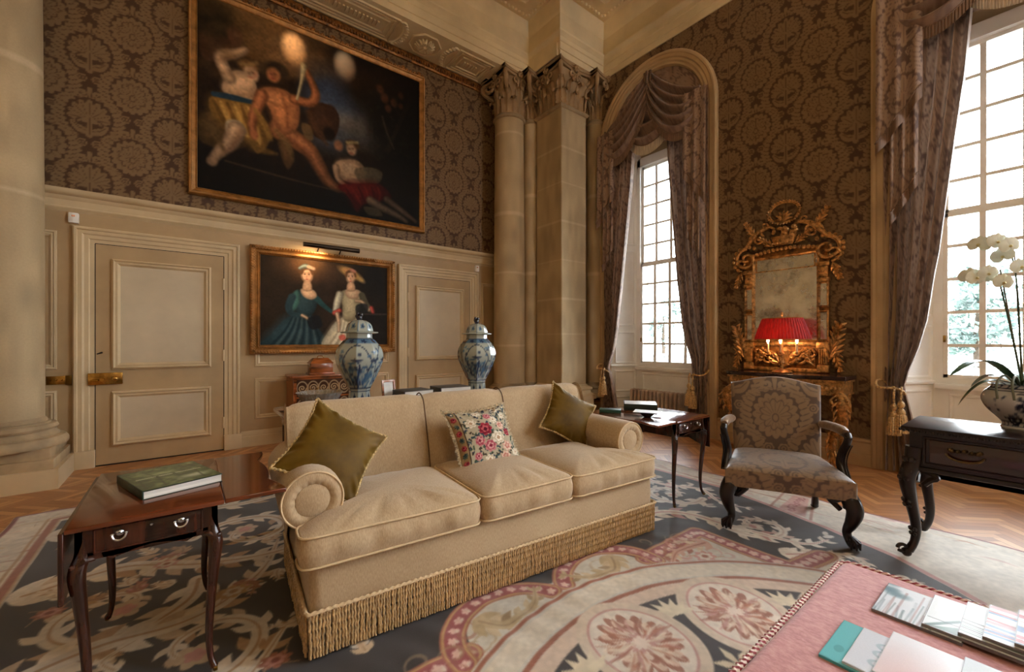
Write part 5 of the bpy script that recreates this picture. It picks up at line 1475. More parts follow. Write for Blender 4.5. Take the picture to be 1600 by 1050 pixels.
# seat cushions
def cushion(poly, zb, zt, crown, seed):
    rg = random.Random(seed); ph = [rg.uniform(0, 6) for _ in range(6)]
    P = resample([(*p, 0) for p in poly], .03, True); N = len(P)
    # soften corners
    for _ in range(2): P = [(P[i-1]+P[i]*2+P[(i+1) % N])/4 for i in range(N)]
    c = sum(P, Vector())/N
    nor = []
    for i in range(N):
        t = (P[(i+1) % N]-P[i-1]).normalized(); nor.append(Vector((t.y, -t.x, 0)))
    if (P[0]+nor[0]*.01-c).length < (P[0]-c).length: nor = [-q for q in nor]
    vs = []; fs = []
    def crease(p):
        return sin(p.x*38+ph[0])*.5+sin(p.x*23+ph[1]+p.y*14)*.5+.4*sin(p.x*71+ph[2])
    ns = 8
    for j in range(ns+1):               # boxing
        s = j/ns
        for i in range(N):
            p = P[i]+nor[i]*(.016*sin(PI*s)+.009*crease(P[i])*sin(PI*s)); vs.append((p.x, p.y, zb+(zt-zb)*s+.004*sin(P[i].x*4+ph[3])*s))
    rings = [.985, .95, .9, .82, .72, .6, .45, .3, .15, .04]
    for t in rings:
        for i in range(N):
            p = c+(P[i]-c)*t
            w = max(0, (t-.55)/.45); w = w*(1-w)*4
            vs.append((p.x, p.y, zt+crown*(1-t**2.6)**.8+.007*crease(P[i]*1.0)*w*(1.2 if nor[i].y < -.5 else .4)))
    tot = ns+1+len(rings)
    for j in range(tot-1):
        for i in range(N):
            k = (i+1) % N; fs.append((j*N+i, j*N+k, (j+1)*N+k, (j+1)*N+i))
    fs.append(tuple((tot-1)*N+i for i in range(N))); fs.append(tuple(range(N-1, -1, -1)))
    o = obj('seat_cushion', G().add(vs, fs), sofa_m, sofa, ang=80)
    g = G()
    for z in (zt, zb+.006):
        g.tube([(P[i].x+nor[i].x*.008, P[i].y+nor[i].y*.008, z+.004*sin(P[i].x*4+ph[3])*(z == zt)) for i in range(N)], .0055, 6, closed=True)
    obj('cushion_piping', g, pipe_m, o)
cushion([(-.035, -.03), (.825, -.03), (.825, .66), (.18, .66), (.18, .15), (.12, .125), (-.035, .125)], .402, .535, .065, 1)
cushion([(.845, -.03), (1.475, -.03), (1.475, .66), (.845, .66)], .402, .54, .06, 2)
cushion([(1.495, -.03), (2.27, -.03), (2.27, .125), (2.115, .125), (2.055, .15), (2.055, .66), (1.495, .66)], .402, .535, .062, 3)
# bullion fringe: hanging twisted cords on front and sides, with a heading cord
g = G(); path = []
for k in range(173): path.append((.0+k*.01313, -.012))
for k in range(62): path.append((-.012, .012+k*.0152)); path.append((SL+.012, .012+k*.0152))
for (x, y) in path:
    L_ = .186+rng.uniform(-.003, .003); dx = rng.uniform(-.0015, .0015); dy = rng.uniform(-.003, .002); n = 26; p0 = rng.uniform(0, 6)
    g.tube([(x+dx*t+.002*sin(p0+5*t), y+dy*t, .20-L_*t) for t in np.linspace(0, 1, n)], .0066, 6, twist=lambda a, i: 1+.22*cos(2*a-i*1.3))
obj('bullion_fringe', g, bul_m, sofa, ang=70)
g = G().rope([(-.016, .93, .205), (-.016, .0, .205), (-.008, -.014, .205), (SL+.008, -.014, .205), (SL+.016, .0, .205), (SL+.016, .93, .205)], .0085, .028)
obj('heading_cord', g, pipe_m, sofa)

# ------------------------------------------------------------------ scatter cushions
def pill_mat(c, n, th):
    n = Vector(n).normalized(); up = Vector((0, 0, 1)); up = (up-n*up.dot(n)).normalized(); rt = up.cross(n)
    ex = rt*cos(th)+up*sin(th); ey = -rt*sin(th)+up*cos(th)
    m = Matrix((ex, ey, n)).transposed().to_4x4(); m.translation = Vector(c); return m
def pillow_pts(w, h, t, nu=60, pinch=.14, wr=.008, seed=0, sag=0):
    U, V = np.meshgrid(np.linspace(-1, 1, nu), np.linspace(-1, 1, nu))
    rg = np.random.default_rng(seed); p = rg.uniform(0, 6, 8)
    X = w/2*U*(1-pinch*(1-V**2)*np.abs(U)**1.5); Y = h/2*V*(1-pinch*(1-U**2)*np.abs(V)**1.5)
    base = np.clip((1-U**2)*(1-V**2), 0, 1)
    Zt = t*base**.55
    edge = np.clip(1-base*2.2, 0, 1)
    ang = np.arctan2(V, U)
    wrk = wr*edge*np.clip(base*12, 0, 1)*(np.sin(ang*17+p[0])+.6*np.sin(ang*29+p[1])+.5*np.sin(7*U+9*V+p[2]))
    Zt = Zt+wrk+.012*base*np.sin(3*U+p[3])*np.sin(2.6*V+p[4])
    return U, V, X, Y, Zt
velvet, nt, b = mat_base('olive_velvet')
v = coords(nt, 5); n1 = noise(nt, v, 4)
nt.links.new(ramp(nt, n1, [(.3, L4((72, 51, 6))), (.75, L4((110, 82, 14)))]), b.inputs['Base Color'])
b.inputs['Roughness'].default_value = .6; b.inputs['Sheen Weight'].default_value = .45; b.inputs['Sheen Roughness'].default_value = .35; b.inputs['Sheen Tint'].default_value = (.9, .75, .35, 1); b.inputs['Specular IOR Level'].default_value = .2
def throw(name, label, c, n, th, w, h, t, mat, cvs=None, seed=0, cord=None, group=None):
    o = thing(name, label, 'cushion', (0, 0, 0), group=group); o.matrix_world = pill_mat(c, n, th)
    U, V, X, Y, Z = pillow_pts(w, h, t, seed=seed, nu=60 if cvs is None else 140)
    if cvs is None:
        nu = X.shape[0]; g = G()
        vs = np.stack([X, Y, Z], -1).reshape(-1, 3); vb = np.stack([X, Y, -Z*.8], -1).reshape(-1, 3)
        fs = [(j*nu+i, j*nu+i+1, (j+1)*nu+i+1, (j+1)*nu+i) for j in range(nu-1) for i in range(nu-1)]
        g.add(vs, fs); g.add(vb, [f[::-1] for f in fs])
        obj('cover', g, mat, o, ang=80)
    else:
        iy = ((V+1)/2*(cvs.h-1)).astype(int); ix = ((U+1)/2*(cvs.w-1)).astype(int)
        painted('embroidered_front', np.stack([X, Y, Z], -1), cvs.C[iy, ix], vcol('needlework', rough=.85, bmp=.5, bscale=500, spec=.15), o)
        nu = X.shape[0]; vb = np.stack([X, Y, -Z*.8], -1).reshape(-1, 3)
        obj('back', G().add(vb, [(j*nu+i, (j+1)*nu+i, (j+1)*nu+i+1, j*nu+i+1) for j in range(nu-1) for i in range(nu-1)]), mat, o, ang=80)
    bd = [(X[0, i], Y[0, i], 0) for i in range(X.shape[1])]+[(X[i, -1], Y[i, -1], 0) for i in range(1, X.shape[0])]+[(X[-1, i], Y[-1, i], 0) for i in range(X.shape[1]-2, -1, -1)]+[(X[i, 0], Y[i, 0], 0) for i in range(X.shape[0]-2, 0, -1)]
    return o, bd
cord_m = M('gold_cord', (186, 158, 104), rough=.5, var=.3, scale=90)
for c, n, th, seed, lab in (((.615, 2.33, .80), (.10, -.84, .54), R(50), 3, 'olive velvet cushion with gold cord leaning on the left sofa arm'), ((2.44, 2.40, .775), (-.12, -.88, .46), R(56), 8, 'olive velvet cushion leaning in the right corner of the sofa')):
    o, bd = throw('velvet_cushion', lab, c, n, th, .44, .44, .085, velvet, seed=seed, group='olive velvet cushions')
    obj('cord_trim', G().rope(bd, .0075, .022, closed=True), cord_m, o)
# floral needlework cushion
cv = Cv(-.25, .25, -.24, .24, .0025, (178, 168, 144))
for k in range(330):
    x, y = rng.uniform(-.25, .25), rng.uniform(-.24, .24); a = rng.uniform(0, 6); l = rng.uniform(.012, .035)
    cv.stroke([(x, y), (x+l*cos(a)*.6-l*.3*sin(a), y+l*sin(a)*.6+l*.3*cos(a)), (x+l*cos(a), y+l*sin(a))], [.001, .007, .001], [(40, 52, 74), (58, 78, 60), (52, 44, 38), (40, 66, 80)][k % 4], .85, smooth=3)
def flower(x, y, r, cols):
    for j, f in enumerate((1, .78, .55, .3)):
        cv.ell(x+rng.uniform(-.003, .003), y+rng.uniform(-.003, .003), r*f, r*f*.9, cols[j % len(cols)], 1, petals=7-j, pa=.2, ph=j)
PINK = [(196, 130, 130), (168, 74, 92), (214, 160, 156), (130, 40, 62)]; RED = [(160, 50, 66), (120, 28, 46), (190, 90, 96), (84, 20, 34)]; CRE = [(226, 218, 200), (200, 186, 160), (240, 234, 220), (180, 150, 120)]; PAL = [(206, 168, 150), (224, 200, 180), (190, 120, 110)]
for (x, y, r, c) in ((-.02, .045, .05, RED), (-.085, -.03, .038, PINK), (-.01, -.075, .045, PINK), (.07, -.03, .05, CRE), (.12, .06, .036, PAL), (.07, .11, .034, CRE), (.13, -.10, .042, PAL), (.03, .15, .03, PINK), (-.11, .11, .04, CRE), (.17, .0, .03, RED), (.18, .14, .03, CRE), (-.03, -.17, .036, CRE), (.1, -.17, .04, PAL), (.2, -.15, .03, CRE), (-.12, -.13, .03, PINK), (-.04, .19, .03, CRE), (.13, .2, .028, CRE)): flower(x, y, r, c)
cv.poly([(-.25, -.24), (-.185, -.24), (-.185, .24), (-.25, .24)], (150, 124, 90), 1); cv.stroke([(-.185, -.24), (-.185, .24)], .004, (58, 42, 34))
for k in range(9): flower(-.218, -.21+k*.053, .02, RED if k % 2 else [(52, 66, 60), (90, 96, 80), (40, 44, 50)])
for k in range(60):
    x, y = rng.uniform(-.25, .25), rng.choice([-1, 1])*rng.uniform(.20, .24); cv.ell(x, y, .008, .006, [(210, 200, 178), (60, 60, 64), (150, 110, 80)][k % 3])
o, bd = throw('floral_cushion', 'square cushion with embroidered flowers and tassel fringe in sofa centre', (1.60, 2.375, .715), (-.03, -.85, .52), R(2), .49, .46, .075, M('cushion_linen', (196, 178, 144), rough=.8, var=.1), cvs=cv, seed=5)
g = G(); bds = resample(bd, .009, True); cen = Vector((0, 0, 0))
for p in bds:
    d = (p-cen).normalized(); q = Vector((rng.uniform(-.3, .3), rng.uniform(-.3, .3), rng.uniform(-.2, .2)))
    g.tube([p, p+(d+q*.5)*.012, p+(d+q)*.024], [.0035, .004, .002], 4)
obj('tuft_fringe', g, M('cream_tuft', (206, 190, 160), rough=.9, var=.25, scale=60), o)
g = G()
for sx in (-1, 1):
    for sy in (-1,):
        p = Vector((sx*.24, sy*.225, 0)); d = Vector((sx*.4, sy*.9, .1)).normalized()
        g.ball(tuple(p+d*.012), .011, 8, 6)
        for k in range(10):
            q = Vector((rng.uniform(-.3, .3), rng.uniform(-.3, .3), rng.uniform(-.3, .3))); g.tube([p+d*.015, p+(d+q*.5)*.04, p+(d+q*.7)*.06], [.004, .004, .002], 4)
obj('corner_tassel', g, M('cream_tuft', (206, 190, 160)), o)
# ================================================================== rug
RX0, RX1, RY0, RY1 = -1.07, 4.33, -1.6, 4.97
DK = (36, 31, 31); CREAM = (204, 194, 178); TANC = (168, 136, 100); RUST = (150, 92, 70); PINKC = (188, 138, 128); ROSE = (146, 76, 78); FIELD = (190, 186, 174); OCH = (178, 144, 96)
rug = Cv(RX0, RX1, RY0, RY1, .0075, CREAM)
rug.noise(.05, .2)
RXc = 1.63
def both(fn):
    fn(1); fn(-1)
# outer worn border: soft pink and ochre streaks
for k in range(520):
    edge = rng.integers(0, 3); l = rng.uniform(.05, .3)
    if edge == 0: x, y = rng.uniform(RX0, -.80), rng.uniform(RY0, RY1); pts = [(x, y), (x+rng.uniform(-.04, .04)+.05, y+.01), (x+l*.5, y+rng.uniform(-.02, .02))]
    elif edge == 1: x, y = rng.uniform(3.95, RX1), rng.uniform(RY0, RY1); pts = [(x, y), (x+.02, y+l*.5), (x+rng.uniform(-.03, .03), y+l)]
    else: x, y = rng.uniform(RX0, RX1), rng.uniform(4.66, RY1); pts = [(x, y), (x+l*.5, y+.02), (x+l, y)]
    rug.stroke(pts, [.002, rng.uniform(.006, .016), .002], [PINKC, RUST, OCH, (170, 156, 140), (216, 204, 186)][rng.integers(0, 5)], .45, smooth=3)
# dark band with scrolls
rug.poly([(-.76, RY0), (-.76, 4.62), (3.95, 4.62), (3.95, 1.9), (3.82, 1.45), (3.72, 1.12), (3.55, .62), (3.28, .25), (3.0, 0), (2.9, RY0)], DK)
for (a, w, c) in (((-.80), .022, RUST), ((-.845), .008, TANC), ((-.775), .006, TANC)): rug.stroke([(a, RY0), (a, 4.65+(-.76-a)), (3.97+(-.76-a), 4.65+(-.76-a))], w, c)
rug.stroke([(3.97, 4.65), (3.97, 1.9), (3.84, 1.45), (3.74, 1.12), (3.57, .62), (3.30, .23)], .02, PINKC); rug.stroke([(4.06, 4.7), (4.06, 1.3)], .008, RUST, .6)
rug.stroke([(RX0+.02, RY0), (RX0+.02, RY1-.02), (RX1-.02, RY1-.02), (RX1-.02, RY0)], .016, (118, 46, 50))
# pink scroll strip block in the right border, then a faded panel
rug.poly([(3.80, 1.18), (4.26, 1.30), (4.26, 1.42), (3.84, 1.38)], (196, 150, 140), .9)
for k in range(7): rug.stroke(spiral(3.88+k*.055, 1.31+k*.006, .035, 1.0, k, 1 if k % 2 else -1, 14), .006, ROSE, .8)
rug.stroke([(3.78, 1.14), (4.28, 1.27)], .01, RUST, .7); rug.stroke([(3.84, 1.44), (4.28, 1.5)], .01, RUST, .7)
LEAFC = [CREAM, (186, 164, 136), (216, 202, 180), TANC]
def big_scroll(cx, cy, r, a0, d, w=.05, cols=LEAFC, turns=1.15):
    w *= .72
    sp = spiral(cx, cy, r, turns, a0, d, 26, .18)
    acanthus(rug, sp[::2], w, cols, 11)
    e = sp[-1]; rug.ell(e[0], e[1], r*.22, r*.22, cols[1], petals=6, pa=.2); rug.ell(e[0], e[1], r*.12, r*.12, PINKC, petals=5, pa=.2)
def rosebud(x, y, r, c=0):
    cs = ((RUST, PINKC, (126, 60, 50)), (PINKC, CREAM, RUST), (OCH, CREAM, TANC))[c % 3]
    rug.ell(x, y, r, r*.85, cs[0], petals=8, pa=.2); rug.ell(x, y, r*.65, r*.55, cs[1], petals=6, pa=.2); rug.ell(x, y, r*.3, r*.28, cs[2])
    for k in range(4):
        a = k*1.57+.6; rug.stroke([(x+r*.8*cos(a), y+r*.8*sin(a)), (x+r*1.7*cos(a+.3), y+r*1.7*sin(a+.3))], [.003, r*.28, .003], TANC)
# left side: bold swirling foliage under the small table and behind the sofa
for (cx, cy, r, a0, d, w) in ((-.35, 3.95, .36, .4, 1, .06), (.35, 3.55, .34, 2.8, -1, .06), (-.30, 2.95, .36, .2, -1, .065), (.05, 2.35, .34, 3.4, 1, .06), (-.42, 1.95, .30, 1.0, -1, .055), (.25, 1.55, .28, 3.0, 1, .05), (.95, 3.6, .34, .5, 1, .06), (1.6, 3.9, .36, 2.6, -1, .06), (2.3, 3.6, .34, .2, 1, .06), (3.0, 3.95, .36, 2.9, -1, .06), (-.4, 1.2, .3, 0, 1, .05), (-.3, .4, .34, 2.2, -1, .055)):
    big_scroll(cx, cy, r, a0, d, w)
for pts, w in (([(-.7, 2.5), (-.35, 2.62), (.05, 2.62), (.35, 2.9), (.5, 3.3)], .06), ([(-.7, 3.4), (-.3, 3.45), (.1, 3.2), (.55, 3.1), (.9, 3.3)], .06), ([(-.72, 1.6), (-.3, 1.62), (.1, 1.9), (.4, 2.3)], .055), ([(-.72, 4.3), (-.3, 4.35), (.3, 4.2), (.9, 4.3), (1.5, 4.45)], .06), ([(1.2, 4.4), (1.9, 4.3), (2.6, 4.4), (3.3, 4.3)], .05), ([(-.6, .9), (-.1, .95), (.2, .7), (.4, .3)], .05)):
    acanthus(rug, pts, w, LEAFC, 13)
_r2 = np.random.default_rng(21)
for k in range(70):
    x, y = (_r2.uniform(-.72, .75), _r2.uniform(.3, 4.5)) if k < 50 else (_r2.uniform(.7, 3.6), _r2.uniform(2.2, 4.5))
    a = _r2.uniform(0, 6.28); l = _r2.uniform(.10, .22); b2 = a+_r2.uniform(-1.4, 1.4)
    cols = [LEAFC, [RUST, PINKC, TANC], [TANC, OCH, (120, 92, 66)], [(196, 172, 140), CREAM, TANC]][k % 4]
    acanthus(rug, [(x, y), (x+l*.5*cos(a), y+l*.5*sin(a)), (x+l*.5*cos(a)+l*.6*cos(b2), y+l*.5*sin(a)+l*.6*sin(b2))], .020, cols, 5)
for (x, y, r, c) in ((-.1, 2.05, .085, 0), (.16, 1.85, .07, 1), (-.55, 2.3, .06, 1), (.30, 2.05, .06, 0), (.2, 2.75, .07, 2), (-.55, 3.1, .06, 0), (.7, 3.9, .08, 0), (-.1, 3.35, .06, 1), (.1, 1.3, .08, 0), (-.2, 1.75, .07, 2), (.35, 1.75, .05, 1), (2.0, 4.2, .07, 1), (2.7, 4.2, .07, 0), (.0, 4.3, .06, 2)): rosebud(x, y, r, c)
# right side band: pale acanthus swirls
for (cx, cy, r, a0, d, w) in ((3.42, 2.9, .30, 1.5, 1, .05), (3.45, 2.12, .27, -1.2, -1, .05), (3.36, 1.36, .26, 2.2, 1, .045), (3.25, .75, .22, -1.4, -1, .04), (2.75, 2.55, .28, .8, -1, .045), (2.6, 2.05, .2, 2.6, 1, .035), (3.5, 3.6, .3, -1.2, -1, .05)):
    big_scroll(cx, cy, r, a0, d, w, [(222, 212, 196), (206, 192, 172), (230, 222, 208), (196, 170, 152)])
for pts, w in (([(2.55, 1.95), (2.95, 1.95), (3.15, 1.75), (3.2, 1.4), (3.3, 1.05), (3.5, .95)], .05), ([(3.7, 2.6), (3.6, 2.35), (3.75, 2.0), (3.6, 1.75), (3.65, 1.5)], .035), ([(3.05, 1.05), (3.2, .9), (3.15, .6), (3.3, .45)], .035), ([(3.8, 3.4), (3.7, 3.1), (3.8, 2.7)], .035)):
    acanthus(rug, pts, w, [(222, 212, 196), (230, 222, 208), (206, 192, 172), PINKC], 11)
for k in range(26): 
    x, y = rng.uniform(3.0, 3.85), rng.uniform(.9, 3.6); rug.ell(x, y, .045, .022, (226, 216, 200), .9, rng.uniform(0, 3)); rug.ell(x+.04, y+.03, .035, .018, (214, 202, 184), .9, rng.uniform(0, 3))
# central field with pink scroll border
def ring_border(pts, w, closed=False):
    rug.stroke(pts, w+.022, RUST); rug.stroke(pts, w+.012, OCH); rug.stroke(pts, w, ROSE)
    P = resample([(*p[:2], 0) for p in pts], .07)
    for k, p in enumerate(P):
        rug.ell(p.x, p.y, w*.62, w*.5, (214, 186, 172), .9, rot=k*.9, petals=5, pa=.25); rug.ell(p.x+w*.4, p.y-w*.2, w*.3, w*.2, CREAM, .8, rot=k)
f0 = [(RXc-1.32, RY0), (RXc-1.32, .95), (RXc-1.58, .95), (RXc-1.58, 1.0), (RXc-1.32, 1.0), (RXc-1.32, 1.62), (RXc-.62, 1.62), (RXc-.55, 1.80), (RXc-.22, 1.86), (RXc, 1.74), (RXc+.22, 1.86), (RXc+.55, 1.80), (RXc+.62, 1.62), (RXc+1.32, 1.62), (RXc+1.32, RY0)]
rug.poly(f0, FIELD)
rug.poly([(RXc+1.2, RY0), (RXc+1.2, .92), (RXc+1.62, .92), (RXc+1.50, .55), (RXc+1.45, RY0)], FIELD)
rug.poly([(RXc-1.2, RY0), (RXc-1.2, .92), (RXc-1.62, .92), (RXc-1.50, .55), (RXc-1.45, RY0)], FIELD)
for s in (1, -1):
    ring_border([(RXc+s*1.60, .90), (RXc+s*1.27, .96), (RXc+s*1.27, 1.57), (RXc+s*.66, 1.57)], .05)
    arc = [(RXc+s*(.36+.34*cos(a)), 1.56+.30*sin(a)) for a in np.linspace(-.1, PI*.86, 22)]
    ring_border(arc, .04)
    arc2 = [(RXc+s*(1.05+.36*cos(a)), 1.28+.34*sin(a)) for a in np.linspace(PI*.45, PI*1.05, 14)]
    rug.stroke(arc2, .012, RUST, .8)
rug.noise(.03, .05)
for k in range(46):
    s = 1 if k % 2 else -1; x = RXc+s*rng.uniform(.3, 1.2); y = rng.uniform(1.25, 1.72); a = rng.uniform(0, 6)
    sp = spiral(x, y, rng.uniform(.05, .1), .8, a, s, 12, .3); rug.stroke(sp, [.003, .012, .003], [(160, 136, 100), PINKC, RUST, (170, 150, 120)][k % 4], .55)
for s in (1, -1):
    rosebud(RXc+s*.98, 1.36, .07, 1); acanthus(rug, [(RXc+s*.5, 1.72), (RXc+s*.4, 1.62), (RXc+s*.2, 1.66), (RXc+s*.1, 1.78)], .035, [(176, 156, 120), (190, 172, 140), (150, 128, 96)], 7)
    acanthus(rug, [(RXc+s*1.15, 1.45), (RXc+s*.9, 1.5), (RXc+s*.7, 1.42)], .03, [(190, 150, 130), (200, 180, 150), RUST], 7)
# great roundel: bands, then a black ground with rosettes and leaf trails
def disc(r, col, a=1): rug.ell(RXc, .04, r, r, col, a)
disc(1.60, FIELD); disc(1.60, RUST, .0)
rug.ell(RXc, .04, 1.58, 1.58, RUST, 1, ring=.011); rug.ell(RXc, .04, 1.40, 1.40, RUST, 1, ring=.014); rug.ell(RXc, .04, 1.49, 1.49, (206, 196, 178), 1, ring=.06)
disc(1.385, (206, 184, 164)); disc(1.30, (54, 48, 48)); 
for k in range(-4, 5):
    a = PI/2+k*.54; cx, cy = RXc+1.11*cos(a), .04+1.11*sin(a)
    rug.ell(cx, cy, .31, .27, (206, 188, 166), 1, rot=a); rug.ell(cx, cy, .25, .215, (216, 204, 188), 1, rot=a); rug.ell(cx, cy, .25, .215, PINKC, 1, rot=a, ring=.005)
    big = k % 2 == 0
    for j, (f, c) in enumerate(((.19, RUST), (.165, (216, 190, 168)), (.13, RUST), (.11, (222, 204, 186)), (.07, PINKC), (.045, (230, 216, 200)))):
        rug.ell(cx, cy, f, f*.82, c, .85, rot=a+j*.3, petals=14-j, pa=.2)
    for j in range(70):
        b = rng.uniform(0, 6.28); r0_, r1_ = rng.uniform(.03, .10), rng.uniform(.12, .225)
        rug.stroke([(cx+r0_*cos(b), cy+r0_*sin(b)*.85), (cx+(r0_+r1_)/2*cos(b+.15), cy+(r0_+r1_)/2*sin(b+.15)*.85), (cx+r1_*cos(b+.1), cy+r1_*sin(b+.1)*.85)], [.003, rng.uniform(.006, .013), .003], [RUST, (216, 196, 172), PINKC, (176, 112, 84), (226, 212, 192)][j % 5], .7)
    am = a+.27; mx_, my_ = RXc+1.16*cos(am), .04+1.16*sin(am)
    for j in range(7):
        b = am+(j-3)*.5; rug.stroke([(mx_, my_), (mx_+.07*cos(b), my_+.07*sin(b)), (mx_+.13*cos(b), my_+.13*sin(b))], [.006, .022, .003], (214, 200, 172))
    am2 = a+.26; mx_, my_ = RXc+.80*cos(am2), .04+.80*sin(am2)
    for j in range(6): b = am2+j*1.05; rug.stroke([(mx_, my_), (mx_+.06*cos(b), my_+.06*sin(b)), (mx_+.11*cos(b), my_+.11*sin(b))], [.006, .02, .003], (206, 190, 160))
disc(.78, (206, 184, 164)); disc(.70, (190, 178, 150))
for k in range(60):
    a = rng.uniform(.1, 3.0); r = rng.uniform(.3, .72); x, y = RXc+r*cos(a), .04+r*sin(a)
    rug.stroke([(x, y), (x+.05, y+rng.uniform(-.05, .05)), (x+.12, y+rng.uniform(-.04, .04))], [.003, .014, .003], [(150, 128, 84), (120, 96, 64), PINKC, (210, 196, 160)][k % 4], .8, smooth=3)
rug.noise(.05, .02); rug.noise(.07, .5)
Xr, Yr = np.meshgrid(rug.xs, rug.ys)
Zr = .008+.0025*np.sin(Xr*9+Yr*3)*np.sin(Yr*11-Xr*2)+.001*np.sin(Xr*23+Yr*17)
edge = np.minimum.reduce([Xr-RX0, RX1-Xr, RY1-Yr])
Zr = Zr+.0035*np.sin(Xr*38+Yr*21+2*np.sin(Yr*6))*np.exp(-((Yr-1.62)/.22)**2)*np.exp(-((Xr-1.5)/1.0)**2)
Zr = np.where(edge < .008, .001, Zr)
Xw = Xr+.012*np.sin(Yr*5.3)*(Xr > 4)+.01*np.sin(Yr*7)*(Xr < -.9); Yw = Yr+.014*np.sin(Xr*6.1)*(Yr > 4.6)
painted('rug', np.stack([Xw, Yw, Zr], -1), rug.C, vcol('rug_weave', rough=.62, spec=.45, bmp=.35, bscale=350, sheen=.25), label='large antique floral rug with dark scrolling border and pale central roundel', cat='rug')

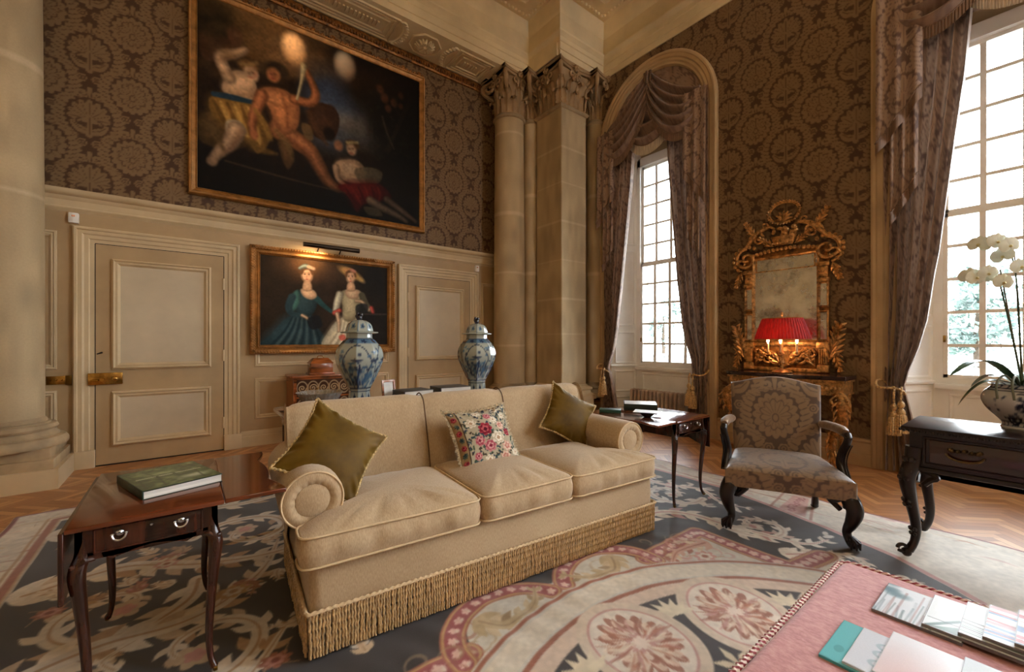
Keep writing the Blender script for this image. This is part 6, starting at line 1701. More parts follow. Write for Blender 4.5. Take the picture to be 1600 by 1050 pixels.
# ================================================================== drop leaf tables
def serp_edge(w, d, n=24):
    """outline of a leaf: hinge side at x=0, serpentine outer edge at x=w, length d centred"""
    pts = [(0, -d/2)]
    for k in range(n+1):
        t = k/n; y = -d/2+d*t
        pts.append((w*(.86+.14*abs(cos(t*2*PI))**1.0*(1 if t in (0, 1) else 1)-.10*sin(PI*t)**2+.0), y))
    pts.append((0, d/2)); return pts
top_grain = mahog
def pembroke(label, loc, W, D, s, Lw, drop, group='drop leaf tables'):
    """s: side of the raised leaf (+1 right, -1 left)"""
    t = thing('drop_leaf_table', label, 'table', loc, group=group)
    zt = .72
    top = obj('table_top', G().rbox(-W/2, W/2, -D/2, D/2, zt-.018, zt, .005), top_grain, t)
    out = [(s*(W/2+.002+x), y*(1.0-.0*x)) for x, y in serp_edge(Lw, D*.985)]
    # ends of the leaf sweep inwards like ears
    g = G()
    bm = bmesh.new(); vs = [bm.verts.new((x, y, zt-.018)) for x, y in out]; f = bm.faces.new(vs)
    r = bmesh.ops.extrude_face_region(bm, geom=[f]); bmesh.ops.translate(bm, vec=(0, 0, .018), verts=[v for v in r['geom'] if isinstance(v, bmesh.types.BMVert)])
    bm.verts.index_update(); g.add([v.co for v in bm.verts], [[v.index for v in f.verts] for f in bm.faces]); bm.free()
    obj('raised_leaf', g, top_grain, t, bevel=.004)
    g = G(); n = len(out)
    dr = [(s*-1*(W/2+.001), y, zt-.012-(x/Lw)*drop) for x, y in serp_edge(Lw, D*.985)]
    g.add(dr+[(x+s*-.014, y, z) for x, y, z in dr], [tuple(range(n)), tuple(range(2*n-1, n-1, -1))]+[(i, (i+1) % n, n+(i+1) % n, n+i) for i in range(n)])
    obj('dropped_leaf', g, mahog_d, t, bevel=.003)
    a = .035; x0, x1, y0, y1 = -W/2+a*.6, W/2-a*.6, -D/2+a, D/2-a
    g = G().bb(x0, x0+.02, y0, y1, .585, zt-.018).bb(x1-.02, x1, y0, y1, .585, zt-.018).bb(x0, x1, y1-.02, y1, .585, zt-.018).bb(x0, x1, y0, y0+.02, .585, .612).bb(x0, x0+.05, y0, y0+.02, .6, zt-.018).bb(x1-.05, x1, y0, y0+.02, .6, zt-.018)
    poly = [(x0+.07, .59), (x0+.1, .575), (x0+.16, .592), (0, .598), (x1-.16, .592), (x1-.1, .575), (x1-.07, .59), (x1-.07, .615), (x0+.07, .615)]
    n = len(poly); g.add([(x, y0, z) for x, z in poly]+[(x, y0+.018, z) for x, z in poly], [tuple(range(n)), tuple(range(2*n-1, n-1, -1))]+[(i, (i+1) % n, n+(i+1) % n, n+i) for i in range(n)])
    obj('apron', g, mahog_d, t, ang=0)
    obj('fly_bracket', G().prism([(s*(x1 if s > 0 else -x0), -.12), (s*(x1+.17 if s > 0 else -x0+.17), -.0), (s*(x1 if s > 0 else -x0), .12)], .66, .70), mahog_d, t, ang=0)
    d = obj('drawer', G().rbox(x0+.048, x1-.048, y0-.006, y0+.016, .606, zt-.026, .003).mould((0, y0-.006, 0), (1, 0, 0), (0, 0, 1), (0, -1, 0), x0+.048, x1-.048, .606, zt-.026, [(0, 0), (.002, .004), (.006, .004), (.008, 0)]), mahog_d, d_par(t))
    for q in (-1, 1):
        xx = (x1-x0)/2*.43*q
        g = G().lathe([(.013, 0), (.011, .003), (.005, .006), (.004, .014)], 14)
        h = G().merge(g, Matrix.Translation((xx, y0-.006, .665)) @ Matrix.Rotation(PI/2, 4, 'X'))
        h.tube([(xx+.019*cos(b), y0-.02-.004*sin(b), .663-.019*abs(sin(b))) for b in np.linspace(0, PI, 12)], .0035, 6)
        for sg in (-1, 1): h.ball((xx+sg*.019, y0-.014, .664), .006, 7, 5)
        obj('drawer_handle', h, steel, d)
    obj('keyhole', G().merge(G().lathe([(.006, 0), (.004, .003), (.0, .003)], 10), Matrix.Translation((0, y0-.006, .672)) @ Matrix.Rotation(PI/2, 4, 'X')), steel, d)
    for sx in (-1, 1):
        for sy in (-1, 1):
            cx, cy = (x0+.022 if sx < 0 else x1-.022), (y0+.022 if sy < 0 else y1-.022)
            pts = catmull([(cx, cy, .66), (cx+sx*.004, cy+sy*.004, .60), (cx+sx*.016, cy+sy*.018, .545), (cx+sx*.010, cy+sy*.012, .45), (cx+sx*.0, cy, .30), (cx-sx*.006, cy-sy*.006, .16), (cx, cy, .07), (cx+sx*.012, cy+sy*.014, .03)], 5)
            n = len(pts); rad = np.interp(np.linspace(0, 1, n), [0, .18, .3, .5, .75, .9, 1], [.022, .024, .025, .018, .013, .011, .014])
            lg = obj('leg', G().tube(pts, list(rad), 10), mahog_d, t)
            g = G()
            for k in range(3): g.ball((cx+sx*(.026-k*.004), cy+sy*(.03-k*.002), .575-k*.016), .011-k*.002, 7, 5)
            g.tube([(cx-sx*.03, cy+sy*.016, .585), (cx-sx*.005, cy+sy*.026, .59), (cx+sx*.02, cy+sy*.032, .57)], [.006, .010, .007], 6)
            obj('knee_carving', g, mahog_d, lg)
            obj('caster', G().tube([(cx+sx*.012, cy+sy*.014, .03), (cx+sx*.014, cy+sy*.016, .016)], .007, 8).merge(G().tube([(-.006, 0, 0), (.006, 0, 0)], .011, 12), Matrix.Translation((cx+sx*.016, cy+sy*.018, .0125+.012))), M('old_brass', (110, 84, 40)), lg)
    return t
def d_par(t): return t
pembroke('polished mahogany drop leaf table in left foreground with a green book on it', (-.108, 2.46, .012), .455, .78, 1, .225, .25)
pembroke('dark mahogany drop leaf table with books at the right end of the sofa', (3.365, 2.235, .012), .52, .78, -1, .255, .27)

# ------------------------------------------------------------------ books
page_m = M('book_pages', (226, 222, 212), rough=.8, var=.12, scale=1, stretch=(3, 3, 400))
def book(name, label, c, w, d, h, rz, cover, z=0, group=None, art=None, cat='book', spine='x-'):
    t = thing(name, label, cat, (c[0], c[1], z), rz, group)
    obj('pages', G().bb(-w/2+.004, w/2-.004, -d/2+.004, d/2-.004, .003, h-.003), page_m, t, ang=0)
    g = G().rbox(-w/2, w/2, -d/2, d/2, 0, .0035, .001).rbox(-w/2, w/2, -d/2, d/2, h-.0035, h, .001)
    if spine == 'x-': g.rbox(-w/2-.003, -w/2+.004, -d/2, d/2, 0, h, .002)
    else: g.rbox(-w/2, w/2, d/2-.004, d/2+.003, 0, h, .002)
    obj('cover', g, cover, t)
    if art is not None:
        XX, YY = np.meshgrid(art.xs, art.ys)
        painted('cover_picture', np.stack([XX, YY, np.full_like(XX, h+.0006)], -1), art.C, vcol('printed_cover', rough=.3, bmp=0, coat=.3), t)
    return t
dark_green = M('dark_green_cloth', (30, 50, 38), rough=.45, var=.2, scale=20)
art = Cv(-.16, .16, -.18, .18, .003, (46, 66, 34))
for k in range(420):
    x, y = rng.uniform(-.16, .16), rng.uniform(-.18, .18); art.ell(x, y, rng.uniform(.004, .016), rng.uniform(.003, .009), [(34, 52, 22), (96, 124, 56), (150, 168, 102), (58, 84, 38), (186, 194, 150)][k % 5], .5, rng.uniform(0, 3), soft=.008)
art.ell(.06, -.09, .05, .028, (206, 208, 186), .9, soft=.02); art.ell(-.02, .06, .045, .02, (186, 196, 150), .8, soft=.02)
for x in (-.125, -.06, .08): art.stroke([(x, -.16), (x+.012, 0), (x-.01, .16)], [.004, .003, .002], (32, 40, 20), .7, soft=.003)
for k in range(24):
    if k in (7, 13): continue
    art.ell(-.115+k*.010, .012+.0*k, .0034, .006, (226, 228, 214), .95, ring=.0014)
p = [onZ(*q, .757) for q in ((181.6, 747), (303, 720.5), (349.6, 743.4), (222, 773))]
ctr = ((p[0][0]+p[2][0])/2, (p[0][1]+p[2][1])/2)
book('hardback_book', 'large green woodland picture book lying on the left table', (ctr[0], ctr[1]), .285, .36, .036, R(17.5), dark_green, .732, art=None)
bk = [o for o in COL.objects if o.name.startswith('hardback_book')][0]
art2 = Cv(-.141, .141, -.178, .178, .003, (46, 66, 34)); 
iy = np.clip(((art2.ys+.18)/.36*(art.h-1)).astype(int), 0, art.h-1); ix = np.clip(((art2.xs+.16)/.32*(art.w-1)).astype(int), 0, art.w-1); art2.C = art.C[iy][:, ix]
XX, YY = np.meshgrid(art2.xs, art2.ys); painted('cover_picture', np.stack([XX, YY, np.full_like(XX, .0368)], -1), art2.C, vcol('printed_cover', rough=.3, bmp=0, coat=.3), bk)

# things on the right hand table
teal = M('teal_cloth', (28, 78, 66), rough=.4, var=.2, scale=20)
a = onZ(942, 641, .735); b_ = onZ(975, 641, .735)
book('small_book', 'small dark green book at the near left corner of the right table', (3.05, 2.475), .11, .19, .03, R(38), teal, .732)
book('thick_album', 'thick dark green album with pale top on the right table', (3.42, 2.42), .24, .30, .06, R(38), M('album_green', (30, 44, 36), rough=.4, var=.2), .732)
al = [o for o in COL.objects if o.name.startswith('thick_album')][0]
obj('paper_label', G().bb(-.112, .112, -.142, .142, .0602, .0612), M('pale_sheet', (222, 226, 226), rough=.3, var=.04), al, ang=0)
t = thing('trinket_bowl', 'small dark green bowl on the right table holding a white card', 'bowl', (3.10, 2.12, .732))
obj('bowl_body', G().lathe([(.025, 0), (.028, .004), (.045, .016), (.066, .036), (.069, .040), (.063, .037), (.042, .018), (.0, .010)], 28), M('bowl_green', (26, 42, 40), rough=.2, var=.2, coat=.4), t)
t = thing('white_card', 'white card lying across the rim of the small bowl', 'card', (3.13, 2.14, .7735), R(28))
obj('sheet', G().bb(-.075, .075, -.11, .11, 0, .002), M('pale_card', (232, 234, 236), rough=.5, var=.03), t, ang=0)

# ================================================================== armchair
ac = thing('armchair', 'low open armchair in brown floral damask with carved mahogany legs', 'armchair', (3.30, 1.135, .012), math.atan2(.442, .897)-PI/2)
# local: x across (front-left -.385 .. front-right +.385), y backwards ; f=(.442,-.897) is +x
ang_f = math.atan2(-.897, .442); ac.rotation_euler = (0, 0, ang_f)
CHG = (74, 51, 34); CHM = (130, 103, 74)
chm = vcol('chair_damask', rough=.32, spec=.7, bmp=.2, bscale=600, sheen=.3)
# seat: tapered pad with a crown
def seat_pt(U, V, top=True):
    hw = .385-.085*V; x = hw*U; y = -.02+.70*V
    return x, y
nu = 150
U, V = np.meshgrid(np.linspace(-1, 1, nu), np.linspace(0, 1, nu)); x, y = seat_pt(U, V)
bse = np.clip((1-U**6)*(1-(2*V-1)**6), 0, 1)**.5
z = .435+.035*bse+.018*np.clip((1-U**2)*(1-(2*V-1)**2), 0, 1)
x = x*(1-.012*(1-bse))
painted('seat', np.stack([x, y, z], -1), damask(U*.385/.62+.5, V*.70/.62+.1, CHG, CHM), chm, ac)
# seat rail upholstered sides
pr = []
for k in range(80): pr.append((-.385+.77*k/80, -.02))
for k in range(70): pr.append((.385-.085*k/70, -.02+.70*k/70))
for k in range(60): pr.append((.30-.60*k/60, .68))
for k in range(71): pr.append((-.30-.085*k/70, .68-.70*k/70))
pr = np.array(pr); zz = np.linspace(.315, .437, 26)
arc_ = np.concatenate([[0], np.cumsum(np.hypot(*np.diff(pr, axis=0).T))])
Pq = np.zeros((26, len(pr), 3)); Pq[..., 0] = pr[:, 0]; Pq[..., 1] = pr[:, 1]; Pq[..., 2] = zz[:, None]
bul = .008*np.sin((zz-.315)/.122*PI)[:, None]; Pq[..., 1] -= np.where(np.arange(len(pr)) < 80, bul, 0)
painted('seat_rail', Pq, damask(np.broadcast_to(arc_/.62-.12, Pq.shape[:2]), np.broadcast_to((zz/.62)[:, None]-.45, Pq.shape[:2]), CHG, CHM), chm, ac)
# back: raked slab with serpentine crest
nu, nv = 150, 150
U, V = np.meshgrid(np.linspace(-1, 1, nu), np.linspace(0, 1, nv))
hw = .305+.02*V
crest = .025*np.cos(U*PI*.9)-.012*np.abs(U)**3
z = .40+(.635+crest)*V; rk = .60+.13*V
puff = .03*np.clip((1-U**4)*(1-(2*V-1)**6), 0, 1)**.6
painted('backrest', np.stack([hw*U, rk-puff, z], -1), damask(U*.31/.62, (z-.75)/.66, CHG, CHM), chm, ac)
def back_edge(tk):
    e = []
    for k in range(40): e.append((-.305-.02*k/39, .40+(.635-.012+.025*cos(PI*.9))*k/39, .60+.13*k/39))
    for k in range(1, 40):
        u = -1+2*k/39; e.append((.325*u, .40+.635+.025*cos(u*PI*.9)-.012*abs(u)**3, .73))
    for k in range(38, -1, -1): e.append((.305+.02*k/39, .40+(.635-.012+.025*cos(PI*.9))*k/39, .60+.13*k/39))
    return e
e = back_edge(0); n = len(e); th = np.linspace(0, .062, 6)
P = np.array([[(a[0], a[2]+t_, a[1]+.004*sin(t_/.062*PI)) for a in e] for t_ in th])
painted('back_border', P, np.broadcast_to(np.array(CHM, float), P.shape)*.95, chm, ac)
obj('back_panel', G().add([(a[0], a[2]+.062, a[1]) for a in e], [tuple(range(n))]), M('chair_backcloth', CHM, rough=.7), ac, ang=0)
# arms
def chair_arm(s):
    pts = catmull([(s*.315, .66, .70), (s*.345, .52, .715), (s*.375, .36, .72), (s*.385, .27, .712)], 6); n = len(pts)
    a = obj('arm_pad', G().tube(pts, list(np.interp(np.linspace(0, 1, n), [0, .2, .8, 1], [.026, .034, .034, .024])), 12), M('chair_pad_damask', (156, 128, 96), rough=.5, var=.3, scale=18, sheen=.3, col2=(104, 76, 54)), ac)
    pts = catmull([(s*.38, .30, .695), (s*.39, .235, .695), (s*.388, .225, .66), (s*.372, .275, .58), (s*.362, .29, .50), (s*.372, .25, .42), (s*.375, .22, .37)], 6); n = len(pts)
    p = obj('arm_support', G().tube(pts, list(np.interp(np.linspace(0, 1, n), [0, .15, .3, .6, 1], [.02, .026, .024, .028, .036])), 10, flat=.8), dark_wood, ac)
    for q in (-.012, 0, .012): obj('reeding', G().tube([(x+q+s*.018, y-.022, z) for x, y, z in pts[14:]], .0045, 5), dark_wood, p)
    obj('arm_terminal', G().tube([(s*.385, .25, .70), (s*.388, .225, .705), (s*.39, .212, .692), (s*.388, .222, .68)], [.018, .024, .020, .012], 10), dark_wood, p)
for s in (-1, 1): chair_arm(s)
for s in (-1, 1):
    cx, cy = s*.345, .03
    pts = catmull([(cx, cy+.01, .345), (cx+s*.012, cy-.012, .31), (cx+s*.03, cy-.035, .25), (cx+s*.016, cy-.02, .17), (cx-s*.004, cy+.004, .10), (cx+s*.004, cy-.008, .05), (cx+s*.02, cy-.026, .026)], 6); n = len(pts)
    lg = obj('leg', G().tube(pts, list(np.interp(np.linspace(0, 1, n), [0, .2, .4, .65, .85, 1], [.048, .054, .046, .027, .024, .03])), 12), dark_wood, ac)
    g = G().ball((cx+s*.022, cy-.028, .032), .032, 12, 8)
    for k in range(4):
        b = -PI/2+s*.65+(k-1.5)*.75
        g.tube([(cx+s*.01+.01*cos(b), cy-.014+.01*sin(b), .07), (cx+s*.022+.036*cos(b), cy-.028+.036*sin(b), .045), (cx+s*.022+.038*cos(b), cy-.028+.038*sin(b), .006)], [.012, .011, .006], 6)
    obj('claw_foot', g, dark_wood, lg)
    g = G()
    for (dx, dy) in ((-s*1, 0), (0, 1)):
        g.tube(catmull([(cx+dx*.03, cy+dy*.03, .315), (cx+dx*.075, cy+dy*.075, .295), (cx+dx*.10, cy+dy*.10, .305), (cx+dx*.085, cy+dy*.085, .285), (cx+dx*.04, cy+dy*.04, .24)], 4), .018, 7)
    for k in range(5): g.ball((cx+s*.036+.006*(k % 2), cy-.045, .31-k*.022), .014-.001*k, 7, 5)
    obj('knee_carving', g, dark_wood, lg)
    obj('leg', G().tube(catmull([(s*.27, .64, .34), (s*.272, .65, .2), (s*.28, .69, .08), (s*.285, .73, .02)], 5), [.03]*6+[.024]*5+[.026]*5, 10).ball((s*.285, .735, .016), .03, 10, 6, sz=.5), dark_wood, ac)

# ================================================================== black carved side table with orchid
dk = thing('carved_side_table', 'black carved side table holding the potted orchid at right edge', 'side table', (3.90, -.16, .012))
obj('table_top', G().rbox(-.30, .30, -.76, .76, .80, .83, .01), dark_wood, dk)
g = G()
for k in range(58): g.ball((-.302, -.74+k*.026, .806), .010, 6, 4)
for k in range(22): g.ball((-.28+k*.0265, .762, .806), .010, 6, 4)
obj('gadroon_edge', g, dark_wood, dk)
g = G().bb(-.27, .27, -.72, .72, .57, .80)
g.mould((-.27, 0, 0), (0, 1, 0), (0, 0, 1), (-1, 0, 0), -.66, .66, .60, .775, [(0, 0), (.003, .008), (.012, .008), (.016, 0)])
g.rbox(-.285, .285, -.735, .735, .555, .585, .008)
obj('apron', g, dark_wood, dk, ang=30)
dr = obj('drawer', G().rbox(-.276, -.262, -.63, .63, .62, .758, .004), M('dark_red_mahogany', (52, 22, 18), rough=.2, var=.3, scale=4, coat=.4), dk)
for y in (.49-.01, -.3):
    g = G().tube([(-.285-.012*sin(b), y+.075*cos(b)*(1), .690-.035*sin(b)) for b in np.linspace(0, PI, 18)], .007, 7)
    for k in range(7): b = k/6*PI; g.ball((-.283, y+.06*cos(b), .705+.012*abs(cos(b*2))), .012, 7, 5)
    obj('bail_handle', g, M('dark_brass', (92, 72, 42), rough=.35, metal=.8, var=.3, scale=40), dr)
for sx in (-1, 1):
    for sy in (-1, 1):
        cx, cy = sx*.255, sy*.70
        pts = catmull([(cx, cy, .70), (cx+sx*.004, cy+sy*.008, .60), (cx+sx*.026, cy+sy*.03, .50), (cx+sx*.012, cy+sy*.015, .36), (cx-sx*.006, cy-sy*.006, .20), (cx+sx*.0, cy, .10), (cx+sx*.022, cy+sy*.024, .04)], 6); n = len(pts)
        lg = obj('leg', G().tube(pts, list(np.interp(np.linspace(0, 1, n), [0, .2, .4, .6, .85, 1], [.044, .046, .040, .028, .021, .025])), 12), dark_wood, dk)
        g = G().ball((cx+sx*.03, cy+sy*.032, .03), .028, 10, 6)
        pts2 = [(cx+sx*(.05+.018*cos(b)), cy+sy*(.05+.018*cos(b)), .055+.022*sin(b)) for b in np.linspace(0, 5.5, 14)]
        g.tube(pts2, .011, 6)
        obj('scroll_foot', g, dark_wood, lg)
        g = G()
        for (zc_, rr) in ((.62, .022), (.55, .02), (.50, .018), (.36, .014), (.33, .012), (.18, .012), (.15, .010)):
            for (dx, dy) in ((sx, 0), (0, sy), (sx*.8, sy*.8)):
                q = [p for p in pts if abs(p[2]-zc_) < .03]
                if q: g.ball((q[0][0]+dx*.036*(.6+zc_*.6), q[0][1]+dy*.036*(.6+zc_*.6), zc_), rr, 7, 5)
        obj('carved_trim', g, dark_wood, lg)
        for (dx, dy) in ((-sx, 0), (0, -sy)):
            gb = G().tube(catmull([(cx+dx*.03, cy+dy*.03, .56), (cx+dx*.08, cy+dy*.08, .545), (cx+dx*.10, cy+dy*.10, .52), (cx+dx*.075, cy+dy*.075, .505), (cx+dx*.045, cy+dy*.045, .47)], 4), .018, 7)
            obj('knee_bracket', gb, dark_wood, lg)
# orchid in a blue and white bowl
px0 = onZ(1597, 676, .83)
pot = thing('potted_orchid', 'white orchid in a blue and white porcelain pot on the black table', 'orchid', (px0[0]+.06, px0[1]-.0, .842))
prof = catmull([(.085, 0), (.09, .012), (.082, .03), (.10, .06), (.15, .12), (.172, .175), (.165, .215), (.14, .245), (.128, .262), (.14, .275)], 4)
na = 140; aa = np.linspace(0, 2*PI, na+1); pr = np.array(prof)
cvp = Cv(0, 2*PI*.15, 0, .3, .004, (206, 208, 206))
NV = (38, 44, 66)
for k in range(26):
    x, y = rng.uniform(0, .94), rng.uniform(.05, .2); cvp.stroke(spiral(x, y, rng.uniform(.02, .05), 1.1, rng.uniform(0, 6), 1 if k % 2 else -1, 14), [.004, .010, .004], NV)
for k in range(60): cvp.ell(rng.uniform(0, .94), rng.uniform(.05, .23), rng.uniform(.005, .014), .007, NV if k % 3 else (70, 82, 112), .9, rng.uniform(0, 3))
for yy in (.02, .045, .235, .25): cvp.stroke([(0, yy), (1, yy)], .0035, NV)
for k in range(24): cvp.stroke([(k*.04, .25), (k*.04+.02, .272)], .004, NV); cvp.stroke([(k*.04, .022), (k*.04+.012, .042)], .004, NV)
A, Z_ = np.meshgrid(aa, pr[:, 1]); Rr = np.broadcast_to(pr[:, 0][:, None], A.shape)
porc = vcol('porcelain', rough=.12, spec=.6, bmp=0, coat=.5)
painted('pot', np.stack([Rr*np.cos(A), Rr*np.sin(A), Z_], -1), cvp.C[np.clip((Z_/.004).astype(int), 0, cvp.h-1), np.clip((A*.15/.004).astype(int), 0, cvp.w-1)], porc, pot)
obj('moss', G().lathe([(.135, .25), (.08, .262), (.0, .27)], 20), M('moss', (70, 74, 40), rough=.95, var=.4, scale=60), pot)
leafm = M('orchid_leaf', (52, 84, 46), rough=.35, var=.25, scale=8, coat=.2)
def strap_leaf(a, L_, w, rise, droop):
    g = G()
    def fn(u, v):
        r = .02+L_*v; zz_ = .265+rise*sin(PI*min(v*1.0, 1))*.6+rise*v*.3-droop*v**3
        ww = w*(sin(PI*min(.12+v*.88, 1))**.6); s = (u-.5)*ww
        return (r*cos(a)-s*sin(a), r*sin(a)+s*cos(a), zz_-.25*abs(u-.5)*ww*-1)
    g.grid(fn, 7, 16); return g
for (a, L_, w, ri, dp) in ((R(146), .46, .065, .20, .0), (R(110), .26, .07, .05, .16), (R(205), .24, .075, .06, .10), (R(60), .24, .07, .08, .06), (R(-60), .28, .07, .08, .08), (R(250), .26, .07, .05, .14), (R(10), .26, .07, .1, .05)):
    obj('leaf', strap_leaf(a, L_, w, ri, dp), leafm, pot)
stemm = M('orchid_stem', (62, 72, 40), rough=.5, var=.2); petm = M('orchid_petal', (232, 238, 224), rough=.5, var=.06, scale=12); 
nt = petm.node_tree; b = nt.nodes['Principled BSDF']; b.inputs['Subsurface Weight'].default_value = .0
for k in range(4):
    a = R(150)+k*.35
    obj('air_root', G().tube(catmull([(.05*cos(a), .05*sin(a), .27), (.13*cos(a), .13*sin(a), .33), (.19*cos(a), .19*sin(a), .28), (.20*cos(a+.05), .20*sin(a+.05), .19)], 6), .006, 7), M('air_root', (110, 116, 98), rough=.5, var=.15), pot)
def blossom(c, dirv, r, par):
    n = Vector(dirv).normalized(); m = pill_mat((0, 0, 0), n, rng.uniform(-.3, .3)).to_3x3()
    g = G()
    for k, (an, wf, lf) in enumerate(((R(90), .42, 1), (R(210), .42, .95), (R(330), .42, .95), (R(8), .75, 1.05), (R(172), .75, 1.05))):
        def fn(u, v):
            rr = r*lf*v; w = r*wf*sin(PI*(.08+.88*v))**.7; s = (u-.5)*2*w
            q = Vector((rr*cos(an)-s*sin(an), rr*sin(an)+s*cos(an), r*(.10*v-.16*v*v)-.1*r*abs(u-.5)+(.02*r if k > 2 else 0)))
            return tuple(Vector(c)+m @ q)
        g.grid(fn, 7, 8)
    o = obj('flower', g, petm, par)
    h = G().ball(tuple(Vector(c)+m @ Vector((0, -r*.12, r*.14))), r*.16, 8, 6)
    obj('flower_lip', h, M('orchid_lip', (214, 206, 150), rough=.5), o)
for si, (top, ths) in enumerate((([(.0, .0, .27), (-.02, .03, .5), (-.03, .07, .78), (-.03, .10, .92), (-.05, .16, .98), (-.08, .22, .95)], (.62, .72, .80, .88, .97)), ([(.01, .0, .27), (.0, .01, .55), (-.0, .02, .85), (-.01, .04, 1.05), (-.03, .09, 1.16), (-.06, .15, 1.17)], (.56, .66, .75, .84, .92, .99)), ([(.02, -.02, .27), (.02, -.05, .5), (.01, -.08, .8), (-.02, -.12, 1.0), (-.06, -.17, 1.08)], (.6, .7, .8, .9, .97)))):
    pts = catmull(top, 8); st_ = obj('flower_stem', G().tube(pts, list(np.linspace(.0055, .003, len(pts))), 7), stemm, pot)
    obj('support_cane', G().tube([pts[0], (pts[20][0]+.01, pts[20][1]+.004, pts[20][2]+.12)], .0035, 6), M('cane', (96, 70, 44), rough=.7), pot)
    for j, t_ in enumerate(ths):
        p = pts[int(t_*(len(pts)-1))]; sd = 1 if j % 2 else -1
        c = (p[0]-.035+.01*sd, p[1]+.028*sd, p[2]-.02)
        blossom(c, (-1, -.35+.5*sd, .0+.2*rng.uniform(-1, 1)), .052, pot)

# ================================================================== pink ottoman with magazines
ot = thing('ottoman', 'large pink upholstered ottoman with red and white rope edge', 'ottoman', (0, 0, 0))
pink, nt, b = mat_base('pink_chenille')
v = coords(nt, 1, stretch=(70, 35, 70)); n1 = noise(nt, v, 4, .7)
nt.links.new(ramp(nt, n1, [(.3, L4((178, 116, 116))), (.55, L4((204, 146, 146))), (.75, L4((216, 168, 166)))]), b.inputs['Base Color']); b.inputs['Roughness'].default_value = .85; b.inputs['Sheen Weight'].default_value = .3; bump(nt, b, n1, .3, .004)
OX0, OX1, OY0, OY1 = .72, 2.225, -.95, .555
obj('cushioned_top', G().rbox(OX0, OX1, OY0, OY1, .36, .448, .035, 4), pink, ot)
obj('skirt', G().rbox(OX0+.012, OX1-.012, OY0+.012, OY1-.012, .10, .38, .02, 2), pink, ot)
cr = .05; pth = []
for (cx, cy, a0) in ((OX1-cr, OY1-cr, 0), (OX0+cr, OY1-cr, PI/2), (OX0+cr, OY0+cr, PI), (OX1-cr, OY0+cr, 1.5*PI)):
    for k in range(7): a = a0+PI/2*k/6; pth.append((cx+(cr+.004)*cos(a), cy+(cr+.004)*sin(a), .437))
ropem, nt, b = mat_base('red_white_rope')
v = coords(nt, 1); wv = nt.nodes.new('ShaderNodeTexWave'); wv.wave_type = 'BANDS'; wv.bands_direction = 'DIAGONAL'; wv.inputs['Scale'].default_value = 26; wv.inputs['Distortion'].default_value = 1.5; nt.links.new(v, wv.inputs['Vector'])
nt.links.new(ramp(nt, wv.outputs['Fac'], [(.35, L4((150, 62, 72))), (.6, L4((226, 210, 198)))]), b.inputs['Base Color']); b.inputs['Roughness'].default_value = .7
obj('rope_edge', G().rope(pth, .0085, .022, closed=True), ropem, ot)
for sx in (OX0+.1, OX1-.1):
    for sy in (OY0+.1, OY1-.1): obj('foot', G().lathe([(.02, 0.012), (.03, .03), (.034, .07), (.03, .11)], 12, (sx, sy, 0)), mahog_d, ot)
# magazines
def art_panel(w, d, bgc, fn):
    c = Cv(-w/2+.002, w/2-.002, -d/2+.002, d/2-.002, .0022, bgc); fn(c); return c
mag_m = vcol('glossy_print', rough=.34, spec=.3, bmp=0, coat=.08)
grey_cover = M('grey_magazine_back', (120, 116, 116), rough=.3, var=.15)
def magazine(name, label, x0, x1, y0, y1, z, h, bgc, fn, tilt=0, group=None, rz=0, cov=None, cat='magazine'):
    w, d = x1-x0, y1-y0
    t = thing(name, label, cat, ((x0+x1)/2, (y0+y1)/2, z), group=group, rot=(tilt, 0, rz))
    obj('pages', G().bb(-w/2+.0015, w/2, -d/2+.0015, d/2-.0015, .001, h-.001), page_m, t, ang=0)
    obj('cover', G().bb(-w/2, w/2, -d/2, d/2, 0, .0012).bb(-w/2, w/2, -d/2, d/2, h-.0012, h).bb(-w/2-.0006, -w/2+.001, -d/2, d/2, 0, h), cov or grey_cover, t, ang=0)
    c = art_panel(w, d, bgc, fn); XX, YY = np.meshgrid(c.xs, c.ys)
    painted('cover_picture', np.stack([XX, YY, np.full_like(XX, h+.0005)], -1), c.C, mag_m, t)
    return t
def landscape(c):
    for k in range(26):
        y = rng.uniform(-.13, .13); c.stroke([(-.13, y), (rng.uniform(-.1, .1), y+rng.uniform(-.01, .01))], rng.uniform(.001, .004), [(120, 140, 150), (86, 110, 116), (180, 190, 196), (150, 110, 110)][k % 4], .5)
    for k in range(8): c.ell(rng.uniform(.03, .13), rng.uniform(.05, .13), .02, .02, (96, 128, 140), .6, soft=.01)
def white_green(c):
    c.stroke([(-.12, .095), (-.02, .03)], .006, (70, 100, 96), .8); c.stroke([(-.06, .03), (-.06, .10)], .002, (60, 70, 74), .8); c.poly([(-.12, .02), (-.06, .02), (-.12, .09)], (96, 128, 120), .8); c.poly([(.0, .03), (.1, .04), (.1, .07), (.02, .06)], (206, 214, 222), .8)
def green_stripes(c):
    for k in range(6): c.stroke([(-.13+k*.012, -.14), (-.10+k*.012, .14)], .003, [(60, 96, 84), (120, 140, 132), (40, 50, 52)][k % 3], .8)
    c.stroke([(-.03, -.05), (-.02, .13)], .003, (60, 66, 70), .8)
def redblue(c):
    for k in range(14):
        x = rng.uniform(-.12, .12); c.stroke([(x, -.14), (x+rng.uniform(-.03, .03), .14)], rng.uniform(.005, .013), [(168, 62, 66), (64, 104, 156), (196, 120, 120), (226, 226, 230)][k % 4], .85)
def redblue2(c):
    redblue(c); c.ell(0, 0, .05, .06, (150, 40, 44), .8)
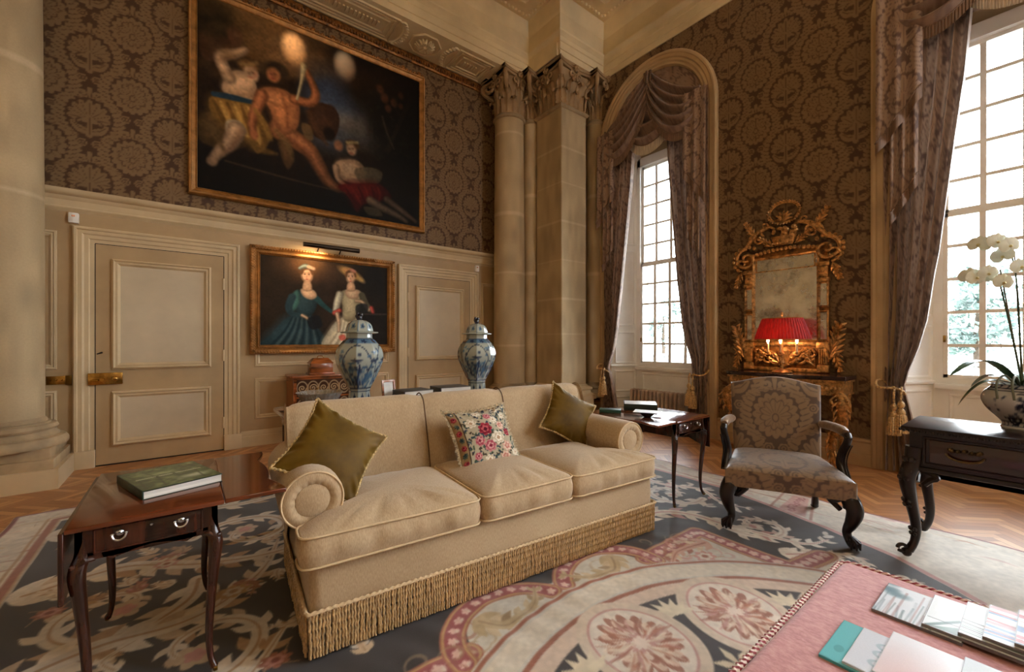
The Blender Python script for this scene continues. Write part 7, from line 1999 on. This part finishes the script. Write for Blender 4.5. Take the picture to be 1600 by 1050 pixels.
# overlapping row, each leaning on the next
row = (('magazine', 'glossy landscape magazine at the left end of the fanned row', (.335, .535), .448, (226, 232, 238), landscape, 0), ('magazine', 'white magazine with green corner, second in the fanned row', (.205, .345), .458, (226, 232, 236), white_green, 0),
       ('magazine', 'white magazine with green stripes, third in the fanned row', (.155, .30), .468, (222, 228, 232), green_stripes, 0), ('magazine', 'magazine with red and blue cover, fourth in the fanned row', (.095, .245), .478, (220, 224, 232), redblue, 0), ('magazine', 'magazine with dark red cover at the right end of the row', (.035, .185), .488, (210, 190, 190), redblue2, 0))
yy = .385
for k, (nm, lab, _, z, bgc, fn, _t) in enumerate(row):
    d = .215; y1 = (.385, .262, .182, .132, .07)[k]
    magazine(nm, lab, 1.868+.012*k, 2.118+.012*k, y1-d, y1, .4485+.0098*k, .0088, bgc, fn, group='magazines fanned in a row on the ottoman', cat='magazine')
def tealart(c): c.ell(-.05, .04, .02, .012, (84, 150, 156), .5); c.stroke([(-.075, .0), (-.06, .0)], .004, (70, 120, 126), .7)
magazine('booklet', 'turquoise booklet lying nearest the left edge of the ottoman', 1.475, 1.722, .285, .425, .4485, .007, (112, 194, 200), tealart, cov=M('teal_cover', (84, 176, 184), rough=.3), cat='booklet', rz=R(0))
def numart(c):
    for (cx, cy) in ((.045, .0), (-.0, .0), (-.055, .0)): c.ell(cx, cy, .018, .024, (176, 196, 206), .9, ring=.004)
magazine('booklet', 'white booklet with pale blue writing overlapping the turquoise one', 1.486, 1.716, .225, .372, .4558, .006, (216, 222, 232), numart, cov=M('white_cover', (220, 222, 226), rough=.3), cat='booklet')
def pinkart(c):
    c.ell(-.11, .05, .12, .08, (226, 196, 196), .9, soft=.06); c.stroke([(-.1, -.08), (.1, -.08)], .01, (206, 222, 228), .6)
magazine('brochure', 'large white brochure with a pale pink corner on the ottoman', 1.50, 1.755, .085, .308, .4622, .006, (232, 232, 238), pinkart, cov=M('white_cover', (220, 222, 226)), cat='brochure')
magazine('brochure', 'grey brochure at the lower edge beside the pink cornered one', 1.52, 1.765, -.07, .155, .4686, .006, (176, 182, 184), lambda c: None, cat='brochure')

# ================================================================== sofa table with jars and books
st_t = thing('sofa_table', 'long dark table behind the sofa carrying two jars and books', 'table', (1.60, 3.28, .012))
obj('table_top', G().rbox(-1.1, 1.1, -.24, .24, .85, .88, .006), mahog, st_t)
obj('apron', G().bb(-1.05, 1.05, -.20, .20, .76, .85), mahog_d, st_t, ang=0)
for sx in (-1, 1):
    for sy in (-1, 1): obj('leg', G().tube([(sx*1.02, sy*.18, .78), (sx*1.02, sy*.18, .4), (sx*1.02, sy*.18, 0)], [.03, .026, .018], 8), mahog_d, st_t)
def jar(label, x, y, rz, seed):
    t = thing('porcelain_jar', label, 'jar', (x, y, .892), rz, 'pair of lidded blue and white jars')
    rg = np.random.default_rng(seed)
    NVY = (26, 42, 74); BL = (58, 96, 132); BG = (156, 164, 156)
    body = np.array(catmull([(.085, 0), (.088, .01), (.082, .05), (.078, .10), (.085, .13), (.13, .22), (.168, .31), (.178, .37), (.165, .43), (.125, .485), (.098, .51), (.095, .545), (.10, .55)], 5))
    na = 168; aa = np.linspace(0, 2*PI, na+1)
    def octo(a): 
        k = 2*PI/8; q = ((a % k)-k/2); return cos(PI/8)/np.cos(q)*.5+.5*1.0*(1-.02*np.abs(q)/k)+.5*(cos(PI/8)/np.cos(q)-1)
    c = Cv(0, 1.0, 0, .56, .0042, BG); c.noise(.04, .08)
    for k in range(8):
        x0 = k/8
        for yy in (.012, .105, .125, .47, .505): c.stroke([(x0, yy), (x0+.125, yy)], .003, NVY)
        c.stroke([(x0, 0), (x0, .12)], .0025, NVY); c.ell(x0+.0625, .06, .018, .026, NVY, .9, petals=4, pa=.4); c.poly([(x0, .47), (x0+.125, .47), (x0+.125, .505), (x0, .505)], BL, .75); c.ell(x0+.0625, .487, .026, .012, NVY, .9, petals=5, pa=.4)
        # ogee cartouche with garden scene
        if k % 2 == 0:
            xm = x0+.0625*2
            for sg in (-1, 1):
                c.stroke([(xm, .46), (xm+sg*.045, .44), (xm+sg*.075, .40), (xm+sg*.105, .33), (xm+sg*.085, .25), (xm+sg*.06, .19), (xm, .14)], .0042, NVY, smooth=4)
            for j in range(60): c.ell(xm+rg.uniform(-.075, .075), rg.uniform(.15, .30), rg.uniform(.006, .02), .009, NVY if j % 2 else BL, .7, rg.uniform(0, 3))
            c.stroke([(xm, .2), (xm+.02, .3), (xm-.015, .36)], [.008, .006, .003], NVY, smooth=4); c.ell(xm+.0, .345, .04, .010, NVY, .9); c.ell(xm+.02, .385, .014, .013, NVY, .8); c.ell(xm-.04, .32, .03, .008, BL, .9)
            for j in range(22): c.ell(xm+.125+rg.uniform(-.05, .05), rg.uniform(.16, .45), .014, .010, BL if j % 2 else NVY, .7, rg.uniform(0, 3))
        else:
            for j in range(16): c.ell(x0+.09+rg.uniform(-.03, .03), rg.uniform(.13, .25), .014, .009, BL, .7, rg.uniform(0, 3))
    A, Zb = np.meshgrid(aa, body[:, 1]); Rr = np.broadcast_to(body[:, 0][:, None], A.shape)*octo(A)
    C = c.C[np.clip((Zb/.0042).astype(int), 0, c.h-1), np.clip((A/(2*PI)/.0042).astype(int), 0, c.w-1)]
    painted('body', np.stack([Rr*np.cos(A), Rr*np.sin(A), Zb], -1), C, porc, t)
    lid = np.array(catmull([(.10, .545), (.135, .55), (.138, .558), (.105, .565), (.10, .58), (.085, .62), (.05, .645), (.018, .652)], 4))
    A, Zb = np.meshgrid(aa, lid[:, 1]); Rr = np.broadcast_to(lid[:, 0][:, None], A.shape)*octo(A)
    c2 = Cv(0, 1.0, .54, .66, .004, BG)
    for k in range(8):
        c2.stroke([(k/8, .56), (k/8, .65)], .003, BL); c2.ell(k/8+.0625, .60, .028, .018, BL, .8, petals=5, pa=.4); c2.ell(k/8+.0625, .60, .012, .008, NVY)
    l = painted('lid', np.stack([Rr*np.cos(A), Rr*np.sin(A), Zb], -1), c2.C[np.clip(((Zb-.54)/.004).astype(int), 0, c2.h-1), np.clip((A/(2*PI)/.004).astype(int), 0, c2.w-1)], porc, t)
    g = G().ball((0, 0, .668), .020, 10, 8, sz=1.1).ball((.012, 0, .692), .017, 10, 8).ball((-.012, .004, .70), .013, 8, 6).tube([(-.01, 0, .65), (-.03, 0, .68), (-.02, 0, .70)], .008, 6)
    obj('lion_finial', g, M('cobalt_glaze', (16, 20, 38), rough=.12, var=.2, coat=.5), l)
jar('lidded blue and white octagonal jar in front of the portrait', 1.05, 3.28, R(20), 4)
jar('lidded blue and white octagonal jar in front of the far door', 2.125, 3.28, R(12), 9)
grey_cloth = M('grey_book_cloth', (86, 84, 82), rough=.5, var=.15); dkg = M('charcoal_book_cloth', (58, 56, 56), rough=.45, var=.15)
book('coffee_table_book', 'lower grey book of the pair between the two jars', (1.50, 3.26), .30, .24, .045, R(-4), dkg, .892, group=None)
book('coffee_table_book', 'upper dark book of the pair between the two jars', (1.49, 3.27), .26, .22, .04, R(3), grey_cloth, .937)
book('coffee_table_book', 'lower dark book of the pair beside the right jar', (1.86, 3.28), .32, .25, .05, R(2), dkg, .892)
book('coffee_table_book', 'upper grey book of the pair beside the right jar', (1.85, 3.28), .29, .23, .04, R(-3), grey_cloth, .942)
t = thing('glass_dish', 'ribbed clear glass dish on the table left of the first jar', 'dish', (.76, 3.26, .892))
glassy, nt, b = mat_base('ribbed_glass'); b.inputs['Transmission Weight'].default_value = .7; b.inputs['Roughness'].default_value = .12; b.inputs['Base Color'].default_value = (.86, .84, .78, 1)
vv = coords(nt, 30); nt.links.new(ramp(nt, noise(nt, vv, 2), [(.3, L4((210, 204, 190))), (.7, L4((236, 232, 222)))]), b.inputs['Base Color'])
obj('dish_body', G().lathe([(.06, 0), (.08, .01), (.12, .06), (.15, .115), (.155, .12), (.145, .115), (.11, .06), (.05, .02)], 96, fn=lambda a, z: 1+.03*cos(32*a)), glassy, t)
t = thing('photo_frame', 'small brown framed card on the table behind the books', 'frame', (1.34, 3.42, .895), R(8), rot=(R(-8), 0, R(8)))
obj('frame', G().mould((0, 0, .08), (1, 0, 0), (0, 0, 1), (0, -1, 0), -.06, .06, -.078, .078, [(0, 0), (0, .012), (.014, .014), (.018, .006)]), wal, t, ang=30)
obj('card', G().bb(-.05, .05, -.004, .006, .01, .15), M('white_card_stock', (226, 224, 218), rough=.6), t, ang=0)
